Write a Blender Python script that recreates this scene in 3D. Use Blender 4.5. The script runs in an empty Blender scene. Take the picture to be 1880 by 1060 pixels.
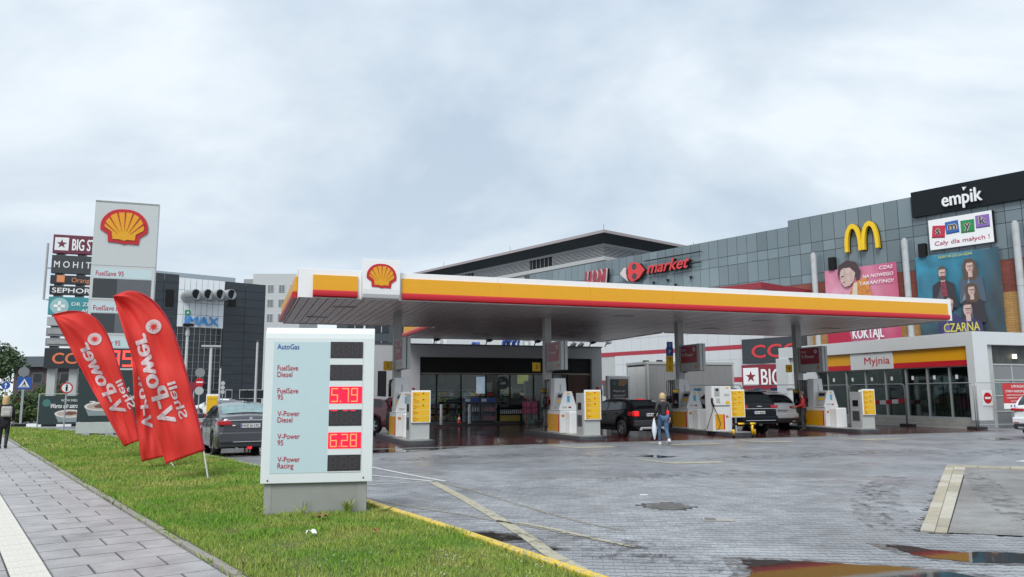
import bpy, bmesh, math, random
import numpy as np
from mathutils import Vector, Matrix, noise
random.seed(7)
R = math.radians
sc = bpy.context.scene
C = sc.collection

# ------------------------------------------------------------------ camera
F, CX, CY, CAMZ = 1400.0, 940.0, 530.0, 1.65
PITCH, ROLL = math.atan(195/1400), -0.005
cam = bpy.data.objects.new('camera', bpy.data.cameras.new('camera')); C.objects.link(cam)
CM = Matrix.Rotation(math.pi/2+PITCH, 3, 'X') @ Matrix.Rotation(ROLL, 3, 'Z')
cam.matrix_world = Matrix.Translation((0, 0, CAMZ)) @ CM.to_4x4()
cam.data.sensor_width = 36; cam.data.lens = F/1880*36
cam.data.clip_start = .1; cam.data.clip_end = 2000
sc.camera = cam

# ------------------------------------------------------------------ sky, sun, exposure
w = bpy.data.worlds.new('World'); sc.world = w; w.use_nodes = True
nt = w.node_tree; N = nt.nodes; L = nt.links
bg = N['Background']
sky = N.new('ShaderNodeTexSky'); sky.sky_type = 'NISHITA'; sky.sun_disc = False
SUN_EL, SUN_AZ = R(48), R(200)
sky.sun_elevation = SUN_EL; sky.sun_rotation = SUN_AZ
bg.inputs['Strength'].default_value = 0.1
tc = N.new('ShaderNodeTexCoord'); sep = N.new('ShaderNodeSeparateXYZ')
L.new(tc.outputs['Generated'], sep.inputs[0])
def wmath(op, a, b=None, clamp=False):
    m = N.new('ShaderNodeMath'); m.operation = op; m.use_clamp = clamp
    for i, v in enumerate((a, b)):
        if v is None: continue
        if isinstance(v, (int, float)): m.inputs[i].default_value = v
        else: L.new(v, m.inputs[i])
    return m.outputs[0]
# flat cloud deck: project the view direction on a plane
zz = wmath('MAXIMUM', sep.outputs['Z'], 0.0)
den = wmath('ADD', zz, 0.55)
cx_ = wmath('DIVIDE', sep.outputs['X'], den); cy_ = wmath('DIVIDE', sep.outputs['Y'], den)
cmb = N.new('ShaderNodeCombineXYZ'); L.new(cx_, cmb.inputs[0]); L.new(cy_, cmb.inputs[1])
mp = N.new('ShaderNodeMapping'); mp.inputs['Location'].default_value = (3.7, 1.2, 0); mp.inputs['Rotation'].default_value = (0, 0, R(-35)); mp.inputs['Scale'].default_value = (1.5, 2.3, 1)
L.new(cmb.outputs[0], mp.inputs[0])
n1 = N.new('ShaderNodeTexNoise'); n1.inputs['Scale'].default_value = 1.1; n1.inputs['Detail'].default_value = 6; n1.inputs['Roughness'].default_value = .52; n1.inputs['Distortion'].default_value = .6
L.new(mp.outputs[0], n1.inputs['Vector'])
n2 = N.new('ShaderNodeTexNoise'); n2.inputs['Scale'].default_value = 3.2; n2.inputs['Detail'].default_value = 7; n2.inputs['Roughness'].default_value = .55
L.new(mp.outputs[0], n2.inputs['Vector'])
mixn = wmath('ADD', wmath('MULTIPLY', n1.outputs['Fac'], .78), wmath('MULTIPLY', n2.outputs['Fac'], .22))
cr = N.new('ShaderNodeValToRGB'); L.new(mixn, cr.inputs[0])
e = cr.color_ramp.elements
e[0].position = .37; e[0].color = (.42, .51, .615, 1)
e[1].position = .60; e[1].color = (.74, .80, .85, 1)
x = cr.color_ramp.elements.new(.5); x.color = (.585, .66, .73, 1)
# brighter, paler band low in the sky
low = wmath('POWER', wmath('SUBTRACT', 1.0, zz, True), 4.5)
sc10 = N.new('ShaderNodeVectorMath'); sc10.operation = 'SCALE'; L.new(cr.outputs[0], sc10.inputs[0]); sc10.inputs['Scale'].default_value = 6.6
m1 = N.new('ShaderNodeMixRGB'); L.new(wmath('MULTIPLY', low, .55), m1.inputs[0]); L.new(sc10.outputs[0], m1.inputs[1]); m1.inputs[2].default_value = (5.7, 6.2, 6.55, 1)
m2 = N.new('ShaderNodeMixRGB'); m2.inputs[0].default_value = .06; L.new(m1.outputs[0], m2.inputs[1]); L.new(sky.outputs[0], m2.inputs[2])
# an overcast sky grows brighter toward the zenith
zf = wmath('ADD', 1.0, wmath('MULTIPLY', wmath('POWER', zz, 2.0), .55))
zs_v = N.new('ShaderNodeVectorMath'); zs_v.operation = 'SCALE'; L.new(m2.outputs[0], zs_v.inputs[0]); L.new(zf, zs_v.inputs['Scale'])
L.new(zs_v.outputs[0], bg.inputs['Color'])
sd = bpy.data.lights.new('sun', 'SUN'); sd.energy = 1.5; sd.angle = R(25); sd.color = (1, .97, .93)
so = bpy.data.objects.new('sun', sd); C.objects.link(so); so.rotation_euler = (math.pi/2-SUN_EL, 0, -SUN_AZ+math.pi)
vs = sc.view_settings; vs.view_transform = 'Standard'; vs.look = 'None'; vs.exposure = 0.8; vs.gamma = 1; vs.use_curve_mapping = False
sc.cycles.max_bounces = 8; sc.cycles.diffuse_bounces = 3; sc.cycles.glossy_bounces = 4; sc.cycles.transparent_max_bounces = 16; sc.cycles.transmission_bounces = 4
sc.cycles.sample_clamp_indirect = 4; sc.cycles.caustics_reflective = False; sc.cycles.caustics_refractive = False

# ------------------------------------------------------------------ layout geometry (metres; z = 0 is the ground)
def ray(px, py):
    return CM @ Vector(((px-CX)/F, -(py-CY)/F, -1))
def G(px, py, z=0.0):
    d = ray(px, py); t = (z-CAMZ)/d.z
    return Vector((d.x*t, d.y*t, z))
def D(px, py, y):
    d = ray(px, py); t = y/d.y
    return Vector((d.x*t, y, CAMZ+d.z*t))
def Vp(px, py, o, ang):
    """point on a vertical wall through o whose local x axis has world angle ang: (distance along, height)"""
    d = ray(px, py); ux, uy = math.cos(ang), math.sin(ang)
    det = d.x*(-uy)-d.y*(-ux)
    t = (o[0]*(-uy)-o[1]*(-ux))/det
    s = (d.x*o[1]-d.y*o[0])/det
    s = ((d.x*t-o[0])*ux+(d.y*t-o[1])*uy)
    return s, CAMZ+d.z*t
AST = R(19.5)
C0 = Vector((-6.75, 24.6, 0))
U = Vector((math.cos(AST), math.sin(AST), 0)); V = Vector((-math.sin(AST), math.cos(AST), 0))
def ST(a, b, z=0): return C0+U*a+V*b+Vector((0, 0, z))

# ------------------------------------------------------------------ materials
MATS = {}
def mat(name, rgb, rough=.5, metal=0.0, var=.06, vscale=6.0, bump=0.0, bscale=40.0, emit=0.0, dirt=0.0, coat=0.0, spec=.5, rgb2=None, stretch=None, detail=4):
    if name in MATS: return MATS[name]
    m = bpy.data.materials.new(name); m.use_nodes = True
    t = m.node_tree; n = t.nodes; l = t.links; p = n['Principled BSDF']
    p.inputs['Roughness'].default_value = rough; p.inputs['Metallic'].default_value = metal
    p.inputs['Coat Weight'].default_value = coat; p.inputs['Specular IOR Level'].default_value = spec
    p.inputs['Coat Roughness'].default_value = .04
    co = n.new('ShaderNodeTexCoord'); src = co.outputs['Object']
    if stretch:
        mp = n.new('ShaderNodeMapping'); mp.inputs['Scale'].default_value = stretch; l.new(src, mp.inputs[0]); src = mp.outputs[0]
    nz = n.new('ShaderNodeTexNoise'); nz.inputs['Scale'].default_value = vscale; nz.inputs['Detail'].default_value = detail; l.new(src, nz.inputs['Vector'])
    mx = n.new('ShaderNodeMixRGB'); l.new(nz.outputs['Fac'], mx.inputs[0])
    a = [max(0, c*(1-var*2)) for c in rgb]; b = [min(1, c*(1+var*2)) for c in (rgb2 or rgb)]
    mx.inputs[1].default_value = (*a, 1); mx.inputs[2].default_value = (*b, 1)
    out = mx.outputs[0]
    if dirt:
        nd = n.new('ShaderNodeTexNoise'); nd.inputs['Scale'].default_value = 1.3; nd.inputs['Detail'].default_value = 8; nd.inputs['Roughness'].default_value = .7; l.new(co.outputs['Object'], nd.inputs['Vector'])
        rp = n.new('ShaderNodeValToRGB'); rp.color_ramp.elements[0].position = .5; rp.color_ramp.elements[1].position = .72
        rp.color_ramp.elements[0].color = (0, 0, 0, 1); rp.color_ramp.elements[1].color = (dirt, dirt, dirt, 1); l.new(nd.outputs['Fac'], rp.inputs[0])
        m3 = n.new('ShaderNodeMixRGB'); l.new(rp.outputs[0], m3.inputs[0]); l.new(out, m3.inputs[1]); m3.inputs[2].default_value = (.12, .11, .095, 1); out = m3.outputs[0]
    l.new(out, p.inputs['Base Color'])
    if bump:
        nb = n.new('ShaderNodeTexNoise'); nb.inputs['Scale'].default_value = bscale; nb.inputs['Detail'].default_value = 5; l.new(src, nb.inputs['Vector'])
        bp = n.new('ShaderNodeBump'); bp.inputs['Strength'].default_value = bump; bp.inputs['Distance'].default_value = .02; l.new(nb.outputs['Fac'], bp.inputs['Height']); l.new(bp.outputs[0], p.inputs['Normal'])
    if emit:
        p.inputs['Emission Strength'].default_value = emit; l.new(out, p.inputs['Emission Color'])
    MATS[name] = m; return m
def glass(name, tint=(.55, .6, .62), trans=.6, rough=.03):
    if name in MATS: return MATS[name]
    m = bpy.data.materials.new(name); m.use_nodes = True
    t = m.node_tree; n = t.nodes; l = t.links; n.remove(n['Principled BSDF'])
    tr = n.new('ShaderNodeBsdfTransparent'); tr.inputs[0].default_value = (*[c*trans for c in tint], 1)
    gl = n.new('ShaderNodeBsdfGlossy'); gl.inputs['Roughness'].default_value = rough; gl.inputs[0].default_value = (.9, .93, .95, 1)
    fr = n.new('ShaderNodeFresnel'); fr.inputs[0].default_value = 1.52
    nz = n.new('ShaderNodeTexNoise'); nz.inputs['Scale'].default_value = .7; co = n.new('ShaderNodeTexCoord'); l.new(co.outputs['Object'], nz.inputs['Vector'])
    bp = n.new('ShaderNodeBump'); bp.inputs['Strength'].default_value = .15; bp.inputs['Distance'].default_value = .02; l.new(nz.outputs['Fac'], bp.inputs['Height']); l.new(bp.outputs[0], gl.inputs['Normal'])
    ad = n.new('ShaderNodeMath'); ad.operation = 'MULTIPLY'; ad.inputs[1].default_value = .6; l.new(fr.outputs[0], ad.inputs[0])
    mx = n.new('ShaderNodeMixShader'); l.new(ad.outputs[0], mx.inputs[0]); l.new(tr.outputs[0], mx.inputs[1]); l.new(gl.outputs[0], mx.inputs[2])
    l.new(mx.outputs[0], n['Material Output'].inputs[0]); MATS[name] = m; return m
WHITE = mat('white_paint', (.72, .74, .74), .35, var=.03, dirt=.1)
WHITEC = mat('clean_white', (.78, .79, .79), .3, var=.015, dirt=.05)
LGREY = mat('light_grey_paint', (.42, .44, .43), .45, var=.03, dirt=.15)
GREY = mat('grey_paint', (.22, .23, .24), .5, var=.04, dirt=.2)
DGREY = mat('dark_grey', (.05, .055, .06), .5, var=.08)
BLACK = mat('black', (.008, .008, .009), .5, var=.1, spec=.25)
RUBBER = mat('rubber', (.02, .02, .021), .75, var=.1)
YEL = mat('station_yellow', (.70, .335, .006), .35, var=.02)
YELS = mat('signal_yellow', (.74, .44, .01), .4, var=.04, dirt=.1)
RED = mat('station_red', (.48, .01, .02), .35, var=.02)
MAROON = mat('maroon', (.22, .02, .035), .45, var=.04)
STEEL = mat('steel', (.5, .51, .52), .35, .9, var=.04)
GALV = mat('galvanised', (.42, .44, .45), .45, .6, var=.08)
CHROME = mat('chrome', (.75, .76, .78), .12, 1, var=.01)
CONC = mat('concrete', (.32, .31, .285), .8, var=.12, vscale=9, bump=.3, dirt=.3)
BLUE = mat('sign_blue', (.02, .09, .35), .4, var=.02)
CYAN = mat('sticker_blue', (.06, .38, .62), .4, var=.02)
SKIN = mat('skin', (.50, .29, .21), .55, var=.04)
BLOND = mat('blond_hair', (.52, .36, .17), .6, var=.25, vscale=30, stretch=(4, 4, .6))

# ------------------------------------------------------------------ helpers
def mtx(loc=(0, 0, 0), rz=0, rx=0, ry=0):
    return Matrix.Translation(loc) @ Matrix.Rotation(rz, 4, 'Z') @ Matrix.Rotation(ry, 4, 'Y') @ Matrix.Rotation(rx, 4, 'X')
class MB:
    def __init__(s): s.v = []; s.f = []; s.m = None
    def add(s, vs, fs, m=None):
        k = len(s.v)
        for p in vs:
            p = Vector(p)
            if m is not None: p = m @ p
            s.v.append(p)
        s.f += [tuple(i+k for i in f) for f in fs]; return s
    def box(s, x0, x1, y0, y1, z0, z1, m=None):
        return s.add([(x0, y0, z0), (x1, y0, z0), (x1, y1, z0), (x0, y1, z0), (x0, y0, z1), (x1, y0, z1), (x1, y1, z1), (x0, y1, z1)],
                     [(0, 3, 2, 1), (4, 5, 6, 7), (0, 1, 5, 4), (1, 2, 6, 5), (2, 3, 7, 6), (3, 0, 4, 7)], m)
    def hexa(s, pts, m=None):
        return s.add(pts, [(0, 3, 2, 1), (4, 5, 6, 7), (0, 1, 5, 4), (1, 2, 6, 5), (2, 3, 7, 6), (3, 0, 4, 7)], m)
    def prism(s, pts, y0, y1, axis='y', m=None):
        """closed 2D outline extruded along an axis; pts (x,z) for axis y, (x,y) for z, (y,z) for x"""
        n = len(pts)
        mk = {'y': lambda p, t: (p[0], t, p[1]), 'z': lambda p, t: (p[0], p[1], t), 'x': lambda p, t: (t, p[0], p[1])}[axis]
        vs = [mk(p, y0) for p in pts]+[mk(p, y1) for p in pts]
        fs = [tuple(range(n)), tuple(reversed(range(n, 2*n)))]+[(i, i+n, (i+1) % n+n, (i+1) % n) for i in range(n)]
        return s.add(vs, fs, m)
    def tube(s, p, q, r, n=8, r2=None, m=None, cap=True):
        p, q = Vector(p), Vector(q); d = (q-p).normalized()
        a = d.orthogonal().normalized(); b = d.cross(a); r2 = r if r2 is None else r2
        vs = []
        for c, rr in ((p, r), (q, r2)):
            for i in range(n):
                t = 2*math.pi*i/n; vs.append(c+a*math.cos(t)*rr+b*math.sin(t)*rr)
        fs = [(i, (i+1) % n, (i+1) % n+n, i+n) for i in range(n)]
        if cap: fs += [tuple(reversed(range(n))), tuple(range(n, 2*n))]
        return s.add(vs, fs, m)
    def path(s, pts, r, n=6, m=None, r2=None):
        pts = [Vector(p) for p in pts]; k = len(pts); vs = []; ref = None
        for i, p in enumerate(pts):
            d = (pts[min(i+1, k-1)]-pts[max(i-1, 0)]).normalized()
            a = d.orthogonal().normalized() if ref is None else (ref-d*ref.dot(d)).normalized()
            ref = a; b = d.cross(a); rr = r if r2 is None else r+(r2-r)*i/(k-1)
            for j in range(n):
                t = 2*math.pi*j/n; vs.append(p+a*math.cos(t)*rr+b*math.sin(t)*rr)
        fs = [(i*n+j, i*n+(j+1) % n, (i+1)*n+(j+1) % n, (i+1)*n+j) for i in range(k-1) for j in range(n)]
        fs += [tuple(reversed(range(n))), tuple(range((k-1)*n, k*n))]
        return s.add(vs, fs, m)
    def grid(s, fn, nu, nv, m=None, flip=False):
        vs = [fn(i/nu, j/nv) for j in range(nv+1) for i in range(nu+1)]
        fs = []
        for j in range(nv):
            for i in range(nu):
                q = (j*(nu+1)+i, j*(nu+1)+i+1, (j+1)*(nu+1)+i+1, (j+1)*(nu+1)+i)
                fs.append(tuple(reversed(q)) if flip else q)
        return s.add(vs, fs, m)
    def mesh(s, name, mat_=None, smooth=False):
        me = bpy.data.meshes.new(name); me.from_pydata([tuple(v) for v in s.v], [], s.f); me.update()
        if mat_: me.materials.append(mat_)
        if smooth:
            me.polygons.foreach_set('use_smooth', [True]*len(me.polygons))
        return me
    def build(s, name, mat_, parent=None, bev=0, smooth=False, loc=None, rz=None, normals=True):
        me = s.mesh(name, mat_, smooth)
        if normals:
            bm = bmesh.new(); bm.from_mesh(me); bmesh.ops.recalc_face_normals(bm, faces=bm.faces); bm.to_mesh(me); bm.free()
        o = bpy.data.objects.new(name, me); C.objects.link(o)
        if parent: o.parent = parent
        if loc is not None: o.location = loc
        if rz is not None: o.rotation_euler.z = rz
        if bev:
            b = o.modifiers.new('bevel', 'BEVEL'); b.width = bev; b.segments = 2; b.limit_method = 'ANGLE'; b.angle_limit = R(40)
        return o
def box(name, x0, x1, y0, y1, z0, z1, m, parent=None, bev=0): return MB().box(x0, x1, y0, y1, z0, z1).build(name, m, parent, bev)
def tag(o, label=None, cat=None, group=None, kind=None):
    if label: o['label'] = label
    if cat: o['category'] = cat
    if group: o['group'] = group
    if kind: o['kind'] = kind
    return o
def thing(name, label, cat, loc=(0, 0, 0), rz=0, group=None):
    o = bpy.data.objects.new(name, None); C.objects.link(o); o.location = loc; o.rotation_euler.z = rz; o.empty_display_size = .2
    return tag(o, label, cat, group)
def struct(o): o['kind'] = 'structure'; return o
KIDS = {}
def copy_tree(o, parent=None, kids=None):
    if kids is None:
        kids = {}
        for c in bpy.data.objects:
            if c.parent: kids.setdefault(c.parent.name, []).append(c)
    c = o.copy(); C.objects.link(c)
    if parent: c.parent = parent
    for ch in kids.get(o.name, []): copy_tree(ch, c, kids)
    return c
_tcache = {}
def text(s, x, y, z, h, m, parent, width=None, ext=.004, bold=0.0, align='LEFT', name='lettering', shear=0.0, M=None, sx=1.0):
    """letters standing in the local xz plane, facing -y; h = cap height"""
    key = (s, h, width, ext, bold, align, shear, sx, m.name)
    if key in _tcache: me = _tcache[key]
    else:
        cu = bpy.data.curves.new('t', 'FONT'); cu.body = s; cu.size = 1; cu.extrude = 0; cu.offset = 0; cu.shear = shear; cu.resolution_u = 3
        ob = bpy.data.objects.new('t', cu); C.objects.link(ob)
        dg = bpy.context.evaluated_depsgraph_get(); dg.update()
        me = bpy.data.meshes.new_from_object(ob.evaluated_get(dg)); bpy.data.objects.remove(ob); bpy.data.curves.remove(cu)
        nv = len(me.vertices); co = np.empty(nv*3); me.vertices.foreach_get('co', co); co = co.reshape(-1, 3)
        if nv:
            sc_ = h/.72; co *= sc_
            wd = co[:, 0].max()-co[:, 0].min(); co[:, 0] -= co[:, 0].min()
            f = (width/wd) if width else sx
            co[:, 0] *= f; wd *= f
            if align == 'CENTER': co[:, 0] -= wd/2
            if align == 'RIGHT': co[:, 0] -= wd
            co2 = np.stack([co[:, 0], np.full(nv, -ext), co[:, 1]], 1)
            me.vertices.foreach_set('co', co2.ravel().astype('f'))
            if bold > .006:
                bm = bmesh.new(); base = bmesh.new(); base.from_mesh(me); bx = bold*.38*sc_
                for k_, (ox, oz) in enumerate(((-bx, 0), (bx, 0), (0, bx), (0, -bx*.6))):
                    b2 = base.copy(); bmesh.ops.translate(b2, verts=b2.verts, vec=(ox, -.0004*h*(k_+1)-.00002, oz)); tm_ = bpy.data.meshes.new('t'); b2.to_mesh(tm_); bm.from_mesh(tm_); bpy.data.meshes.remove(tm_); b2.free()
                base.free(); bm.to_mesh(me); bm.free()
            if ext > .008:
                bm = bmesh.new(); bm.from_mesh(me)
                r = bmesh.ops.extrude_face_region(bm, geom=bm.faces[:]); vv = [g for g in r['geom'] if isinstance(g, bmesh.types.BMVert)]
                bmesh.ops.translate(bm, verts=vv, vec=(0, ext, 0)); bmesh.ops.recalc_face_normals(bm, faces=bm.faces); bm.to_mesh(me); bm.free()
        me.materials.clear(); me.materials.append(m); me.name = name; _tcache[key] = me
    o = bpy.data.objects.new(name, me); C.objects.link(o)
    if parent: o.parent = parent
    if M is not None: o.matrix_local = M
    else: o.location = (x, y, z)
    return o
def poly(name, pts, m, parent=None, th=.004, y=0.0, loc=None):
    """flat cut-out in the xz plane with thickness th in front of y"""
    o = MB().prism(pts, y-th, y).build(name, m, parent)
    if loc is not None: o.location = loc
    return o
def circ(cx, cz, r, n=24, a0=0, a1=2*math.pi):
    k = n if abs(a1-a0-2*math.pi) < 1e-6 else n+1
    return [(cx+r*math.cos(a0+(a1-a0)*i/n), cz+r*math.sin(a0+(a1-a0)*i/n)) for i in range(k)]
PR = [(618, 398), (612, 330), (550, 285), (551, 240), (557, 205), (575, 170), (605, 135), (640, 110), (680, 97), (720, 92), (780, 93), (815, 100), (852, 115), (888, 142), (918, 180), (934, 222), (940, 262), (935, 302), (875, 347), (866, 412), (790, 408), (762, 410), (745, 416), (728, 408), (700, 402)]
PY = [(655, 372), (645, 305), (586, 262), (584, 235), (600, 200), (618, 178), (640, 152), (668, 135), (700, 126), (742, 122), (800, 124), (832, 140), (858, 158), (880, 185), (895, 215), (906, 250), (903, 282), (842, 322), (836, 377), (775, 373), (745, 384), (715, 372)]
PG = [(584, 222), (622, 172), (684, 128), (747, 117), (812, 126), (868, 164), (906, 216)]
def pecten(parent, x, y, z, w_, th=.02, part='emblem'):
    """scallop shell emblem, w_ wide, centred at x,z, standing on the plane y facing -y"""
    k = w_/390.0; cv = lambda P: [(x+(a-745)*k, z+(253-b)*k) for a, b in P]
    e0 = poly(part, cv(PR), RED, parent, th, y)
    if parent is not None and parent.parent is None or True:
        pass
    yb = MB().prism(cv(PY), y-th*1.6, y-th); o = yb.build('shell_fill', YEL, parent)
    rb = MB()
    for gx, gy in PG:
        bx = 745+(gx-745)*.3; by = 365-(365-gy)*.28
        dx, dy = gx-bx, gy-by; ln = math.hypot(dx, dy); nx, ny = -dy/ln*6.5, dx/ln*6.5
        rb.prism(cv([(bx, by), (gx+nx, gy+ny), (gx-nx, gy-ny)]), y-th*1.9, y-th*1.55)
    r_ = rb.build('shell_ribs', RED, parent)
    return e0
SEG = {'0': 'abcdef', '1': 'bc', '2': 'abged', '3': 'abgcd', '4': 'fgbc', '5': 'afgcd', '6': 'afgedc', '7': 'abc', '8': 'abcdefg', '9': 'abfgcd'}
def digits(mb, s, x, z, w_, h, y, t=None):
    t = t or w_*.17
    cx = x
    for ch in s:
        if ch == '.':
            mb.box(cx, cx+t, y-.004, y, z, z+t); cx += t*1.6; continue
        for c in SEG[ch]:
            bx = {'a': (0, w_, h-t, h), 'd': (0, w_, 0, t), 'g': (0, w_, h/2-t/2, h/2+t/2), 'b': (w_-t, w_, h/2, h), 'c': (w_-t, w_, 0, h/2), 'f': (0, t, h/2, h), 'e': (0, t, 0, h/2)}[c]
            n = max(2, int(round(max(bx[1]-bx[0], bx[3]-bx[2])/t)))
            mb.box(cx+bx[0]+.001, cx+bx[1]-.001, y-.004, y, z+bx[2]+.001, z+bx[3]-.001)
        cx += w_*1.28
# ================================================================== ground, paving, kerbs
def pos_mat(name, build):
    m = bpy.data.materials.new(name); m.use_nodes = True; MATS[name] = m
    t = m.node_tree; build(t, t.nodes, t.links, t.nodes['Principled BSDF']); return m
def nd_noise(n, l, src, scale, detail=5, rough=.55, dist=0):
    z = n.new('ShaderNodeTexNoise'); z.inputs['Scale'].default_value = scale; z.inputs['Detail'].default_value = detail
    z.inputs['Roughness'].default_value = rough; z.inputs['Distortion'].default_value = dist; l.new(src, z.inputs['Vector']); return z.outputs['Fac']
def nd_ramp(n, l, src, p0, c0, p1, c1):
    r = n.new('ShaderNodeValToRGB'); r.color_ramp.elements[0].position = p0; r.color_ramp.elements[1].position = p1
    f = lambda c: (c, c, c, 1) if isinstance(c, (int, float)) else (*c, 1)
    r.color_ramp.elements[0].color = f(c0); r.color_ramp.elements[1].color = f(c1); l.new(src, r.inputs[0]); return r.outputs[0]
def nd_mix(n, l, fac, a, b, mode='MIX'):
    m = n.new('ShaderNodeMixRGB'); m.blend_type = mode
    for i, v in enumerate((fac, a, b)):
        if isinstance(v, (int, float)): m.inputs[i].default_value = v if i == 0 else (v, v, v, 1)
        elif isinstance(v, tuple): m.inputs[i].default_value = (*v, 1)
        else: l.new(v, m.inputs[i])
    return m.outputs[0]
def paving(base, base2, far, brick=(.2, .14), rough=(.28, .5), angle=-5, mortar=.045, island=True):
    def f(t, n, l, p):
        g = n.new('ShaderNodeNewGeometry'); P = g.outputs['Position']
        mp = n.new('ShaderNodeMapping'); mp.inputs['Rotation'].default_value = (0, 0, R(-angle)); l.new(P, mp.inputs[0])
        big = nd_noise(n, l, P, .35, 6, .6, .4); mid = nd_noise(n, l, P, 2.2, 6, .65); fine = nd_noise(n, l, P, 55, 3)
        c = nd_mix(n, l, nd_ramp(n, l, big, .38, 0.0, .62, 1.0), base, base2)
        c = nd_mix(n, l, .55, c, nd_ramp(n, l, mid, .3, .55, .7, 1.3), 'MULTIPLY')
        c = nd_mix(n, l, .5, c, nd_ramp(n, l, fine, .3, .6, .7, 1.35), 'MULTIPLY')
        if island:
            c = nd_mix(n, l, .5, c, nd_ramp(n, l, g.outputs['Random Per Island'], 0, .75, 1, 1.25), 'MULTIPLY')
        if not far and island:   # bevelled joint edges darkened: grime plus painted shade of the recess
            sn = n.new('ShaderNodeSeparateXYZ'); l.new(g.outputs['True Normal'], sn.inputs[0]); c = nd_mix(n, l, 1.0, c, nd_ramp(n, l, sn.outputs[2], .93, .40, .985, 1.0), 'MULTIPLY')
        # tyre-dark streaks and stains
        st = nd_ramp(n, l, nd_noise(n, l, P, .9, 8, .72, .8), .56, 0.0, .72, 1.0)
        c = nd_mix(n, l, st, c, nd_mix(n, l, .5, c, (.03, .028, .028)))
        wet = nd_ramp(n, l, nd_noise(n, l, P, .5, 7, .62, .6), .38, rough[1], .62, rough[0]); l.new(wet, p.inputs['Roughness'])
        b = n.new('ShaderNodeBump'); b.inputs['Strength'].default_value = .35; b.inputs['Distance'].default_value = .004; l.new(fine, b.inputs['Height']); last = b
        if far:
            br = n.new('ShaderNodeTexBrick'); l.new(mp.outputs[0], br.inputs['Vector']); br.inputs['Scale'].default_value = 1
            br.inputs['Brick Width'].default_value = brick[0]; br.inputs['Row Height'].default_value = brick[1]
            br.inputs['Mortar Size'].default_value = .006; br.inputs['Mortar Smooth'].default_value = .3
            br.inputs['Color1'].default_value = (1, 1, 1, 1); br.inputs['Color2'].default_value = (.86, .86, .86, 1); br.inputs['Mortar'].default_value = (.32, .32, .32, 1)
            c = nd_mix(n, l, .6, c, br.outputs['Color'], 'MULTIPLY')
            b2 = n.new('ShaderNodeBump'); b2.invert = True; b2.inputs['Strength'].default_value = .5; b2.inputs['Distance'].default_value = .006
            l.new(br.outputs['Fac'], b2.inputs['Height']); l.new(b.outputs[0], b2.inputs['Normal']); last = b2
        l.new(c, p.inputs['Base Color']); l.new(last.outputs[0], p.inputs['Normal'])
    return f
PAVE_FAR = pos_mat('forecourt_far', paving((.29, .302, .32), (.20, .21, .225), True, rough=(.3, .58), island=False))
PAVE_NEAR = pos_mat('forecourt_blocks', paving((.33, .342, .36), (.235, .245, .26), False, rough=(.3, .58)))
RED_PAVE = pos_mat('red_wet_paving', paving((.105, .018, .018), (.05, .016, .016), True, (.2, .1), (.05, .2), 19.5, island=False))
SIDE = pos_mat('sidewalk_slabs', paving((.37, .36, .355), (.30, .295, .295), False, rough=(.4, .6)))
SIDEF = pos_mat('sidewalk_far', paving((.27, .262, .262), (.22, .215, .22), True, (.5, .5), (.4, .6), -36.9, island=False))
TACT = mat('tactile_white', (.60, .58, .52), .55, var=.08, vscale=14, bump=.2, dirt=.25)
ASPH = pos_mat('asphalt', paving((.10, .105, .11), (.07, .073, .078), False, rough=(.35, .55), island=False))
CONCP = pos_mat('wet_concrete', paving((.27, .27, .26), (.18, .18, .175), False, rough=(.22, .45), island=False))
JOINT = mat('joint_sand', (.05, .048, .045), .8, var=.2)
def worn(name, rgb, amount=.5, scale=9):
    def f(t, n, l, p):
        g = n.new('ShaderNodeNewGeometry'); P = g.outputs['Position']; p.inputs['Base Color'].default_value = (*rgb, 1); p.inputs['Roughness'].default_value = .5
        c = nd_mix(n, l, nd_noise(n, l, P, 3, 5), tuple(c*.75 for c in rgb), rgb); l.new(c, p.inputs['Base Color'])
        a = nd_ramp(n, l, nd_noise(n, l, P, scale, 7, .7), amount-.09, 0.0, amount+.09, 1.0); l.new(a, p.inputs['Alpha'])
    return pos_mat(name, f)
PAINTW = worn('road_paint_white', (.62, .63, .61), .36)
PAINTY = worn('road_paint_yellow', (.46, .43, .32), .38)
PAINTF = worn('road_paint_faded', (.34, .32, .26), .50, 14)
KERBY = worn('x', (1, 1, 1)); MATS.pop('x')
def kerby(t, n, l, p):
    g = n.new('ShaderNodeNewGeometry'); P = g.outputs['Position']
    a = nd_ramp(n, l, nd_noise(n, l, P, 14, 7, .7), .42, 0.0, .52, 1.0)
    l.new(nd_mix(n, l, a, (.42, .36, .20), (.70, .48, .035)), p.inputs['Base Color']); p.inputs['Roughness'].default_value = .55
KERBY = pos_mat('kerb_yellow_paint', kerby)

def sheet(name, pts, z, m, kind='structure', parent=None):
    me = bpy.data.meshes.new(name); me.from_pydata([(p[0], p[1], z) for p in pts], [], [tuple(range(len(pts)))]); me.materials.append(m)
    bm = bmesh.new(); bm.from_mesh(me); bm.normal_update()
    for f in bm.faces:
        if f.normal.z < 0: f.normal_flip()
    bmesh.ops.triangulate(bm, faces=bm.faces); bm.to_mesh(me); bm.free()
    o = bpy.data.objects.new(name, me); C.objects.link(o)
    if parent: o.parent = parent
    if kind: o['kind'] = kind
    return o
sheet('ground', [(-700, -60), (700, -60), (700, 900), (-700, 900)], -.06, ASPH)
YK = [(4.3, 1.2), (3.1, 3.2), (.58, 7.25), (-.59, 9.3), (-2.14, 11.79), (-4.2, 15.3), (-6.01, 18.25), (-8.26, 21.21), (-11.39, 25.34), (-15.73, 31.05), (-19.69, 35.86), (-27.7, 42.74)]
LK = lambda y: -2.49-.744*(y-7.31)
yks = sorted((p[1], p[0]) for p in YK)
def YX(y):
    return float(np.interp(y, [a for a, b in yks], [b for a, b in yks]))
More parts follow.
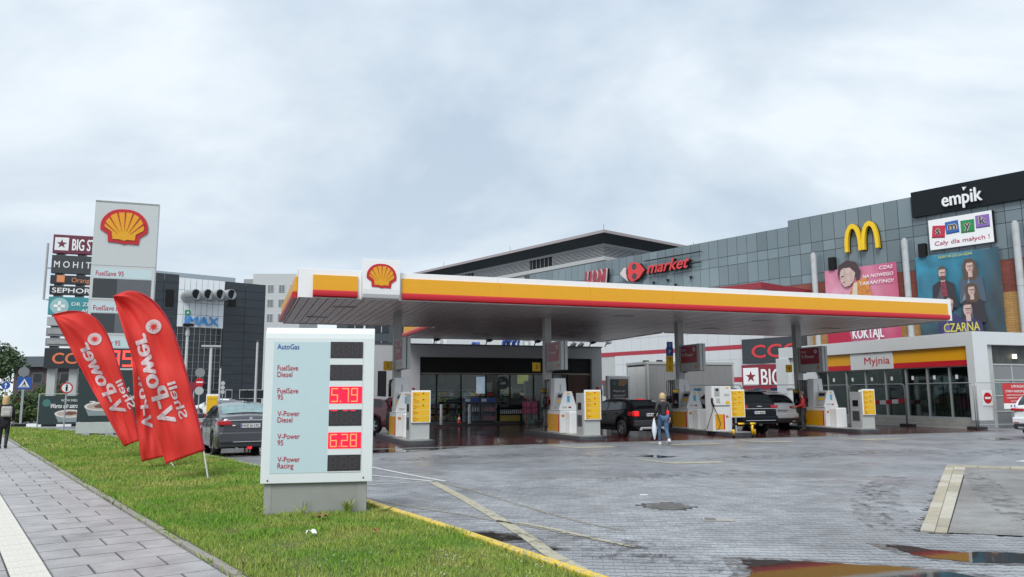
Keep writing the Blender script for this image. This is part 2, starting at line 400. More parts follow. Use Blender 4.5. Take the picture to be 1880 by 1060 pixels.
# forecourt
NEAR_Y = 15.5
f = struct(thing('forecourt', None, None)); f['kind'] = 'structure'
far = [(YX(NEAR_Y), NEAR_Y)]+[(x, y) for x, y in YK if y > NEAR_Y]+[(-34, 46), (-70, 72), (-60, 120), (60, 120), (60, NEAR_Y)]
sheet('paving_sheet', far, 0, PAVE_FAR, None, f)
sheet('joint_bed', [(YX(2.0), 2.0), (60, 2.0), (60, NEAR_Y), (YX(NEAR_Y), NEAR_Y)]+[(x, y) for x, y in reversed(YK) if 2 < y < NEAR_Y], -.009, JOINT, None, f)
def hprof(x): x = abs(x); return .0575 if x < .0375 else (.0825 if x > .0625 else .0575+(x-.0375))
xs = [-.1, -.0625, -.0375, .0375, .0625, .1]
def block_outline(gx, g): # joint half widths
    top = [(min(max(x, -.1+gx), .1-gx), hprof(x)-g) for x in xs]
    return [(x, -h) for x, h in top]+[(x, h) for x, h in reversed(top)]
def block_mb(mb, m=None):
    o0, o1 = block_outline(.0006, .004), block_outline(.0016, .0135)
    n = len(o0); vs = [(x, y, -.009) for x, y in o0]+[(x, y, -.006) for x, y in o0]+[(x, y, 0) for x, y in o1]
    fs = [tuple(range(2*n, 3*n))]+[(i, (i+1) % n, (i+1) % n+n, i+n) for i in range(n)]+[(i+n, (i+1) % n+n, (i+1) % n+2*n, i+2*n) for i in range(n)]
    return mb.add(vs, fs, m)
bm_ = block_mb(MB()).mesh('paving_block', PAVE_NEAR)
ANG = R(-5); ca, sa = math.cos(ANG), math.sin(ANG)
cells = []
for j in range(-30, 140):
    for i in range(-60, 120):
        lx = i*.2+(j % 2)*.1; ly = j*.14
        x, y = lx*ca-ly*sa, lx*sa+ly*ca
        if 5.0 < y < NEAR_Y+.05 and YX(y)+.18 < x < .74*y+1.2: cells.append((x, y))
def seen_size(x, y):
    px = CX+x/y*F; vis = 6.8 < y and 0 < px < 1900
    return (0 if vis else 1, y)
cells.sort(key=lambda c: seen_size(*c))
PAD = [G(1688, 977), G(1740, 854), G(2100, 866), G(2250, 1000)]
def inpoly(x, y, P):
    c = False; n = len(P)
    for i in range(n):
        a, b = P[i], P[(i+1) % n]
        if (a[1] > y) != (b[1] > y) and x < (b[0]-a[0])*(y-a[1])/(b[1]-a[1])+a[0]: c = not c
    return c
MAN = G(1226, 930); HYD = G(1318, 955)
cells = [c for c in cells if not inpoly(c[0], c[1], PAD) and (c[0]-MAN.x)**2+(c[1]-MAN.y)**2 > .16]
big = MB()
rb = random.Random(3)
for k, (x, y) in enumerate(cells):
    z = rb.uniform(-.0016, .0004); M = Matrix.Translation((x, y, z)) @ Matrix.Rotation(ANG+rb.uniform(-.006, .006), 4, 'Z') @ Matrix.Rotation(rb.uniform(-.008, .008), 4, 'X')
    if k < 290:
        o = bpy.data.objects.new('paving_block', bm_); C.objects.link(o); o.parent = f; o.matrix_local = M
    else: block_mb(big, M)
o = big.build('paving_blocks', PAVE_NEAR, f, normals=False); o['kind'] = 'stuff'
# red wet paving below the canopy
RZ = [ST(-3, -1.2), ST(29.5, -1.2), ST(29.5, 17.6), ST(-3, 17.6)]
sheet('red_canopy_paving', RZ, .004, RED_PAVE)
o = MB().box(-3, 29.5, -1.5, -1.2, -.002, .006).build('drain_channel', mat('drain_concrete', (.16, .16, .155), .5, var=.1), None); o.location = C0; o.rotation_euler.z = AST; struct(o)
# road and pavements beyond
sheet('road', [(-200, 44), (-9, 60), (-12, 78), (-200, 66)], -.045, ASPH)
# markings
def mark(name, pp, m, z=.006):
    return sheet(name, [G(*p) for p in pp], z, m)
def stripe(name, pts, wd, m, z=.007):
    P = [G(*p) for p in pts]; Lp, Rp = [], []
    for i, p in enumerate(P):
        d = (P[min(i+1, len(P)-1)]-P[max(i-1, 0)]).normalized(); nn = Vector((-d.y, d.x, 0))*wd/2
        Lp.append(p+nn); Rp.append(p-nn)
    vs = [(*q[:2], z) for q in Lp+Rp]; n = len(P)
    me = bpy.data.meshes.new(name); me.from_pydata(vs, [], [(i+n, i+1+n, i+1, i) for i in range(n-1)]); me.materials.append(m)
    o = bpy.data.objects.new(name, me); C.objects.link(o); return struct(o)
stripe('road_marking', [(640, 850), (690, 860), (750, 872), (818, 884.5)], .10, PAINTW)
stripe('road_marking', [(640, 868), (690, 874), (750, 880), (800, 885)], .09, PAINTW)
stripe('road_marking', [(640, 894), (700, 889.5), (760, 886.5), (800, 884.5)], .06, PAINTW)
stripe('road_marking', [(795, 886), (850, 915), (910, 950), (970, 988), (1010, 1018), (1060, 1044), (1100, 1070)], .16, PAINTY)
stripe('road_marking', [(806, 886), (870, 902), (940, 923), (1010, 944), (1080, 962), (1150, 975)], .09, PAINTF)
stripe('road_marking', [(676, 915), (720, 925), (780, 935), (860, 947), (910, 957), (980, 968), (1050, 983), (1120, 997), (1175, 1006)], .10, PAINTF)
stripe('road_marking', [(950, 960), (1010, 971), (1080, 987), (1165, 1006)], .07, PAINTY, .0085)
def chevron(a, b, c, wd=.2): stripe('road_marking', [a, b], wd, PAINTY); stripe('road_marking', [b, c], wd*2.6, PAINTY, .0085)
chevron((1010, 817), (1052, 822.5), (1128, 821)); chevron((1168, 843), (1228, 851), (1326, 849), .15); chevron((1192, 813), (1230, 817), (1322, 815.5))
chevron((1358, 808), (1392, 812.5), (1458, 811)); chevron((1542, 804), (1580, 808), (1655, 806.5))
mark('road_marking', [(1862, 848), (1880, 845), (1960, 846), (1960, 851)], PAINTW)
# concrete pad with its channel of stones
pad = thing('concrete_pad', None, None); struct(pad)
P1, P2, P3, P4 = PAD
o = sheet('pad_surface', [G(1741, 979), G(1776, 858), G(2110, 869), G(2250, 1002)], .006, CONCP, None, pad)
STN = mat('pale_kerb_stone', (.46, .43, .35), .5, var=.12, vscale=8, bump=.25, dirt=.35)
A0, A1 = G(1689, 976), G(1737, 856); B0, B1 = G(1716, 978), G(1752, 857); E0, E1 = G(1739, 979), G(1773, 858)
STN2 = mat('grimy_kerb_stone', (.33, .30, .23), .55, var=.15, vscale=7, bump=.25, dirt=.5); STN3 = mat('ochre_kerb_stone', (.38, .34, .25), .5, var=.12, vscale=9, bump=.25, dirt=.4)
def quadstone(a, b, c, d, m, parent, z1=.02):
    m = rb.choice([STN, STN, STN2, STN3])
    ce = (a+b+c+d)/4; sh = lambda p: ce+(p-ce)*.975
    q = [sh(p) for p in (a, b, c, d)]
    MB().hexa([(p.x, p.y, -.008) for p in q]+[(p.x, p.y, z1) for p in q]).build('stone', m, parent, bev=.006)
for i in range(17):
    t0, t1 = i/17, (i+1)/17
    quadstone(A0.lerp(A1, t0), B0.lerp(B1, t0), B0.lerp(B1, t1), A0.lerp(A1, t1), STN, pad, .018+rb.uniform(-.004, .004))
for i in range(24):
    t0, t1 = i/24, (i+1)/24
    quadstone(B0.lerp(B1, t0), E0.lerp(E1, t0), E0.lerp(E1, t1), B0.lerp(B1, t1), STN, pad, .010+rb.uniform(-.003, .003))
F0, F1 = G(1738, 855.5), G(2110, 866); H0, H1 = G(1738, 858.5), G(2110, 869.5)
for i in range(6):
    t0, t1 = i/6, (i+1)/6
    quadstone(H0.lerp(H1, t0), H0.lerp(H1, t1), F0.lerp(F1, t1), F0.lerp(F1, t0), STN, pad, .03)
# manhole cover and hydrant cap
mh = thing('manhole_cover', 'round iron manhole cover set in grey paving in the middle of the forecourt', 'manhole cover', (MAN.x, MAN.y, 0))
IRON = mat('cast_iron', (.17, .165, .16), .55, .4, var=.15, bump=.4)
MB().tube((0, 0, -.009), (0, 0, .006), .33, 28).build('frame_ring', IRON, mh); MB().tube((0, 0, .006), (0, 0, .012), .29, 28).build('cover', IRON, mh)
gr = MB()
for i in range(-4, 5): gr.box(-.24, .24, i*.055-.012, i*.055+.012, .012, .017)
gr.build('tread_ribs', IRON, mh)
hy = thing('valve_cover', 'small rectangular valve cover on the grey paving, right of the round manhole', 'drain cover', (HYD.x, HYD.y, .002), R(-8))
box('frame_ring', -.2, .2, -.11, .11, 0, .008, CONC, hy, .002); box('cover', -.17, -.03, -.08, .08, .008, .014, IRON, hy, .002)
# puddles
def puddle(pts, seed, jag=.05):
    P = [G(*p) for p in pts]; r = random.Random(seed); out = []
    for i in range(len(P)):
        a, b = P[i], P[(i+1) % len(P)]; k = max(2, int((b-a).length/.07))
        for j in range(k):
            q = a.lerp(b, j/k); out.append((q.x+r.uniform(-jag, jag), q.y+r.uniform(-jag, jag)*.8))
    damp(pts, seed); return sheet('puddle', out, .0045, WATER)
def water(t, n, l, p):
    p.inputs['Base Color'].default_value = (.03, .028, .025, 1); p.inputs['Roughness'].default_value = .025; p.inputs['Specular IOR Level'].default_value = .13
    g = n.new('ShaderNodeNewGeometry'); b = n.new('ShaderNodeBump'); b.inputs['Strength'].default_value = .06; b.inputs['Distance'].default_value = .002
    l.new(nd_noise(n, l, g.outputs['Position'], 9, 2), b.inputs['Height']); l.new(b.outputs[0], p.inputs['Normal'])
WATER = pos_mat('water', water)
def damp(pts, seed):
    P = [G(*p) for p in pts]; c = sum(P, Vector())/len(P); P = [c+(p-c)*1.12+(p-c).normalized()*.10 for p in P]; return sheet('damp_patch', P, .0032, DAMP)
def dampm(t, n, l, p):
    g = n.new('ShaderNodeNewGeometry'); P = g.outputs['Position']; p.inputs['Base Color'].default_value = (.07, .068, .066, 1); p.inputs['Roughness'].default_value = .22
    l.new(nd_ramp(n, l, nd_noise(n, l, P, 5, 8, .7, .4), .40, .0, .62, .8), p.inputs['Alpha'])
DAMP = pos_mat('damp_film', dampm)
def trackm(t, n, l, p):
    g = n.new('ShaderNodeNewGeometry'); P = g.outputs['Position']; p.inputs['Base Color'].default_value = (.075, .062, .062, 1); p.inputs['Roughness'].default_value = .45
    l.new(nd_ramp(n, l, nd_noise(n, l, P, 4.5, 9, .75, .6), .50, .0, .68, .8), p.inputs['Alpha'])
TRK = pos_mat('tyre_stain', trackm)
for pp, w_ in [(((1712, 985), (1660, 962), (1632, 945), (1618, 920), (1618, 895), (1640, 875)), .55), (((1640, 975), (1600, 950), (1590, 920), (1604, 890)), .45), (((1100, 1010), (1180, 1020), (1290, 1035), (1380, 1040)), .8), (((1900, 960), (1850, 930), (1815, 900), (1790, 870)), .5), (((760, 985), (900, 990), (1080, 1000), (1250, 1018)), .9),
               (((700, 845), (860, 838), (1000, 836), (1200, 836)), 1.2), (((1300, 845), (1450, 838), (1600, 830), (1700, 826)), 1.2), (((1100, 880), (1250, 872), (1400, 865)), .9), (((1750, 838), (1820, 832), (1900, 826)), 1.2)]: stripe('tyre_stain', list(pp), w_, TRK, .0095)
puddle([(1340, 1074), (1383, 1052), (1372, 1040), (1362, 1028), (1400, 1028), (1460, 1031), (1540, 1036), (1640, 1041), (1720, 1047), (1800, 1062), (1830, 1076)], 1, .03)
puddle([(1624, 1001), (1670, 1003), (1715, 1011), (1760, 1015), (1820, 1014), (1960, 1022), (2050, 1034), (1880, 1034), (1790, 1034), (1710, 1025), (1665, 1015)], 2, .03)
puddle([(848, 986), (862, 979), (900, 978), (940, 984), (965, 991), (930, 994), (880, 994)], 3, .03)
puddle([(990, 1009), (1010, 1006), (1022, 1010), (1000, 1013)], 4, .02)
puddle([(385, 838), (380, 822), (430, 817), (480, 818), (520, 832), (470, 836), (430, 838)], 5, .12)
puddle([(660, 826), (720, 822), (800, 818), (840, 822), (760, 829), (690, 832)], 6, .1)
puddle([(1175, 838), (1200, 836), (1240, 839), (1210, 841)], 7, .03)
puddle([(1800, 806), (1835, 804), (1860, 807), (1830, 809)], 8, .05)

# ------------------------------------------------------------------ sidewalk
AS = math.atan2(.802, -.597)-math.pi/2      # local y runs along the pavement, away from the camera
sw = thing('sidewalk', None, None, (-2.49, 7.31, 0), AS); struct(sw)
sheet('sidewalk_bed', [(-.02, -8), (-6, -8), (-6, 33.0), (-.02, 33.0)], -.012, JOINT, None, sw)
sheet('sidewalk_far_sheet', [(-.10, 33.0), (-6, 33.0), (-6, 60), (-.10, 60)], -.002, SIDEF, None, sw)
sl = {}
def slab(x0, x1, y0, y1, z=0):
    k = round(x1-x0, 3)
    if k not in sl:
        w2, h2, g = (x1-x0)/2, (y1-y0)/2, .0035; e = .0095
        m = MB(); q = lambda a, z_: [(-w2+a, -h2+a, z_), (w2-a, -h2+a, z_), (w2-a, h2-a, z_), (-w2+a, h2-a, z_)]
        m.add(q(g, -.012)+q(g, -.005)+q(g+e, 0), [(8, 9, 10, 11)]+[(i, (i+1) % 4, (i+1) % 4+4, i+4) for i in range(4)]+[(i+4, (i+1) % 4+4, (i+1) % 4+8, i+8) for i in range(4)])
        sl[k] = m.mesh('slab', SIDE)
    o = bpy.data.objects.new('slab', sl[k]); C.objects.link(o); o.parent = sw
    o.location = ((x0+x1)/2, (y0+y1)/2, rb.uniform(-.0015, .001)); o.rotation_euler = (rb.uniform(-.002, .002), rb.uniform(-.002, .002), 0)
for j in range(-1, 66):
    y0 = j*.5; off = 0 if j % 2 else .33
    ed = [-.085]; x = -.085-.33*(1 if j % 2 else 2)+0
    cuts = [-.085, -.085-.64, -1.395] if j % 2 else [-.085, -.085-.33, -.085-.97, -1.395]
    for a, b in zip(cuts, cuts[1:]): slab(b, a, y0, y0+.5)
for j in range(-1, 5):
    for k in range(2): slab(-1.715-.66*(k+1), -1.715-.66*k, j*.5+.2, j*.5+.7)
tl = MB(); tl.box(-.153, .153, .004, .346, -.01, .001)
for i in range(6): tl.box(-.143+i*.052, -.143+i*.052+.028, .008, .342, .001, .0065)
tme = tl.mesh('tactile_slab', TACT)
for j in range(-2, 58):
    o = bpy.data.objects.new('tactile_slab', tme); C.objects.link(o); o.parent = sw; o.location = (-1.555, j*.35, rb.uniform(0, .001))
kb = MB(); kb.box(-.04, .04, .004, .996, -.05, .035); kme = kb.mesh('kerb_stone', mat('kerb_concrete', (.25, .235, .205), .8, var=.15, vscale=11, bump=.5, dirt=.4))
kr = thing('pavement_kerb', None, None, (-2.49, 7.31, 0), AS); struct(kr)
for j in range(-3, 44):
    o = bpy.data.objects.new('kerb_stone', kme); C.objects.link(o); o.parent = kr; o.location = (-.04+rb.uniform(-.006, .006), j, rb.uniform(-.008, .004)); o.rotation_euler.z = rb.uniform(-.006, .006)
    b = o.modifiers.new('bevel', 'BEVEL'); b.width = .01; b.segments = 2
# yellow kerb along the forecourt
yk = thing('forecourt_kerb', None, None); struct(yk)
KG = mat('forecourt_kerb_plain', (.34, .33, .27), .7, var=.12, dirt=.3)
path = [Vector((x, y, 0)) for x, y in YK]
# smooth the polyline
def chaikin(P, k=2):
    for _ in range(k):
        Q = [P[0]]
        for a, b in zip(P, P[1:]): Q += [a.lerp(b, .25), a.lerp(b, .75)]
        P = Q+[P[-1]]
    return P
path = chaikin(path)
def resample(P, step):
    out = [P[0]]; acc = 0
    for a, b in zip(P, P[1:]):
        d = (b-a).length; t = step-acc
        while t <= d: out.append(a.lerp(b, t/d)); t += step
        acc = (acc+d) % step
    return out
kp = resample(path, .8)
for a, b in zip(kp, kp[1:]):
    if a.y > 40: break
    d = (b-a); ln = d.length; o = MB().box(.004, ln-.004, -.06, .06, -.05, .07 if a.y < 18 else .06).build('kerb_stone', KERBY if a.y < 14.5 else KG, yk, .012)
    o.location = a; o.rotation_euler.z = math.atan2(d.y, d.x)
# ------------------------------------------------------------------ grass verge
def gmat(t, n, l, p):
    g = n.new('ShaderNodeNewGeometry'); P = g.outputs['Position']
    a = nd_ramp(n, l, nd_noise(n, l, P, .9, 6, .65, .5), .38, 0.0, .66, 1.0)
    c = nd_mix(n, l, a, (.175, .35, .04), (.40, .43, .11))
    c = nd_mix(n, l, nd_ramp(n, l, nd_noise(n, l, P, 3.1, 5, .7), .55, 0.0, .75, .8), c, (.34, .29, .14))
    c = nd_mix(n, l, .8, c, nd_ramp(n, l, g.outputs['Random Per Island'], 0, .55, 1, 1.5), 'MULTIPLY')
    l.new(c, p.inputs['Base Color']); p.inputs['Roughness'].default_value = .6; p.inputs['Specular IOR Level'].default_value = .25
GRASS = pos_mat('grass_blades', gmat)
SOIL = pos_mat('grass_soil', lambda t, n, l, p: (l.new(nd_mix(n, l, nd_noise(n, l, n.new('ShaderNodeNewGeometry').outputs['Position'], 4, 6), (.045, .07, .018), (.10, .105, .035)), p.inputs['Base Color']), setattr(p.inputs['Roughness'], 'default_value', .9)))
def gz(x, y):
    k = min(1, max(0, min((x-LK(y))/.8, (YX(y)-x)/.8)))
    return .025+.05*k*(.7+.5*noise.noise(Vector((x*.4, y*.4, 0))))
mb = MB(); ys = list(np.arange(1.5, 41, .5))
def gfn(u, v):
    y = 1.5+v*39.5; x = LK(y)+.0+(YX(y)-.05-LK(y))*u; return (x, y, gz(x, y))
o = mb.grid(gfn, 18, 80).build('grass_ground', SOIL, None, smooth=True); struct(o)
rg = np.random.RandomState(5)
def scatter(n, y0, y1, hmin, hmax, wd):
    y = rg.uniform(y0, y1, n); xl = -2.49-.744*(y-7.31)+.02; xr = np.interp(y, [a for a, b in yks], [b for a, b in yks])-.04
    wmax = (xr-xl).max(); keep = rg.uniform(0, 1, n) < (xr-xl)/wmax
    y = y[keep]; xl = xl[keep]; xr = xr[keep]; x = xl+(xr-xl)*rg.uniform(0, 1, len(y))
    z = np.array([gz(a, b) for a, b in zip(x, y)])-.005
    edge = np.minimum(x-xl, xr-x) < .1
    cl = np.array([noise.noise(Vector((a*2.3, b*2.3, 3))) for a, b in zip(x, y)])
    h = rg.uniform(hmin, hmax, len(y))*(1+.7*cl)*np.where(edge, 1.35, 1)
    a = rg.uniform(0, 2*np.pi, len(y)); ln = rg.uniform(.1, .75, len(y))*h; b = rg.uniform(0, 2*np.pi, len(y))
    dx, dy = np.cos(a)*wd/2, np.sin(a)*wd/2; lx, ly = np.cos(b)*ln, np.sin(b)*ln
    p0 = np.stack([x-dx, y-dy, z], 1); p1 = np.stack([x+dx, y+dy, z], 1); p2 = np.stack([x+dx*.6+lx*.35, y+dy*.6+ly*.35, z+h*.6], 1); p3 = np.stack([x+lx, y+ly, z+h], 1)
    p4 = np.stack([x-dx*.6+lx*.35, y-dy*.6+ly*.35, z+h*.6], 1)
    return np.stack([p0, p1, p2, p3, p4], 1)
bl = np.concatenate([scatter(56000, 5.6, 9, .018, .06, .005), scatter(80000, 9, 14, .02, .065, .0065), scatter(60000, 14, 24, .03, .08, .011), scatter(26000, 24, 41, .03, .08, .02)])
# skip blades inside the sign plinth
cx0, cy0 = -2.70, 10.77
loc = bl[:, 0, :2]-np.array([cx0, cy0]); ux, uy = math.cos(R(10)), math.sin(R(10)); lx_ = loc[:, 0]*ux+loc[:, 1]*uy; ly_ = -loc[:, 0]*uy+loc[:, 1]*ux
bl = bl[~((abs(lx_) < .72) & (ly_ > -.05) & (ly_ < .4))]
n = len(bl); me = bpy.data.meshes.new('grass'); me.vertices.add(n*5); me.vertices.foreach_set('co', bl.reshape(-1).astype('f'))
me.loops.add(n*5); me.loops.foreach_set('vertex_index', np.arange(n*5)); me.polygons.add(n)
me.polygons.foreach_set('loop_start', np.arange(n)*5); me.polygons.foreach_set('loop_total', np.full(n, 5)); me.update(); me.validate()
me.materials.append(GRASS); o = bpy.data.objects.new('grass', me); C.objects.link(o)
tag(o, 'short green and yellowing grass covering the verge beside the pavement', 'grass', kind='stuff')
# weeds by the plinth
def weed(x, y, hgt, n_, label, sp=.25, seed=0):
    r = random.Random(seed); m = MB()
    for i in range(n_):
        a = r.uniform(0, 6.28); l_ = hgt*r.uniform(.5, 1); s_ = sp*r.uniform(.2, 1); w_ = .004
        b = Vector((math.cos(a), math.sin(a), 0)); c = Vector((-b.y, b.x, 0))*w_
        p = [Vector((r.uniform(-.03, .03), r.uniform(-.02, .02), 0))+b*s_*t*t+Vector((0, 0, l_*(t-.25*t*t))) for t in (0, .4, .75, 1)]
        m.add([p[0]-c, p[0]+c, p[1]+c, p[2]+c*.7, p[3], p[2]-c*.7, p[1]-c], [(0, 1, 2, 3, 4, 5, 6)])
    o = m.build('weed_clump', GRASS, None, normals=False); o.location = (x, y, gz(x, y)); tag(o, label, 'weed')
weed(-2.25, 10.66, .3, 90, 'tall fine weed clump growing before the right end of the sign plinth', .2, 1)
weed(-2.85, 10.55, .33, 9, 'thin weed stalks in front of the middle of the sign plinth', .3, 2)
weed(-3.38, 10.45, .2, 16, 'low weed stalks at the left corner of the sign plinth', .16, 3)
weed(-1.8, 10.95, .12, 60, 'dark low weed clump between sign plinth and yellow kerb', .2, 4)
km = MB(); rk = random.Random(9)
for k in range(620):
    t_ = rk.random()**1.5*26-1; cl_ = noise.noise(Vector((t_*.9, 1, 0)))
    if cl_ < -.05 and rk.random() < .8: continue
    x = -2.49-.597*t_-.802*rk.uniform(.0, .11); y = 7.31+.802*t_-.597*rk.uniform(.0, .11); a = rk.uniform(0, 6.28); h_ = rk.uniform(.03, .10); w_ = .004+.0004*t_
    b = Vector((math.cos(a), math.sin(a), 0)); c = Vector((-b.y, b.x, 0))*w_; o_ = Vector((x, y, 0)); km.add([o_-c, o_+c, o_+b*h_*.5+c*.7+Vector((0, 0, h_*.6)), o_+b*h_*.9+Vector((0, 0, h_*.8)), o_+b*h_*.5-c*.7+Vector((0, 0, h_*.6))], [(0, 1, 2, 3, 4)])
o = km.build('kerb_weeds', GRASS, None, normals=False); tag(o, 'straggly weeds growing out of the joint along the pavement kerb', 'weeds', kind='stuff')
# daisies
dm = MB()
for i in range(420):
    y = 6.3+rg.rand()**1.6*16; x = LK(y)+.3+(YX(y)-LK(y)-.6)*rg.rand(); r0 = rg.uniform(.006, .011)
    if abs(x+2.7) < .8 and abs(y-10.75) < .4: continue
    z = gz(x, y)+rg.uniform(.05, .08); dm.add([(x+r0*math.cos(t), y+r0*math.sin(t), z+.004*math.cos(t)) for t in np.arange(6)*1.047], [(0, 1, 2, 3, 4, 5)])
o = dm.build('daisies', mat('petal_white', (.75, .76, .7), .6), None, normals=False); tag(o, 'tiny white daisies dotted through the grass verge', 'daisies', kind='stuff')
def litter(px, py, s, m, label, nm, seed):
    g = G(px, py); r = random.Random(seed); mb = MB()
    mb.grid(lambda u, v: ((u-.5)*s, (v-.5)*s*.7, r.uniform(0, s*.5)), 4, 3)
    o = mb.build(nm, m, None, normals=False); o.location = (g.x, g.y, gz(g.x, g.y)+.05); tag(o, label, 'litter'); return o
litter(571, 1001, .11, WHITEC, 'crumpled white paper scrap lying in the grass in front of the price sign', 'paper_scrap', 1)
litter(691, 995, .07, mat('dead_leaf', (.30, .09, .03), .7), 'reddish brown dead leaf in the grass right of the paper scrap', 'dead_leaf', 2)
litter(592, 967, .13, mat('brown_leaf', (.22, .13, .05), .7), 'brown curled leaves in the grass just below the sign plinth', 'dead_leaf', 3)
o = box('white_scrap', -.06, .06, -.02, .02, 0, .01, WHITEC); o.location = G(1182, 909, .002); tag(o, 'narrow white scrap lying on grey paving near the manhole', 'litter')
# ================================================================== canopy
HS = 4.85; CL, CB = 28.0, 9.7
cn = thing('station_canopy', 'long flat forecourt canopy with white, yellow and red fascia on four pillars', 'canopy', C0, AST)
SOF = mat('soffit_metal', (.74, .73, .73), .36, .15, var=.06, stretch=(3, .15, 1), vscale=2, dirt=.1)
LX = -.2
roof = box('roof_body', LX+.06, CL-.06, .06, CB-.06, HS+.06, HS+.86, LGREY, cn)
box('soffit_backing', LX+.07, CL-.07, .07, CB-.07, HS+.052, HS+.059, DGREY, cn); box('soffit_backing', 6.78, 18.92, CB-.05, 16.82, HS+.052, HS+.059, DGREY, cn)
box('rear_roof_body', 6.76, 18.94, CB-.06, 16.84, HS+.06, HS+.86, LGREY, cn)
s1 = MB().box(0, .268, .08, CB-.08, 0, .045).mesh('soffit_strip', SOF); s2 = MB().box(0, .268, 0, 7.05, 0, .045).mesh('soffit_strip', SOF)
for i in range(-1, 92):
    o = bpy.data.objects.new('soffit_strip', s1); C.objects.link(o); o.parent = cn; o.location = (.2+i*.3, 0, HS+.004*math.sin(i*1.7))
for i in range(40):
    o = bpy.data.objects.new('soffit_strip', s2); C.objects.link(o); o.parent = cn; o.location = (6.85+i*.3, CB-.02, HS+.003*math.sin(i*2.3))
FP = [MB(), MB()]
EMB0, EMB1 = Vp(664, 520, C0, AST)[0], Vp(732, 520, C0, AST)[0]
def fasc(x0, x1):
    box('fascia_panel', x0+.004, x1-.004, -.02, .05, HS-.03, HS+.93, WHITEC, cn, .008)
cuts = [0, EMB0] ; x = EMB1
cuts2 = [EMB1]
while x < CL-3.4: x += 3.55; cuts2.append(x)
cuts2[-1] = CL
fasc(LX, EMB0)
for a, b in zip(cuts2, cuts2[1:]): fasc(a, b)
def yband(x0, x1):
    n = max(1, round((x1-x0)/3.55)); w_ = (x1-x0)/n
    for i in range(n):
        m = MB(); prof = [(-.025, HS+.222), (-.10, HS+.225), (-.095, HS+.45), (-.085, HS+.72), (-.025, HS+.735)]
        m.prism(prof, x0+i*w_+.002, x0+(i+1)*w_-.002, 'x'); m.build('yellow_band', YEL, cn)
        m = MB(); rr = [( -.02, HS-.005), (-.12, HS+.0), (-.165, HS+.03), (-.175, HS+.10), (-.17, HS+.175), (-.14, HS+.215), (-.02, HS+.218)]
        m.prism(rr, x0+i*w_+.001, x0+(i+1)*w_-.001, 'x'); m.build('red_strip', RED, cn, smooth=False)
yband(LX+.45, EMB0-.14); yband(EMB1+.1, CL-.28)
# left side fascia (x = 0) and right / rear edges
def sidef(y0, y1, x, sgn, emb=True):
    n = max(1, round((y1-y0)/3.2)); w_ = (y1-y0)/n
    for i in range(n):
        box('fascia_panel', min(x, x-sgn*.05), max(x, x-sgn*.05), y0+i*w_+.003, y0+(i+1)*w_-.003, HS-.03, HS+.93, WHITEC, cn)
        if emb:
            a, b = y0+i*w_+(.45 if i == 0 else .002), y0+(i+1)*w_-(.3 if i == n-1 else .002)
            prof = [(x+sgn*.01, HS+.222), (x+sgn*.10, HS+.225), (x+sgn*.095, HS+.45), (x+sgn*.085, HS+.72), (x+sgn*.01, HS+.735)]
            m = MB().prism([(p, q) for p, q in prof], a, b, 'y'); m.build('yellow_band', YEL, cn)
            prof = [(x+sgn*.02, HS-.005), (x+sgn*.12, HS), (x+sgn*.165, HS+.03), (x+sgn*.175, HS+.10), (x+sgn*.17, HS+.175), (x+sgn*.14, HS+.215), (x+sgn*.02, HS+.218)]
            m = MB().prism(prof, a, b, 'y'); m.build('red_strip', RED, cn)
sidef(.055, CB, LX, -1); sidef(.055, CB, CL, 1); sidef(CB+.06, 16.9, 6.7, -1); sidef(CB+.06, 16.9, 19.0, 1)
box('fascia_panel', LX+.02, 6.64, CB-.05, CB, HS-.03, HS+.93, WHITEC, cn); box('fascia_panel', 19.06, CL-.06, CB-.05, CB, HS-.03, HS+.93, WHITEC, cn)
box('fascia_panel', 6.76, 18.94, 16.85, 16.9, HS-.03, HS+.93, WHITEC, cn)
eb = MB(); prof = [(-.03, HS-.02), (-.16, HS+.02), (-.225, HS+.14), (-.24, HS+.3), (-.24, HS+1.31), (.06, HS+1.31), (.06, HS-.02)]
ebx = eb.prism(prof, EMB0, EMB1, 'x').build('emblem_box', WHITEC, cn, .008)
pecten(ebx, (EMB0+EMB1)/2, -.24, HS+.75, 1.0, .02)
PA = [3.9, 10.25, 16.65, 23.1]
for a in PA:
    p = box('pillar', a-.15, a+.15, 4.2, 4.5, .15, HS+.02, mat('pillar_grey', (.40, .405, .40), .4, var=.03, dirt=.15), cn, .015)
for x, y in [(1.6, 2.6), (1.0, 6.6), (13.4, 6.8), (20, 6.8), (13.0, 2.6), (19.8, 2.6), (25.8, 5), (10, 13), (15, 13)]:
    box('ceiling_light', x-.42, x+.42, y-.17, y+.17, HS-.018, HS-.002, LGREY, cn, .004)
# ------------------------------------------------------------------ pump islands
ISL = mat('island_kerb', (.055, .06, .068), .5, var=.15, vscale=8, dirt=.2)
PW = mat('pump_white', (.70, .71, .71), .35, var=.02, dirt=.06); PG_ = mat('pump_grey', (.36, .37, .37), .4, var=.03)
def island(a, ln, label):
    t = thing('pump_island', label, 'pump island', ST(a, -.15), AST, 'pump islands'); K = 8
    pts = [(.55*math.cos(math.pi+math.pi*i/K), .35+.35*math.sin(math.pi+math.pi*i/K)) for i in range(K+1)]+[(.55*math.cos(math.pi*i/K), ln-.35+.35*math.sin(math.pi*i/K)) for i in range(K+1)]
    MB().prism(pts, -.01, .15, 'z').build('kerb_ring', ISL, t, .02)
    MB().prism([(x*.86, .1+y*(ln-.2)/ln) for x, y in pts], .15, .156, 'z').build('top_paving', CONC, t)
island(PA[0], 6.2, 'leftmost pump island, low dark kerb under pump number one'); island(PA[1]+.0, 6.2, 'second pump island from the left, dark kerb with pump left of the black hatchback')
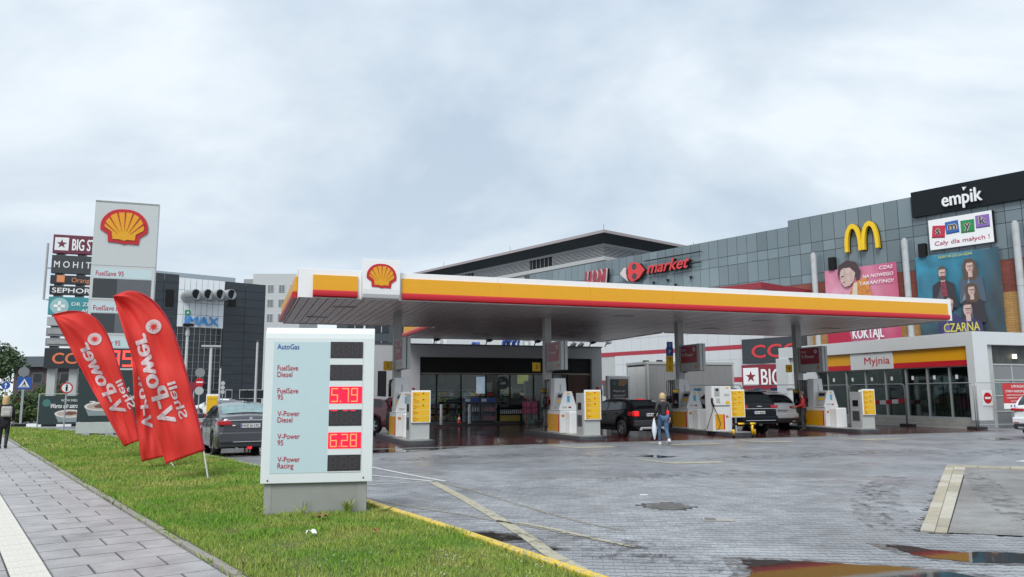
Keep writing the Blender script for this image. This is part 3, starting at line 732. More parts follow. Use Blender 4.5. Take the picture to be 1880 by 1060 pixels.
island(PA[2]+.1, 8.0, 'third pump island from the left, dark kerb behind the yellow and black guard rail'); island(PA[3]-.1, 6.4, 'rightmost pump island, dark kerb beside the man in red jacket')
def kiosk(a, label, thin=False):
    t = thing('price_board', label, 'price board', ST(a, .12, .15), AST, 'yellow price boards on the pump islands')
    if thin: MB().tube((0, .12, 0), (0, .12, .75), .035, 10).build('post', GALV, t)
    else:
        box('bin_cabinet', -.34, .34, .06, .66, 0, 1.55, PG_, t, .01); box('front_panel', -.31, .33, .035, .06, .02, .60, LGREY, t, .004)
        box('towel_slot', -.355, -.34, .2, .5, .95, 1.2, BLACK, t); box('bin_opening', -.355, -.34, .16, .54, .35, .75, DGREY, t, .004)
        MB().tube((-.1, .3, 1.55), (-.1, .3, 1.63), .07, 10).build('lamp_cap', WHITE, t)
    bd = box('board', -.31, .35, -.03, .03, .58, 1.66, WHITEC, t, .01); rows = ['V-Power\n95', 'V-Power\nRacing 100', 'V-Power\nDiesel', 'FuelSave\n95', 'FuelSave\nDiesel']
    for i, s in enumerate(rows):
        z1 = 1.605-i*.2; r_ = box('yellow_row', -.275, .315, -.036, -.03, z1-.19, z1, YELS, t)
        text('Shell', -.245, -.037, z1-.05, .030, RED, t, bold=.01); u, v = s.split('\n')
        text(u, -.245, -.037, z1-.108, .045, RED, t, bold=.01, sx=.85); text(v, -.245, -.037, z1-.168, .036, DGREY, t, bold=.01, sx=.85)
        if i < 3: MB().tube((.1, -.036, z1-.05), (.1, -.040, z1-.05), .03, 10).build('v_power_disc', RED, t)
    return t
kiosk(PA[0], 'grey service stand with yellow price board on the leftmost pump island'); kiosk(PA[1]+.03, 'grey service stand with yellow price board left of the parked black hatchback')
kiosk(PA[2]-.12, 'yellow price board on a thin post behind the yellow and black guard rail', True); kiosk(PA[3]-.05, 'grey service stand with yellow price board in front of the car wash windows')
HOSE = mat('hose_rubber', (.015, .015, .016), .4, var=.05)
def pump():
    t = thing('fuel_pump', 'x', 'fuel pump', (0, 0, 0), AST, 'fuel pumps under the canopy')
    box('cabinet', -.37, .37, .42, 1.75, .02, .88, PW, t, .015)
    box('yellow_panel', -.385, -.37, .62, 1.72, .08, .74, YEL, t, .003); box('red_stripe', -.385, -.37, .53, .60, .08, .74, RED, t)
    box('yellow_panel', .37, .385, .62, 1.72, .08, .74, YEL, t, .003)
    pe = pecten(t, -.25, .415, .68, .12, .006)
    m = MB().box(-.14, .42, 0, .41, -.02, .86); m.build('end_housing', WHITEC, t, .05)
    # tapered head
    hd = MB(); pr = [(-.40, .885), (.40, .885), (.16, 1.62), (-.16, 1.62)]; hd.prism(pr, .45, 1.05, 'y'); h = hd.build('head', PW, t, .02)
    # display faces on the slopes
    for s in (-1, 1):
        q = lambda k, z: (s*(.40-.24*(z-.885)/.735+k), z)
        d_ = MB(); a, b = q(.006, .93), q(.006, 1.56); a0, b0 = q(-.02, .93), q(-.02, 1.56)
        d_.hexa([(a0[0], .5, a0[1]), (a[0], .5, a[1]), (a[0], 1.0, a[1]), (a0[0], 1.0, a0[1]), (b0[0], .5, b0[1]), (b[0], .5, b[1]), (b[0], 1.0, b[1]), (b0[0], 1.0, b0[1])]).build('display_frame', PG_, t)
        for z0, z1, mm in ((1.38, 1.5, BLACK), (1.2, 1.3, YELS), (1.0, 1.15, LGREY)):
            d_ = MB(); a, b = q(.012, z0), q(.012, z1); a0, b0 = q(0, z0), q(0, z1)
            d_.hexa([(a0[0], .56, a0[1]), (a[0], .56, a[1]), (a[0], .94, a[1]), (a0[0], .94, a0[1]), (b0[0], .56, b0[1]), (b[0], .56, b[1]), (b[0], .94, b[1]), (b0[0], .94, b0[1])]).build('display', mm, t)
    box('blue_sticker', -.055, .06, .443, .449, 1.2, 1.45, CYAN, t); box('grade_label', -.06, .06, .443, .449, 1.5, 1.56, YELS, t)
    box('warning_label', -.26, -.06, .443, .449, .97, 1.04, LGREY, t); box('warning_label', .0, .12, .443, .449, .97, 1.03, MAROON, t)
    # hose tower
    tw = MB(); pr = [(-.30, .885), (.32, .885), (.22, 2.15), (-.26, 2.15)]; tw.prism(pr, 1.2, 1.6, 'y'); tw.build('hose_tower', PW, t, .015)
    box('slot_label', -.04, .02, 1.193, 1.199, 1.6, 1.9, LGREY, t)
    box('hose_rack', -.30, .30, 1.60, 2.3, .02, .16, DGREY, t, .01); box('rack_back', -.06, .06, 1.6, 2.3, .16, 2.1, PG_, t)
    for s in (-1,):
        for i in range(4):
            y = 1.70+i*.15; x = s*.30
            o = MB().tube((x-s*.12, y, .16), (x-s*.12, y, 2.12), .022, 6); o.build('hose_mast', STEEL, t)
            hs = MB().path([(x-s*.1, y+.03, 2.1), (x, y+.03, 2.08), (x+s*.03, y+.02, 1.9), (x+s*.03, y, 1.45)], .018, 6); 
            hs.path([(x+s*.04, y, 1.05), (x+s*.10, y-.01, .8), (x+s*.13, y-.02, .5), (x+s*.11, y-.03, .25), (x+s*.0, y-.04, .14), (x-s*.06, y-.05, .2)], .018, 6); hs.build('hose', HOSE, t, smooth=True)
            nz = MB().path([(x+s*.01, y, 1.42), (x+s*.05, y, 1.3), (x+s*.07, y, 1.14), (x+s*.02, y, 1.02)], .035, 6, r2=.022)
            nz.build('nozzle', RED if i in (0,) else (BLACK if i != 2 else DGREY), t, smooth=True)
            box('nozzle_boot', x-.05, x+.03, y-.05, y+.05, 1.1, 1.3, BLACK, t, .01)
    return t
p0 = pump()
PUMPS = [(PA[0]-.05, 1.75, 'fuel pump on the leftmost island, beside the dark red car'), (PA[1], 1.75, 'fuel pump between the shop front racks and the black hatchback'),
         (PA[2]+.05, 2.9, 'fuel pump right of the walking woman, beside the gas dispenser'), (PA[3]-.1, 1.75, 'fuel pump at the car wash end, where the man in red stands')]
for i, (a, b, lb) in enumerate(PUMPS):
    o = p0 if i == 0 else copy_tree(p0); o.location = ST(a, b, .15); o['label'] = lb
# gas dispenser
t = thing('gas_dispenser', 'white upright gas dispenser with hanging black hoses behind the yellow guard rail', 'gas dispenser', ST(PA[2]+.03, 1.1, .15), AST)
box('cabinet', -.62, .3, 0, .5, 0, 1.8, PW, t, .02); box('yellow_panel', -.5, -.12, -.012, 0, .08, .68, YEL, t); box('red_stripe', -.12, -.06, -.012, 0, .08, .68, RED, t)
box('black_band', -.60, .28, -.012, 0, 1.0, 1.03, BLACK, t); box('meter_panel', -.5, -.26, -.014, 0, 1.40, 1.74, PG_, t, .004); box('meter_window', -.44, -.32, -.018, -.012, 1.6, 1.7, BLACK, t)
box('nozzle_panel', -.42, -.26, -.014, 0, 1.14, 1.32, LGREY, t, .004); box('warning_label', .02, .2, -.006, 0, 1.08, 1.2, YELS, t); box('grade_label', .05, .18, -.006, 0, 1.70, 1.76, YELS, t); box('info_label', -.05, .2, -.006, 0, 1.40, 1.50, LGREY, t)
pecten(t, .06, 0, .58, .13, .006)
hh = MB().path([(-.62, -.06, 1.1), (-.7, -.12, .8), (-.95, -.2, .35), (-1.05, -.22, .12)], .016, 6).path([(-.60, -.06, 1.0), (-.5, -.15, .7), (-.40, -.2, .3), (-.52, -.22, .08), (-.6, -.2, .1)], .016, 6); hh.build('hose', HOSE, t, smooth=True)
MB().path([(-.66, -.05, 1.32), (-.68, -.08, 1.15), (-.6, -.1, 1.0)], .05, 8, r2=.03).build('nozzle', BLACK, t, smooth=True)
# guard rail
gb = ST(PA[2]-.72, -.42); gd = thing('guard_rail', 'black and yellow tubular guard rail at the front of the third pump island', 'guard rail', (gb.x, gb.y, 0), AST)
segs = [((0, 0, 0), (0, 0, .1), BLACK), ((0, 0, .1), (0, 0, .3), YELS)]
def rail(pts, m, nm): MB().path(pts, .045, 10).build(nm, m, gd, smooth=True)
rail([(0, 0, 0), (0, 0, .10)], BLACK, 'tube_section'); rail([(0, 0, .10), (0, 0, .30)], YELS, 'tube_section'); rail([(0, 0, .30), (0, 0, .40), (.03, 0, .47), (.1, 0, .5), (.2, 0, .5)], BLACK, 'tube_section')
rail([(.2, 0, .5), (.48, 0, .5)], YELS, 'tube_section'); rail([(.48, 0, .5), (.75, 0, .5)], BLACK, 'tube_section'); rail([(.75, 0, .5), (1.0, 0, .5)], YELS, 'tube_section')
rail([(.86, 0, 0), (.86, 0, .10)], BLACK, 'tube_section'); rail([(.86, 0, .1), (.86, 0, .46)], YELS, 'tube_section'); rail([(1.0, 0, .5), (1.2, .3, .5)], BLACK, 'tube_section'); rail([(1.2, .3, .5), (1.22, .33, .42), (1.22, .34, .28)], BLACK, 'tube_section'); rail([(1.22, .34, .28), (1.22, .34, .06)], YELS, 'tube_section')
# ------------------------------------------------------------------ signs on the pillars
def vsign(a, label):
    t = thing('pillar_sign', label, 'pillar sign', ST(a, 2.55, 2.62), AST-math.pi/2, 'lightbox signs on the canopy pillars')
    box('lightbox', -1.55, 0, -.13, .0, 0, 1.16, LGREY, t, .015); box('back_lightbox', -1.55, 0, .03, .16, 0, 1.16, LGREY, t, .015)
    fm = mat('maroon_face', (.30, .018, .04), .28, var=.03); box('maroon_face', -1.45, -.22, -.136, -.13, .37, 1.1, fm, t)
    wm = mat('sign_print_white', (.68, .64, .64), .4, var=.02)
    text('Shell', -1.37, -.138, .88, .12, wm, t, bold=.02); text('V-Power', -1.37, -.138, .64, .17, wm, t, bold=.03, width=.88)
    MB().prism(circ(-.42, .93, .09, 16), -.141, -.137, 'y').build('burst_disc', wm, t); MB().prism(circ(-.42, .93, .04, 10), -.143, -.141, 'y').build('burst_centre', fm, t)
    pecten(t, -.32, -.13, .19, .15, .006)
    box('bracket', -1.5, -1.3, -.02, .05, -.05, 0, GREY, t); box('bracket', -1.3, -.1, 0, .03, .1, 1.0, DGREY, t)
    return t
VS = ['maroon lightbox sign on the leftmost canopy pillar, facing left and washed by glare', 'maroon lightbox sign on the pillar above the pump beside the shop front', 'maroon lightbox sign on the pillar beside the grey container', 'maroon lightbox sign on the rightmost pillar beside the car wash']
v0 = vsign(PA[0], VS[0])
for i in (1, 2, 3):
    o = copy_tree(v0); o.location = ST(PA[i], 2.55, 2.62); o['label'] = VS[i]
# local x of the sign points toward the camera (-v); shift so that the face looks to -u
def numsign(px, py, s, a, face=YELS, col=MAROON, h=.36, label='', nm='pump_number_sign'):
    l, z = Vp(px, py, ST(0, 4.3), AST)
    t = thing(nm, label, 'number sign', ST(l, 4.28, z-h/2), AST, 'number signs on the canopy pillars')
    box('plate', -h*.48, h*.48, -.02, .02, 0, h, face, t, .004); text(s, 0, -.021, h*.24, h*.5, col, t, bold=.03, align='CENTER'); return t
numsign(712, 672, '1', 0, label='yellow square number sign 1 on the leftmost pillar'); numsign(984.5, 674, '3', 0, label='yellow square number sign 3 on the second pillar')
numsign(1229, 661, '7', 0, label='yellow square number sign 7 on the third pillar'); numsign(1229, 675.5, '5', 0, label='yellow square number sign 5 below number 7 on the third pillar')
numsign(1448, 677, '9', 0, label='yellow square number sign 9 on the rightmost pillar'); 
numsign(1229, 646, 'P', 0, BLUE, WHITEC, .36, 'dark blue service sign above yellow number 7 on the third pillar', 'blue_service_sign'); numsign(1229, 634, 'i', 0, BLUE, WHITEC, .3, 'small dark blue sign topmost on the third pillar, under the canopy', 'blue_service_sign')
# advertising frames on the pillars
for i, (px, lb) in enumerate([(1240, 'small framed dark notice on the third canopy pillar behind the hoses'), (1461, 'small framed dark notice on the rightmost canopy pillar'), (999, 'small framed pale notice on the second canopy pillar above the hoses')]):
    l, z = Vp(px, 725, ST(0, 4.2), AST); t = thing('pillar_notice', lb, 'notice', ST(l, 4.17, z-.5), AST, 'notices on the canopy pillars')
    box('frame', -.16, .16, 0, .025, -.1, .75, DGREY, t, .005); box('header_strip', -.14, .14, -.004, 0, .6, .72, YELS, t); box('print', -.13, .13, -.004, 0, .0, .55, BLACK if i < 2 else LGREY, t)
    MB().prism([(-.1, .12), (-.02, .3), (.03, .22), (.1, .12)], -.008, -.004, 'y').build('print_motif', GREY, t)
# cameras, floodlights hang on shop edge (built with shop)
# ================================================================== shop
SO = ST(0, 17.2); SW = thing('station_shop', 'low grey petrol station shop with dark glazed front under the canopy', 'shop', SO, AST)
SWALL = mat('shop_wall', (.42, .44, .455), .55, var=.03, dirt=.08, bump=.05); BRN = mat('brown_slats', (.10, .048, .035), .55, var=.15, stretch=(.5, 1, 8))
aL, _ = Vp(771, 700, SO, AST); aR, _ = Vp(1087, 700, SO, AST); aE, zT = Vp(1104, 638, SO, AST); z1 = Vp(900, 657, SO, AST)[1]; z2 = Vp(900, 686, SO, AST)[1]
ZP = .14
aW = Vp(590, 700, SO, AST)[0]; box('wall', aW, aL, 0, .3, 0, 4.5, SWALL, SW); box('wall', aR, aE, 0, .3, 0, 4.5, SWALL, SW); box('lintel', aL, aR, 0, .3, z1, 4.5, SWALL, SW)
box('side_wall', aE-.25, aE, .3, 9, 0, 4.5, SWALL, SW); box('side_wall', aW, aW+.25, .3, 9, 0, 4.5, SWALL, SW); box('back_wall', aW+.25, aE-.25, 8.75, 9, 0, 4.5, SWALL, SW)
box('roof', aW+.25, aE-.25, .3, 8.75, 4.2, 4.4, GREY, SW); box('parapet_cap', aW-.05, aE+.05, -.05, .35, 4.5, 4.56, mat('parapet_dark', (.06, .07, .085), .4), SW)
box('black_header', aL, aR, .24, .3, z2, z1, BLACK, SW); box('header_trim', aL, aR, .18, .24, z2-.03, z2+.03, mat('brass_trim', (.28, .25, .18), .4, .3), SW)
box('plinth_step', aL-.4, aR+.3, -1.4, 0, 0, ZP, mat('dark_step', (.025, .026, .03), .35, var=.1), SW, .01)
box('interior_floor', aL, aE-.26, .3, 8.7, 0, ZP, mat('shop_floor', (.10, .10, .10), .25), SW)
INW = mat('shop_interior_wall', (.06, .056, .052), .6, var=.1); box('interior_wall', aL, aR, 5.0, 5.1, ZP, 3.3, INW, SW); box('interior_wall', aL-.12, aL, .3, 5.0, ZP, 3.3, INW, SW); box('interior_ceiling', aL, aR, .3, 5, 3.3, 3.35, INW, SW)
LITW = mat('lamp_tube', (1, .95, .85), .4, emit=22.0, var=0)
for i, (x, y) in enumerate([(2.2, 1.5), (4.2, 2.8), (5.6, 1.6), (5.9, 3.4), (7.6, 2.0), (8.6, 3.4)]): box('ceiling_lamp', aL+x-.3, aL+x+.3, y-.04, y+.04, 3.25, 3.3, LITW, SW)
SG = glass('shop_glass', (.86, .92, .93), .95)
slx = Vp(1045, 700, SO, AST)[0]; ed = [aL, aL+1.05, aL+2.5, aL+4.0, aL+5.5, aL+7.0, aL+8.2, slx]
for a, b in zip(ed, ed[1:]):
    box('window_pane', a+.04, b-.04, .33, .342, ZP+.05, z2-.06, SG, SW); box('mullion', b-.04, b+.04, .30, .37, ZP, z2-.03, BLACK, SW)
box('window_sill', aL, slx, .3, .37, ZP, ZP+.05, BLACK, SW); box('window_head', aL, slx, .3, .37, z2-.06, z2-.03, BLACK, SW)
n = 17; zz_ = (z2-ZP-.1)/n
for i in range(n): box('slat', slx+.05, aR, .26+(i % 2)*.01, .3, ZP+.05+i*zz_+.012, ZP+.05+(i+1)*zz_-.012, BRN, SW, .004)
box('slat_backing', slx+.05, aR, .3, .34, ZP, z2-.06, BLACK, SW)
# left narrow window and small fittings
w0, w1 = Vp(695, 700, SO, AST), Vp(707, 700, SO, AST); zt, zb = Vp(701, 683, SO, AST)[1], Vp(701, 727, SO, AST)[1]
wf = box('window_frame', w0[0]-.05, w1[0]+.05, -.03, 0, zb-.05, zt+.05, BLACK, SW); box('window_pane', w0[0], w1[0], -.035, -.03, zb, zt, glass('dark_glass', (.3, .35, .38), .3), SW)
w0 = Vp(732, 680, SO, AST)[0]; box('vent_slot', w0, w0+.12, -.02, 0, 2.6, 3.3, BLACK, SW)
# interior furnishings seen through the glass
def fit(nm, px0, px1, py0, py1, y0, y1, m, label=None, cat=None, zmin=None):
    O = SO+V*y0; a, t_ = Vp(px0, py0, O, AST); b, z0 = Vp(px1, py1, O, AST)
    if zmin is not None: z0 = zmin
    return box(nm, a, b, y0, y1, z0, t_, m, SW)
SCR = mat('screen_lit', (.22, .38, .80), .3, emit=.35, var=.25, vscale=.8, rgb2=(.7, .8, .95))
def hung(nm, px0, px1, py0, py1, y0, y1, m, label, cat):
    O = SO+V*y0; a, t_ = Vp(px0, py0, O, AST); b, z0 = Vp(px1, py1, O, AST)
    o = box(nm, a, b, y0, y1, z0, t_, m); o.location = SO; o.rotation_euler.z = AST; tag(o, label, cat); return o
hung('info_screen', 875, 892, 692, 723, .6, .66, SCR, 'tall lit blue and white screen hanging behind the shop window', 'screen')
hung('notice_board', 789, 815, 688, 704, .6, .63, mat('notice_beige', (.30, .27, .15), .6, var=.12), 'beige notice board behind the leftmost shop windows', 'notice board')
hung('menu_board', 950, 970, 688, 705, 4.7, 4.75, mat('menu_green', (.20, .22, .05), .5, emit=.25), 'dim greenish lit menu board at the back of the shop', 'menu board')
hung('cafe_poster', 893, 906, 704, 722, .6, .62, mat('poster_olive', (.20, .19, .08), .6, var=.2), 'olive poster right of the lit screen in the shop window', 'poster')
hung('small_notice', 912, 919, 707, 713, .5, .52, WHITE, 'tiny white notice left of the round cafe sign', 'notice')
hung('till_counter', 930, 985, 731, 765, 2.0, 2.7, mat('counter_grey', (.13, .13, .135), .4), 'grey till counter inside the shop', 'counter')
hung('coffee_machine', 941, 955, 718, 731, 2.1, 2.6, GREY, 'grey coffee machine on the till counter inside the shop', 'coffee machine')
hung('service_counter', 791, 805, 731, 742, .9, 1.5, LGREY, 'pale grey counter end inside the leftmost shop window', 'counter')
hung('wall_poster', 923, 940, 711, 726, 4.0, 4.05, mat('poster_brown', (.22, .19, .12), .6, var=.2), 'brown framed poster behind the counter in the shop', 'poster')
hung('red_poster', 893, 905, 712, 728, 3.9, 3.95, MAROON, 'dark red poster deep inside the shop', 'poster')
O_ = SO+V*.25; a, z = Vp(924, 703, O_, AST); t = thing('cafe_sign', 'round dark green window sign with the white word café', 'sign', SO, AST)
MB().prism(circ(a, z, .38, 24), .31, .325, 'y').build('disc', mat('cafe_green', (.01, .035, .035), .4), t); text('café', a, .305, z-.09, .17, WHITEC, t, bold=.02, align='CENTER'); text('nowe', a-.14, .305, z+.13, .07, WHITEC, t, align='CENTER')
# shelves of goods inside the shop, single items too small to pick apart
rs_g = random.Random(12); gcol = [mat('goods_a', (.50, .08, .06), .5), mat('goods_b', (.55, .45, .08), .5), mat('goods_c', (.08, .20, .42), .5), mat('goods_d', (.55, .55, .52), .5), mat('goods_e', (.10, .28, .10), .5)]
for gi, (gx, gy, gw, gh, lb) in enumerate([(1.2, 4.5, 2.0, 2.0, 'tall wall shelf of mixed goods at the back left of the shop'), (3.6, 4.5, 2.2, 2.1, 'tall wall shelf of mixed goods behind the lit screen'), (6.3, 4.5, 1.9, 2.1, 'tall wall shelf of mixed goods behind the round café sign'), (2.2, 2.2, 1.5, 1.25, 'low shelf of mixed goods inside the left shop windows'), (4.7, 2.4, 1.4, 1.3, 'low shelf of mixed goods inside the middle shop windows')]):
    p = SO+U*(aL+gx)+V*gy; t = thing('goods_shelf', lb, 'shelf', (p.x, p.y, ZP), AST, 'goods shelves inside the shop'); box('back_panel', 0, gw, .36, .4, 0, gh, DGREY, t); ms = [MB() for _ in gcol]; nr_ = int(gh/.36)
    for r in range(nr_+1): box('shelf', 0, gw, 0, .36, r*.36, r*.36+.025, LGREY, t)
    for r in range(nr_):
        x = .03
        while x < gw-.12: w_ = rs_g.uniform(.07, .16); ms[rs_g.randrange(5)].box(x, x+w_-.01, .04, .3, r*.36+.026, r*.36+rs_g.uniform(.18, .31)); x += w_
    for m, mm in zip(ms, gcol): o = m.build('packets', mm, t); o['kind'] = 'stuff'
# shelving and goods in front of the windows
BP = [mat('goods_white', (.55, .56, .58), .35), mat('goods_pink', (.52, .25, .28), .4), mat('goods_blue', (.20, .30, .42), .35), mat('goods_green', (.03, .07, .07), .35), mat('goods_orange', (.45, .20, .08), .4)]
def shelf(px0, px1, py0, label, mats_, cab, nrow=2, b=-.55):
    O = SO+V*b; a0, zt = Vp(px0, py0, O, AST); a1 = Vp(px1, py0, O, AST)[0]; w_ = a1-a0
    p = SO+U*a0+V*b; t = thing('goods_rack', label, 'goods rack', (p.x, p.y, ZP), AST, 'goods racks in front of the shop'); h = zt-ZP
    box('back_panel', 0, w_, .42, .45, 0, h, cab, t); box('side_panel', 0, .03, 0, .42, 0, h*.82, cab, t); box('side_panel', w_-.03, w_, 0, .42, 0, h*.82, cab, t)
    box('header_board', 0, w_, .1, .42, h*.82, h, BLUE if cab is not BLACK else BLACK, t, .01); box('header_print', .06, w_*.4, .095, .1, h*.84, h*.97, WHITE if cab is not BLACK else DGREY, t)
    for r in range(nrow+1): box('shelf', .03, w_-.03, .02, .42, h*.04+r*h*.38-.012, h*.04+r*h*.38+.012, cab, t)
    for r in range(nrow):
        m = MB(); z = h*.04+r*h*.38+.014; k = max(5, int(w_/.13))
        for i in range(k):
            x = .08+(w_-.16)*i/(k-1); m.tube((x, .12, z), (x, .12, z+.2), .045, 7); m.tube((x, .12, z+.2), (x, .12, z+.26), .02, 6)
        o = m.build('bottles', mats_[r], t); o['kind'] = 'stuff'
    return t
CABG = mat('rack_bluegrey', (.17, .20, .23), .45)
shelf(853, 881, 731, 'blue grey rack of bottles in front of the shop, left one of the pair', (BP[2], BP[0]), CABG); shelf(883, 911, 731, 'blue grey rack with pink bottles, right one of the pair', (BP[1], BP[1]), CABG)
shelf(917, 960, 743, 'low black rack of dark oil cans above a yellow base, left of the pink goods', (BP[3], BP[0]), BLACK)
a0, _ = Vp(917, 766, SO+V*(-.58), AST); a1, _ = Vp(956, 766, SO+V*(-.58), AST)
hung('yellow_base_board', 918, 955, 763, 773, -.62, -.58, mat('dull_yellow', (.36, .27, .03), .45), 'dull yellow board along the foot of the low black rack', 'board')
t_ = thing('pink_goods_stack', 'stack of pink wrapped packs on a trolley beside the second pump', 'goods stack', SO+U*(Vp(962, 740, SO+V*-1.0, AST)[0])+V*-1.0+Vector((0, 0, ZP)), AST)
PKM = mat('pink_wrap', (.55, .12, .24), .35, var=.2, vscale=9)
for i in range(2):
    for j in range(3): box('pack', .05+i*.42, .43+i*.42, .02+.02*j, .5, .05+j*.36, .38+j*.36, [mat('pack_green', (.15, .28, .24), .4, var=.3), PKM, PKM][j], t_, .03)
hung('tall_goods_stand', 965, 985, 700, 732, .5, .8, mat('stand_mixed', (.25, .20, .16), .5, var=.3, vscale=9), 'narrow stand of mixed packets inside the window left of the second pillar', 'goods stand')
# red trolley frame
g = ST(Vp(967, 790, ST(0, 15.0), AST)[0], 15.0); t = thing('red_cart_frame', 'thin red metal display frame standing left of the second pump', 'display frame', (g.x, g.y, 0), AST)
for x, y in ((0, 0), (.55, 0), (0, .5), (.55, .5)): MB().tube((x, y, 0), (x, y, 1.5), .018, 6).build('upright', mat('frame_red', (.35, .03, .04), .4), t)
for z in (.3, .9, 1.5): MB().path([(0, 0, z), (.55, 0, z), (.55, .5, z), (0, .5, z), (0, 0, z)], .012, 5).build('rail', MATS['frame_red'], t)
box('lower_pack', .04, .5, .06, .44, .02, .28, MATS['pack_green'], t, .03)
def bollard(px, py, label, h=.95):
    g = G(px, py, ZP); t = thing('bollard', label, 'bollard', g, 0, 'white bollards before the shop')
    MB().tube((0, 0, 0), (0, 0, h), .075, 14).tube((0, 0, h), (0, 0, h+.03), .075, 14, .04).build('post', mat('bollard_white', (.52, .53, .53), .4, var=.03, dirt=.2), t, smooth=False); MB().tube((0, 0, 0), (0, 0, .35), .085, 14).build('sleeve', LGREY, t); return t
bollard(810, 780, 'white round bollard before the shop entrance, nearest the leftmost pump', 1.0); bollard(862, 778, 'white round bollard in front of the left goods rack', 1.0)
g = G(843, 777, ZP); t = thing('traffic_cone', 'small red and white traffic cone left of the goods racks', 'traffic cone', g)
box('base', -.13, .13, -.13, .13, 0, .03, RED, t); MB().tube((0, 0, .03), (0, 0, .2), .1, 12, .07).build('lower_band', mat('cone_red', (.5, .05, .02), .5), t); MB().tube((0, 0, .2), (0, 0, .32), .07, 12, .045).build('white_band', WHITEC, t); MB().tube((0, 0, .32), (0, 0, .46), .045, 12, .02).build('tip', MATS['cone_red'], t)
# cctv cameras and floodlights on the parapet
for px, py, lb in [(797, 632, 'small black floodlight on the shop parapet, leftmost'), (893, 634, 'small black floodlight on the shop parapet left of the second pillar'), (982, 634, 'black floodlight on the shop parapet just left of the second pillar'), (1083, 634, 'black twin floodlight on the right end of the shop parapet'), (1112, 637, 'pale camera reaching out from the right corner of the shop roof')]:
    a, z = Vp(px, py+4, SO, AST); p = SO+U*a; t = thing('wall_floodlight', lb, 'floodlight', (p.x, p.y, 4.56), AST, 'lights and cameras on the shop parapet')
    MB().path([(0, .1, 0), (0, 0, .12), (0, -.2, .16)], .03, 6).build('arm', BLACK, t); MB().box(-.16, .16, -.42, -.15, .02, .16, mtx((0, 0, .08), .5, -.3)).build('housing', BLACK if 'pale' not in lb else LGREY, t, .01)
# things on the shop roof
def accond(px, py, label):
    O = SO+V*2.5; a, z = Vp(px, py, O, AST); p = O+U*a; t = thing('air_conditioner', label, 'air conditioner', (p.x, p.y, 4.4), AST, 'air conditioners on the shop roof')
    box('housing', -.45, .45, 0, .4, .05, .85, WHITE, t, .02); MB().tube((-.1, -.01, .45), (-.1, 0, .45), .3, 18).build('fan_guard', LGREY, t); MB().tube((-.1, -.02, .45), (-.1, -.01, .45), .12, 12).build('fan_hub', WHITE, t)
accond(808, 630, 'white air conditioner on the shop roof, left of the blue pipes'); accond(969, 633, 'white air conditioner on the shop roof beside the second pillar')
O = SO+V*3.0
for i, px in enumerate((925, 933, 943, 953)):
    a, z = Vp(px, 630, O, AST); p = O+U*a; o = MB().path([(0, 0, 0), (0, 0, .5), (.05, -.1, .62), (.12, -.25, .62)], .13, 10).build('blue_vent_pipe', mat('vent_blue', (.03, .08, .32), .35), None, smooth=True); o.location = (p.x, p.y, 4.4)
    tag(o, ['leftmost', 'second', 'third', 'rightmost'][i]+' of the four stubby blue vent pipes on the shop roof', 'vent pipe', 'blue vent pipes on the shop roof')
a, z = Vp(872, 630, O, AST); p = O+U*a; o = MB().path([(-.2, 0, 0), (-.1, 0, .45), (.2, 0, .45), (.3, 0, 0)], .12, 10).build('blue_duct_bend', MATS['vent_blue'], None, smooth=True); o.location = (p.x, p.y, 4.4); tag(o, 'bent blue duct on the shop roof left of the four vent pipes', 'duct')
for i, px in enumerate((1050, 1064)):
    a, z = Vp(px, 632, O, AST); p = O+U*a; o = MB().path([(0, 0, 0), (0, 0, .42), (.1, 0, .52), (.25, 0, .42)], .14, 10).build('dark_vent_cowl', DGREY, None, smooth=True); o.location = (p.x, p.y, 4.4); tag(o, ('left' if i == 0 else 'right')+' one of two dark vent cowls on the right of the shop roof', 'vent cowl')
# wall signs by the shop corner
def psign(px0, px1, py0, py1, m, label, s=None, sm=None, nm='wall_sign', off=-.03, cat='sign'):
    a0, zt = Vp(px0, py0, SO, AST); a1, zb = Vp(px1, py1, SO, AST); t = thing(nm, label, cat, SO, AST); box('plate', a0, a1, off, off+.02, zb, zt, m, t)
    if s: text(s, (a0*.7+a1*.3), off-.002, zb+(zt-zb)*.25, (zt-zb)*.55, sm, t, align='CENTER', bold=.02)
    return t
psign(1093, 1106, 716, 725.5, BLUE, 'blue parking sign on the shop wall left of the poster display', 'P', WHITEC); psign(1094, 1099.5, 711, 716, RED, 'small red fire sign above the blue parking sign', nm='fire_sign')
psign(757, 761, 712, 716, MAROON, 'small dark red sign on the shop wall above the left price board', nm='fire_sign')
psign(1107, 1113, 700, 728, LGREY, 'tall pale notice board at the right edge of the shop wall', nm='notice_board', cat='notice board')
O4 = ST(0, 15.0)
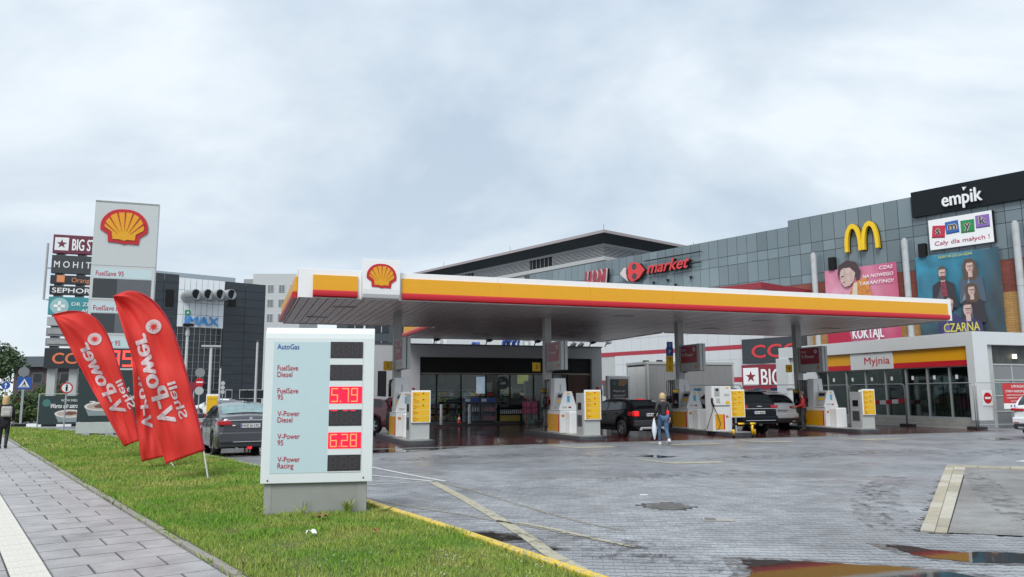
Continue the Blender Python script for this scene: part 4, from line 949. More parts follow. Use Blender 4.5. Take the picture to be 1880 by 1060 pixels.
def adstand():
    a0, zt = Vp(1115, 690, O4, AST); a1, _ = Vp(1157, 690, O4, AST); p = O4+U*a0; w_ = a1-a0
    t = thing('advert_display', 'white free-standing advert display with dark coffee poster, behind the black hatchback', 'advert display', (p.x, p.y, 0), AST); k = zt
    box('casing', 0, w_, 0, .3, 0, k, WHITEC, t, .06); pl = mat('poster_dark', (.035, .04, .04), .3, var=.1); box('poster', .16, w_-.16, -.006, 0, .3, k-.2, pl, t)
    text('Warto się', w_/2, -.008, k-.95, .13, WHITEC, t, align='CENTER', shear=.3, width=.75); text('zatrzymać!', w_/2, -.008, k-1.2, .13, WHITEC, t, align='CENTER', shear=.3, width=.85)
    box('print_line', w_*.3, w_*.7, -.009, -.006, k-1.27, k-1.26, WHITEC, t)
    wood = mat('poster_wood', (.30, .18, .10), .5, var=.25); MB().prism(circ(w_/2, .75, .42, 20, 0, math.pi), -.009, -.006, 'y').build('print_cup', wood, t); MB().prism(circ(w_/2, .75, .33, 20, 0, math.pi), -.011, -.009, 'y').build('print_crema', mat('poster_cream', (.55, .42, .27), .5), t)
    MB().prism(circ(w_*.3, k-.45, .13, 14), -.009, -.006, 'y').build('print_badge', mat('badge_teal', (.05, .16, .15), .5), t)
    MB().prism([(w_*.45, k-.55), (w_*.5, k-.25), (w_*.85, k-.25), (w_*.82, k-.5), (w_*.66, k-.62)], -.009, -.006, 'y').build('print_hand', wood, t)
adstand()
g = ST(Vp(1097, 760, ST(0, 13), AST)[0], 13); t = thing('hand_dryer_stand', 'small dark red air and water stand with hose loop behind the black hatchback', 'air stand', (g.x, g.y, 0), AST)
box('body', -.16, .16, -.1, .1, 0, 1.25, MAROON, t, .03); MB().path([(.1, 0, 1.2), (.22, 0, 1.45), (.1, 0, 1.6), (-.1, 0, 1.5), (-.1, 0, 1.2)], .02, 6).build('hose_loop', BLACK, t, smooth=True)
# ================================================================== price sign
SA = R(10); PO = Vector((-3.42, 10.57, 0))
ps = thing('fuel_price_sign', 'white low fuel price sign with red illuminated digits standing in the grass', 'price sign', PO, SA)
pv = lambda px, py: Vp(px, py, PO, SA)
zb = pv(580, 886.5)[1]; zt = pv(580, 601)[1]; wd = pv(685.5, 750)[0]; SWH = mat('sign_white', (.66, .71, .71), .3, var=.015, dirt=.05)
prof = [(0, zb), (0, zt-.16), (.012, zt-.09), (.045, zt-.035), (.10, zt-.008), (.16, zt), (.24, zt-.02), (.28, zt-.08), (.28, zb)]
MB().prism(prof, 0, wd, 'x').build('casing', SWH, ps, .006)
box('plinth', .055, wd-.07, .05, .25, -.02, zb, mat('plinth_grey', (.27, .28, .26), .55, var=.03, dirt=.25), ps, .004); box('plinth_side_trim', .05, .145, .045, .05, -.02, zb, mat('plinth_trim', (.30, .31, .29), .5, dirt=.2), ps); box('plinth_side_trim', wd-.20, wd-.075, .045, .05, -.02, zb, MATS['plinth_trim'], ps)
x0, x1, zA, zB = pv(499, 750)[0], pv(665, 750)[0], pv(580, 628)[1], pv(580, 868)[1]
PF = mat('sign_face_blue', (.48, .615, .64), .28, var=.01); xd = pv(604, 750)[0]
box('face_panel', x0, x1, -.004, .0, zB, zA, PF, ps); box('display_column', xd-.004, x1, -.008, -.004, zB, zA, SWH, ps)
TR = mat('print_red', (.42, .02, .06), .4, var=.01); TB = mat('print_blue', (.01, .07, .35), .4, var=.01)
rows = [(628, 658, ('AutoGas',), None, TB), (670, 699, ('FuelSave', 'Diesel'), None, TR), (710, 741, ('FuelSave', '95'), '5.79', TR), (752, 782, ('V-Power', 'Diesel'), 'top', TR), (794, 823.5, ('V-Power', '95'), '6.28', TR), (835, 864.5, ('V-Power', 'Racing'), None, TR)]
LEDP = mat('led_dark', (.035, .03, .035), .35, var=.35, vscale=120); LEDR = mat('led_glow', (.70, .006, .035), .4, emit=.62, var=.25, vscale=90); LEDS = mat('led_digit', (1, .05, .03), .4, emit=.9, var=.3, vscale=230, rgb2=(1, .20, .07)); LEDO = mat('led_off', (.052, .046, .05), .5, var=.2, vscale=90)
ty = [((641,)), (680, 692), (722, 733.5), (764, 775.5), (806, 817.5), (848.5, 860)]
for (a, b, words_, led, tm), tys in zip(rows, ty):
    za, zb_ = pv(635, a)[1], pv(635, b)[1]; d = box('led_display', xd, x1-.006, -.012, -.008, zb_, za, LEDR if led in ('5.79', '6.28') else LEDP, ps)
    w_ = x1-xd; hh_ = za-zb_
    m = MB()
    if led in ('5.79', '6.28'):
        digits(m, led, xd+.025, zb_+.02, .095, hh_-.04, -.012, .017); m.build('led_digits', LEDS, d)
    else:
        digits(m, '8.88', xd+.025, zb_+.02, .095, hh_-.04, -.012, .017); m.build('led_digits', LEDO, d)
        if led == 'top':
            m = MB()
            for u0, u1 in ((.02, .12), (.19, .26), (.29, .36)): m.box(xd+u0, xd+u1, -.017, -.0125, za-.02, za-.008)
            m.build('lit_segments', LEDR, d)
    for s, yy in zip(words_, tys):
        xx, z_ = pv(508, yy+.4); text(s, xx+.01, -.0045, z_, .074, tm, ps, bold=.02, sx=.80)
for px, py in ((491, 883), (667, 877)):
    a, z = pv(px, py); MB().tube((a, -.006, z), (a, 0, z), .012, 10).build('bolt', DGREY, ps)
# ================================================================== tall brand tower
TO = Vector((-17.93, 32.3, 0)); tw = thing('brand_tower', 'tall white brand tower with large yellow shell emblem behind the red flags', 'price tower', TO, AST)
tv = lambda px, py: Vp(px, py, TO, AST)
twd = tv(287.5, 450)[0]; tl_ = tv(170, 450)[0]; ztop = tv(172, 365)[1]
TW = mat('tower_white', (.50, .54, .54), .35, var=.015, dirt=.05)
zs = [tv(222, y)[1] for y in (370.5, 489, 552)]; zs3 = zs[2]-(zs[1]-zs[2]); z4 = tv(222, 690)[1]; z5 = tv(190, 779)[1]
prof = [(0, 0), (0, ztop-.2), (.05, ztop-.05), (.15, ztop), (.45, ztop), (.5, ztop-.1), (.5, 0)]
def seg(nm, za, zb_, m=TW, y=0): return box(nm, tl_, twd, y, .5, zb_+.006, za-.006, m, tw, .006)
MB().prism([(.0, zs[0]+.006), (.0, ztop-.14), (.04, ztop-.04), (.12, ztop), (.46, ztop), (.5, ztop-.05), (.5, zs[0]+.006)], tl_, twd, 'x').build('top_cap', TW, tw)
s0 = seg('emblem_panel', zs[0], zs[1]); cxm, czm = tv(228, 417); pecten(s0, cxm+.02, 0, czm, tv(272, 417)[0]-tv(184, 417)[0], .05)
rowz = [zs[1], zs[2]]
step = zs[1]-zs[2]
while rowz[-1]-step > z4-.3: rowz.append(rowz[-1]-step)
seg('core', rowz[-1], .25, GREY, .03)
names = ['FuelSave 95', 'FuelSave Diesel', 'V-Power 95']
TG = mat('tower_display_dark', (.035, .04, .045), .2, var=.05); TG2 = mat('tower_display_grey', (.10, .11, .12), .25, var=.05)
for i in range(len(rowz)-1):
    za, zb_ = rowz[i], rowz[i+1]; s0 = seg('price_panel', za, zb_); h_ = za-zb_
    box('label_panel', tl_+.12, twd-.12, -.006, 0, za-h_*.36, za-h_*.08, PF, tw); text(names[i % 3], tl_+.2, -.008, za-h_*.30, h_*.15, TR, tw, bold=.02, sx=.75)
    lit = i == 2; box('led_display', tl_+.12, twd-.12, -.006, 0, zb_+h_*.06, za-h_*.38, TG, tw)
    if lit:
        m = MB(); digits(m, '5.89', tl_+.25, zb_+h_*.1, .42, h_*.46, -.008, .08); m.build('led_digits', mat('led_tower', (1, .04, .03), .4, emit=1.6), tw)
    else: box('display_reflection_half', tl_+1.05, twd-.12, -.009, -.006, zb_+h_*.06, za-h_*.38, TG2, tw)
zl = rowz[-1]
adg = mat('advert_green', (.018, .034, .036), .45, var=.12); ad = box('advert_panel', tl_-.12, twd+.1, -.05, -.0, .62, zl-.02, adg, tw)
text('CAFÉ', tl_+1.3, -.053, zl-.9, .16, WHITEC, tw); text('Za każdym', tl_+.25, -.053, zl-1.55, .26, WHITEC, tw, shear=.3, bold=.02); text('się', tl_+1.65, -.053, zl-1.25, .22, WHITEC, tw, shear=.3, bold=.02)
def cup(parent, x, z, r, y=-.053):
    cr = mat('cup_white', (.62, .60, .58), .4, var=.03); fo = mat('cup_foam', (.45, .38, .33), .6, var=.2); co = mat('cup_cocoa', (.16, .07, .05), .7, var=.3)
    e = lambda k, kz, dz=0: [(x+r*k*math.cos(t*.2618), z+dz+r*kz*math.sin(t*.2618)) for t in range(24)]
    MB().prism([(x-r*.98, z), (x+r*.98, z), (x+r*.72, z-r*.62), (x-r*.72, z-r*.62)], y-.002, y, 'y').build('print_glass', mat('cup_glass', (.22, .27, .28), .4, var=.1), parent)
    MB().prism(e(1, .3), y-.004, y-.002, 'y').build('print_rim', cr, parent); MB().prism(e(.84, .22), y-.006, y-.004, 'y').build('print_foam', fo, parent)
    MB().prism([(x-r*.45, z+.02*r), (x-r*.1, z+.17*r), (x+r*.4, z+.14*r), (x+r*.5, z-.02*r), (x+.1*r, z-.12*r), (x-.3*r, z-.1*r)], y-.008, y-.006, 'y').build('print_cocoa', co, parent)
cup(tw, tl_+.75, 1.25, .62)
box('plinth', tl_-.12, twd+.05, -.1, .6, .14, .60, mat('tower_plinth', (.42, .46, .44), .5, dirt=.2), tw, .01); box('foot_slab', tl_-.6, twd+.3, -.35, .8, -.02, .06, CONC, tw, .01)
for x in (tl_+.1, tl_+1.0, twd-.3): box('foot_bracket', x, x+.3, -.12, .5, .06, .14, GALV, tw)
# ================================================================== feather flags
def fl(t, n, l, p):
    tex = n.new('ShaderNodeTexCoord'); c = nd_mix(n, l, nd_noise(n, l, tex.outputs['Object'], 1.6, 3), (.80, .045, .038), (.98, .11, .085)); l.new(c, p.inputs['Base Color']); p.inputs['Roughness'].default_value = .6
    tr = n.new('ShaderNodeBsdfTranslucent'); l.new(c, tr.inputs[0]); m = n.new('ShaderNodeMixShader'); m.inputs[0].default_value = .45; l.new(p.outputs[0], m.inputs[1]); l.new(tr.outputs[0], m.inputs[2]); l.new(m.outputs[0], n['Material Output'].inputs[0])
FLAG = pos_mat('flag_red', fl); FLW = mat('flag_white', (.62, .50, .52), .6, var=.03); FLS = mat('flag_sleeve', (.40, .015, .03), .6)
def lerp_poly(P, t):
    L_ = [0]
    for a, b in zip(P, P[1:]): L_.append(L_[-1]+math.hypot(b[0]-a[0], b[1]-a[1]))
    s = t*L_[-1]
    for i in range(len(P)-1):
        if s <= L_[i+1] or i == len(P)-2:
            k = (s-L_[i])/(L_[i+1]-L_[i]) if L_[i+1] > L_[i] else 0; k = min(1, max(0, k)); return (P[i][0]+(P[i+1][0]-P[i][0])*k, P[i][1]+(P[i+1][1]-P[i][1])*k)
def flag(bpx, bpy, right, left, texts, emb, label, ph):
    b = G(bpx, bpy); ang = -math.atan2(b.x, b.y)*1.0; O = Vector((b.x, b.y, 0)); t = thing('feather_flag', label, 'feather flag', (b.x, b.y, .0), ang, 'red feather flags in the grass')
    q = lambda p: Vp(p[0], p[1], O, ang)
    def smooth(P):
        P = [Vector((*q(p), 0)) for p in P]; P = chaikin(P, 2); return [(p.x, p.y) for p in P]
    Rr, Ll = smooth(right), smooth(left)
    wv = lambda u, v: (.085*math.sin(u*6.2+v*6+ph)+.045*math.sin(u*13-v*11+ph*2)+.018*math.sin(u*27+v*5+ph))*(1-u)*(.4+.6*math.sin(min(v*1.2, 1)*math.pi*.9)+.3)+.02*math.sin(v*22+u*3+ph)
    def fn(u, v):
        a, c = lerp_poly(Ll, v), lerp_poly(Rr, v); sag = .03*math.sin(math.pi*u)*math.sin(math.pi*v)
        return Vector((a[0]+(c[0]-a[0])*u, wv(u, v), a[1]+(c[1]-a[1])*u+sag))
    cl = MB().grid(fn, 34, 70).build('fabric', FLAG, t, smooth=True, normals=False)
    s_ = cl.modifiers.new('solid', 'SOLIDIFY'); s_.thickness = .003
    MB().path([Vector((0, 0, -.25))]+[Vector((0, 0, 0)).lerp(Vector((Rr[0][0], 0, Rr[0][1])), k) for k in (0, .5)]+[Vector((p[0], .0, p[1])) for p in Rr], .015, 8, r2=.006).build('pole', mat('pole_white', (.66, .67, .68), .35), t, smooth=True)
    MB().path([Vector((p[0], 0, p[1])) for p in Rr], .028, 8, r2=.012).build('pole_sleeve', FLS, t, smooth=True)
    gp_ = [fn(i/68, j/140) for i in range(69) for j in range(141)]; GX, GY, GZ = (np.array([p[c_] for p in gp_]) for c_ in range(3))
    def dep(x, z): # ripple depth at a point, by nearest grid sample
        d2 = (GX-x)**2+(GZ-z)**2; k_ = np.argsort(d2)[:4]; w_ = 1/(d2[k_]+1e-5); return float(min((GY[k_]*w_).sum()/w_.sum(), GY[k_].min()+.006))
    def drape(o, M=Matrix.Identity(4), off=.013):
        me = o.data.copy(); o.data = me; bm = bmesh.new(); bm.from_mesh(me)
        bmesh.ops.triangulate(bm, faces=bm.faces); LW_ = max(M.col[0].xyz.length, .3)
        for _ in range(3): bmesh.ops.subdivide_edges(bm, edges=[e_ for e_ in bm.edges if e_.calc_length()*(LW_ if M.col[0].xyz.length != 1 else 1) > .05], cuts=1, use_grid_fill=False); bmesh.ops.triangulate(bm, faces=bm.faces)
        for v in bm.verts:
            p = M @ v.co; v.co = (p.x, dep(p.x, p.z)-off+p.y*.5, p.z)
        bm.to_mesh(me); bm.free(); o.matrix_local = Matrix.Identity(4)
    for s, p0, p1, p2, in texts:
        A, B, Cc = [Vector((q(p)[0], 0, q(p)[1])) for p in (p0, p1, p2)]
        o = text(s, 0, 0, 0, 1.0, FLW, cl, width=1.0, bold=.022, ext=0); X = B-A; Z = Cc-A
        M = Matrix.Identity(4); M.col[0] = (*X, 0); M.col[1] = (0, 1, 0, 0); M.col[2] = (*Z, 0); M.col[3] = (*A, 1); drape(o, M)
    (ex, ez), (rx, rz_) = q(emb[0]), q((emb[0][0]+emb[1], emb[0][1])); r0 = rx-ex
    o = MB().prism(circ(ex, ez, r0, 20), -.001, 0, 'y').build('burst_disc', FLW, cl); drape(o)
    m = MB()
    for i in range(9):
        a = i*6.283/9; m.add([(ex+r0*.25*math.cos(a-.3), -.012, ez+r0*.25*math.sin(a-.3)), (ex+r0*.25*math.cos(a+.4), -.012, ez+r0*.25*math.sin(a+.4)), (ex+r0*.72*math.cos(a+.35), -.012, ez+r0*.72*math.sin(a+.35))], [(0, 1, 2)])
    m.add([(ex+r0*.27*math.cos(i), -.012, ez+r0*.27*math.sin(i)) for i in np.arange(12)*.5236], [tuple(range(12))])
    o = m.build('burst_rays', FLAG, cl, normals=False)
    for v in o.data.vertices: v.co.y = 0
    drape(o, off=.022)
    return t
flag(383, 885, [(374, 828), (366, 785), (350, 720), (335, 660), (318, 610), (300, 573), (275, 546), (245, 534), (225, 537), (208, 545)], [(304, 853), (290, 806), (275, 760), (258, 700), (240, 645), (222, 590), (208, 545)],
     [('V-Power', (293, 782), (246, 618), (325, 772)), ('Shell', (331, 770), (307, 705), (346, 765))], ((282, 600), 14.5), 'front and largest red feather flag with mirrored white writing, beside the price sign', 0.3)
flag(325, 864, [(304, 838), (301, 800), (296, 740), (290, 690), (282, 640), (268, 605), (250, 588), (236, 584), (226, 590)], [(259, 848), (253, 800), (248, 740), (245, 700), (243, 665), (235, 625), (226, 590)],
     [('V-Power', (261, 787), (250, 655), (281, 784))], ((262, 640), 8), 'middle red feather flag, mostly hidden behind the largest one', 1.9)
flag(268, 845, [(256, 809), (250, 780), (238, 735), (222, 688), (210, 650), (198, 615), (180, 588), (158, 574), (130, 570), (96, 578)], [(228, 820), (210, 790), (190, 752), (165, 708), (142, 665), (118, 620), (96, 578)],
     [('V-Power', (207, 763), (143, 634), (233, 754)), ('Shell', (237, 752), (212, 702), (250, 745))], ((174, 623), 13), 'left red feather flag leaning far over in front of the dark advert banner', 3.1)
# ================================================================== buildings: car wash
WA = AST-math.pi/2; WO = ST(30.6, 1.2); wv = lambda px, py: Vp(px, py, WO, WA)
wa = thing('car_wash', 'white framed car wash hall with yellow and red band over a glazed front', 'car wash', WO, WA)
HW = wv(1799, 607)[1]; xe = wv(1432, 700)[0]; xp = wv(1778, 700)[0]; zf0 = wv(1777, 671)[1]; zf1 = wv(1777, 635)[1]
WW = mat('wash_white', (.60, .63, .635), .35, var=.015, dirt=.06)
for i in range(5):
    a, b = xe+(xp-xe)*i/5, xe+(xp-xe)*(i+1)/5; box('roof_beam_panel', a+.004, b-.004, -.0, .5, zf1, HW, WW, wa, .006)
box('corner_pillar', xp, 0, 0, .9, .35, HW, WW, wa, .01); box('pillar_plinth', xp-.02, .02, -.02, .92, -.01, .35, GREY, wa)
xl = wv(1449, 700)[0]; box('end_pillar', xe-.25, xl, -.05, .5, 0, zf1, WW, wa, .01)
x0m, x1m = wv(1559, 660)[0], wv(1636, 660)[0]; xs0 = wv(1493, 660)[0]
zr = zf0+(zf1-zf0)*.3
for a, b in ((xs0, x0m), (x1m, xp)):
    box('yellow_band', a, b, .14, .2, zr, zf1, YEL, wa); box('red_band', a, b, .13, .2, zf0, zr, RED, wa)
sp = box('name_panel', x0m, x1m, .08, .2, zf0, zf1, WW, wa); cx_m = (x0m+x1m)/2
text('Myjnia', cx_m-.45, .076, zf0+.28, .40, RED, sp, bold=.02, width=1.75); text('Shell', cx_m-.45, .076, zf0+.86, .13, RED, sp, bold=.01)
box('end_wall', xl, xs0, .2, .4, 0, zf1, WW, wa)
zs_ = wv(1783, 769)[1]; GT = glass('wash_glass', (.80, .88, .85), .9); DOVE = mat('aluminium', (.40, .42, .42), .4, .4, var=.04)
cols = [wv(px, 720)[0] for px in (1493, 1515, 1549, 1584, 1620, 1658, 1697, 1738, 1783)]; cols[-1] = xp-.02
ztr = wv(1700, 703)[1]
for i, (a, b) in enumerate(zip(cols, cols[1:])):
    box('window_pane', a+.03, b-.03, .30, .312, zs_+.05, zf0-.05, GT, wa)
    box('mullion', b-.035, b+.035, .24, .34, zs_, zf0, DOVE, wa)
    box('price_tag', a+(b-a)*.25, a+(b-a)*.25+.14, .29, .299, zf0-.62, zf0-.42, WHITEC, wa)
box('window_head', cols[0], cols[-1], .24, .34, zf0-.05, zf0, DOVE, wa); box('window_sill', cols[0], cols[-1], .20, .34, zs_-.06, zs_+.05, DOVE, wa)
for i in range(9):
    a, b = cols[0]+(cols[-1]-cols[0])*i/9, cols[0]+(cols[-1]-cols[0])*(i+1)/9; box('sill_slab', a+.01, b-.01, .16, .34, 0, zs_-.06, CONC, wa)
box('roof', xe, -.02, .5, 9, HW-.5, HW-.15, GREY, wa); box('back_wall', xe, 0, 8.8, 9, 0, HW-.5, GREY, wa); box('far_end_wall', xe-.2, xe, .5, 8.8, 0, HW-.15, WW, wa)
box('interior_floor', xe, -.3, .35, 8.8, -.01, .02, DGREY, wa); box('interior_wall', cols[0], xp, 5.0, 5.1, 0, HW-.5, mat('wash_inner', (.17, .19, .185), .5, var=.3, vscale=.7), wa)
# portal front (faces the camera side, local x = u) built in the wash frame: x = 0 plane
yf0 = 0.9
def fv(px, py): return Vp(px, py, WO, AST)
zd = fv(1860, 634)[1]; zd2 = fv(1860, 669)[1]
box('portal_beam', -.5, 0, .9, 7.5, zd, HW, WW, wa, .006); box('portal_side', -.5, -.15, .9, 1.35, 0, zd, LGREY, wa); box('portal_far_pillar', -.5, 0, 6.0, 7.5, 0, zd, WW, wa)
DRM = mat('door_panel_grey', (.20, .21, .22), .4, var=.03)
for r in range(4):
    for k in range(3):
        h_ = zd2/4; box('door_panel', -.46, -.43, 1.4+k*1.5+.03, 1.4+(k+1)*1.5-.03, r*h_+.04, (r+1)*h_-.04, DRM if (r, k) != (2, 0) else GT, wa)
box('door_frame', -.45, -.40, 1.38, 1.43, 0, zd2, LGREY, wa)
for r in range(5): box('door_rail', -.45, -.40, 1.4, 6.0, r*zd2/4-.035+(.035 if r == 0 else 0), r*zd2/4+.035, LGREY, wa)
for k in range(1, 4): box('door_stile', -.45, -.41, 1.4+k*1.5-.03, 1.4+k*1.5+.03, 0, zd2, LGREY, wa)
box('dark_transom', -.47, -.44, 1.4, 6, zd2+.04, zd, mat('stained_dark', (.06, .065, .06), .5, var=.4, vscale=3), wa); box('portal_lamp', -.4, -.3, 3.0, 3.18, zd2+.3, zd2+.5, mat('lamp_warm', (1, .9, .65), .4, emit=1.5, var=0), wa)
box('board_strip', -.40, -.37, 1.36, 1.5, zd2, zd-.02, mat('timber', (.30, .19, .12), .6, var=.1), wa)
# brush and wash frame inside
b_ = ST(33.6, 6); t = thing('wash_gantry', 'dark wash gantry with green brush behind the car wash glass', 'wash gantry', b_, AST)
box('upright', -.2, .2, -1.8, -1.5, 0, 3.2, DGREY, t); box('upright', -.2, .2, 1.5, 1.8, 0, 3.2, DGREY, t); box('cross_beam', -.3, .3, -1.5, 1.5, 2.7, 3.2, DGREY, t)
m = MB(); r_ = random.Random(4)
for i in range(400):
    a = r_.uniform(0, 6.28); z = r_.uniform(.2, 1.6); rr = r_.uniform(.2, .5); m.tube((-.6, -1.1, z), (-.6+rr*math.cos(a), -1.1+rr*math.sin(a), z-.05), .02, 3)
o = m.build('brush_bristles', mat('brush_green', (.08, .22, .05), .7, var=.3), t); o['kind'] = 'stuff'
t = thing('covered_car', 'pale shrouded car body behind the right car wash windows', 'car', ST(34, 2.6), AST)
def dome(u, v): 
    th = u*math.pi; return (-.8*math.cos(th), -1.6+3.2*v, .25+(.55+.45*math.sin(v*math.pi))*math.sin(th)**.6)
MB().grid(dome, 12, 10).build('shroud', mat('shroud_pale', (.30, .33, .33), .5, var=.1), t, smooth=True)
# worker in the hall is not legible; hi-vis vest hanging
o = box('hanging_vest', -.15, .15, -.04, .04, 1.3, 1.9, mat('vest_green', (.25, .40, .05), .6, var=.2), None, .03); o.location = ST(31.6, 1.9); o.rotation_euler.z = AST; tag(o, 'greenish work vest hanging at the right end inside the car wash glass', 'vest')
a_, z_ = fv(1817, 731); t = thing('no_entry_sign', 'round red no entry sign on the white corner pillar of the car wash', 'road sign', WO, AST)
bx_ = min(max(a_, .3), .6); box('plate', bx_-.3, bx_+.3, -.025, -.003, z_-.36, z_+.36, WHITEC, t); MB().prism(circ(bx_, z_, .26, 24), -.032, -.025, 'y').build('red_disc', RED, t); box('white_bar', bx_-.18, bx_+.18, -.037, -.032, z_-.05, z_+.05, WHITEC, t)
# ------------------------------------------------------------------ mobile fences
def fence(p, q, zt, label, grp='mobile fence panels', bend=True, banner=None, feet=(0, 1)):
    d = q-p; ln = d.length; t = thing('mobile_fence', label, 'fence', (p.x, p.y, 0), math.atan2(d.y, d.x), grp); r = .15
    pts = [(0, 0, .08), (0, 0, zt-r), (r*.3, 0, zt-r*.3), (r, 0, zt), (ln-r, 0, zt), (ln-r*.3, 0, zt-r*.3), (ln, 0, zt-r), (ln, 0, .08)]
    MB().path(pts, .022, 8).build('tube_frame', GALV, t, smooth=True); MB().tube((0, 0, .2), (ln, 0, .2), .018, 6).build('lower_rail', GALV, t)
    m = MB()
    x = .12
    while x < ln-.05: m.box(x-.0005, x+.0005, -.0005, .0005, .2, zt); x += .2
    z = .45
    while z < zt: m.box(0, ln, -.0005, .0005, z-.0005, z+.0005); z += .25
    o = m.build('wire_mesh', GALV, t); o['kind'] = 'stuff'
    for f_ in feet: box('rubber_foot', ln*f_-.12-(.28 if f_ else .12), ln*f_+.12+.28, -.13, .13, 0, .12, RUBBER, t, .02)
    return t, ln
FO = ST(29.5, 1.2); fvv = lambda px, py: Vp(px, py, FO, WA)
ft = fvv(1700, 704.5)[1]; fx = [fvv(px, 704)[0] for px in (1500, 1548, 1661, 1786)]; xdir = Vector((math.cos(WA), math.sin(WA), 0))
fp = [FO+xdir*x for x in fx]
fence(fp[3]+xdir*0, fp[2], ft, 'fence panel in front of the right half of the car wash glass', feet=(0, 1)); tt, ln = fence(fp[2]+xdir*-.06, FO+xdir*fvv(1560, 704)[0], ft, 'fence panel with red and white tape before the middle car wash windows', feet=())
fence(FO+xdir*(fvv(1560, 704)[0]-.06), FO+xdir*(fvv(1500, 704)[0]), ft, 'fence panel behind the rightmost fuel pump', feet=())
for i in range(9):
    o = box('tape_piece', .05+i*ln*.11, .05+(i+1)*ln*.11, -.03, -.026, 1.15-.006*i*(8-i), 1.36-.006*i*(8-i), WHITEC if i % 2 else RED, tt)
t3, l3 = fence(fp[3]+xdir*.1, fp[3]+xdir*.1+U*3.2, ft, 'fence panel carrying the red warning banner before the wash door', feet=(0,))
RB = mat('banner_red', (.50, .03, .035), .5, var=.05); bz = Vp(1860, 704, fp[3], AST)[1]; b0, zb1 = Vp(1838, 704, fp[3]+xdir*.1, AST); zb0 = Vp(1838, 741, fp[3]+xdir*.1, AST)[1]; zb00 = Vp(1838, 751, fp[3]+xdir*.1, AST)[1]
bn = thing('warning_banner', 'red warning banner with white lettering tied to the fence at the right edge', 'banner', fp[3]+xdir*.1-V*.04, AST); box('sheet', b0, b0+1.9, -.01, 0, zb0, zb1, RB, bn); box('white_strip', b0, b0+1.9, -.01, 0, zb00, zb0, WHITEC, bn)
hh = (zb1-zb0)
for k, (s, f_, h_) in enumerate([('UWAGA!', .78, .13), ('STREFA NIEBEZPIECZNA', .55, .10), ('NIEUPOWAŻNIONYM WSTĘP', .38, .06), ('WZBRONIONY. TEREN BUDOWY', .24, .06), ('ZA POWAŻNIE', .08, .06)]):
    text(s, b0+.95, -.012, zb0+hh*f_, h_, WHITEC, bn, align='CENTER', bold=.03, width=[.8, 1.6, 1.5, 1.5, 1.0][k])
for k in range(5): MB().prism(circ(b0+.45+k*.25, (zb0+zb00)/2, .08, 14 if k else 3, .0), -.014, -.01, 'y').build('safety_symbol', BLUE if k else RED, bn)
FB = ST(22.4, 10.6); zt_ = Vp(1400, 707, FB, AST)[1]
for i, (a, b, lb) in enumerate([(20.6, 24.4, 'galvanised fence panel behind the black SUV'), (24.5, 28.2, 'galvanised fence panel behind the white SUV')]):
    t, ln = fence(ST(a, 10.6), ST(b, 10.6), zt_, lb, feet=(0, 1)); 
    for k in range(3): box('blue_clip_plate', ln*(.2+.3*k), ln*(.2+.3*k)+.45, -.02, -.01, zt_-.32, zt_-.18, [CYAN, BLUE, WHITEC][k], t)
# ------------------------------------------------------------------ grey container
CO = ST(0, 15.2); ca0, cz = Vp(1187, 664, CO, AST); ca1, _ = Vp(1346, 664, CO, AST); p = CO+U*ca0
t = thing('grey_container', 'grey metal site container with white double doors on its left end', 'container', (p.x, p.y, 0), AST); CM_ = mat('container_grey', (.24, .245, .25), .5, var=.03, dirt=.12, stretch=(1, 1, .2)); W_ = ca1-ca0
box('wall', .1, W_-.1, .03, 2.5, .1, cz-.12, CM_, t)
n = int(W_/.55)
for i in range(n): box('wall_panel', .12+i*(W_-.24)/n+.004, .12+(i+1)*(W_-.24)/n-.004, .0, .03, .12, cz-.22, CM_, t)
for x in (0, W_-.12): box('corner_post', x, x+.12, -.02, .12, 0, cz-.1, LGREY, t)
box('corner_post', 0, .12, 2.42, 2.56, 0, cz-.1, LGREY, t); box('top_rail', -.02, W_+.02, -.03, .12, cz-.16, cz, LGREY, t); box('top_rail', -.03, .12, .12, 2.56, cz-.16, cz-.004, LGREY, t)
for y in (.2, 1.32): box('door', -.02, .0, y, y+1.08, .15, cz-.28, WHITE, t, .006)
box('door_post', -.03, .01, .12, .2, .1, cz-.2, LGREY, t)
for x, y in ((.4, 1.0), (1.0, .4)): box('lifting_lug', x, x+.35, y, y+.2, cz-.1, cz+.12, BLACK, t, .02)
# ================================================================== shopping centre
MA = R(-50); MO = Vector((23.3, 63.0, 0)); mv = lambda px, py: Vp(px, py, MO, MA)
ml = thing('shopping_centre', 'long shopping centre clad in blue grey panels above red and yellow brick', 'shopping centre', MO, MA)
def pan(t, n, l, p):
    g = n.new('ShaderNodeNewGeometry'); P = g.outputs['Position']; oi = n.new('ShaderNodeObjectInfo')
    c = nd_mix(n, l, nd_noise(n, l, P, .12, 4), (.115, .155, .175), (.19, .235, .255)); c = nd_mix(n, l, .8, c, nd_ramp(n, l, oi.outputs['Random'], 0, .78, 1, 1.22), 'MULTIPLY')
    l.new(c, p.inputs['Base Color']); p.inputs['Roughness'].default_value = .16; p.inputs['Specular IOR Level'].default_value = .6
PANEL = pos_mat('facade_panel', pan)
zr_ = [mv(1460, y)[1] for y in (403.5, 451, 469, 507.6, 524)]
pm = {}
def fpanel(x, z0, z1, m=PANEL, w_=1.0, parent=ml, y=0, nm='facade_panel'):
    k = (round(z1-z0, 3), w_, m.name)
    if k not in pm: pm[k] = MB().box(.02, w_-.02, -.04, 0, .02, z1-z0-.02).mesh(nm, m)
    o = bpy.data.objects.new(nm, pm[k]); C.objects.link(o); o.parent = parent; o.location = (x, y, z0); return o
for c in range(-33, 20):
    zz_ = list(zr_)
    if c < 0: zz_[0] -= .5
    for z1_, z0_ in zip(zz_, zz_[1:]): fpanel(c, z0_, z1_)
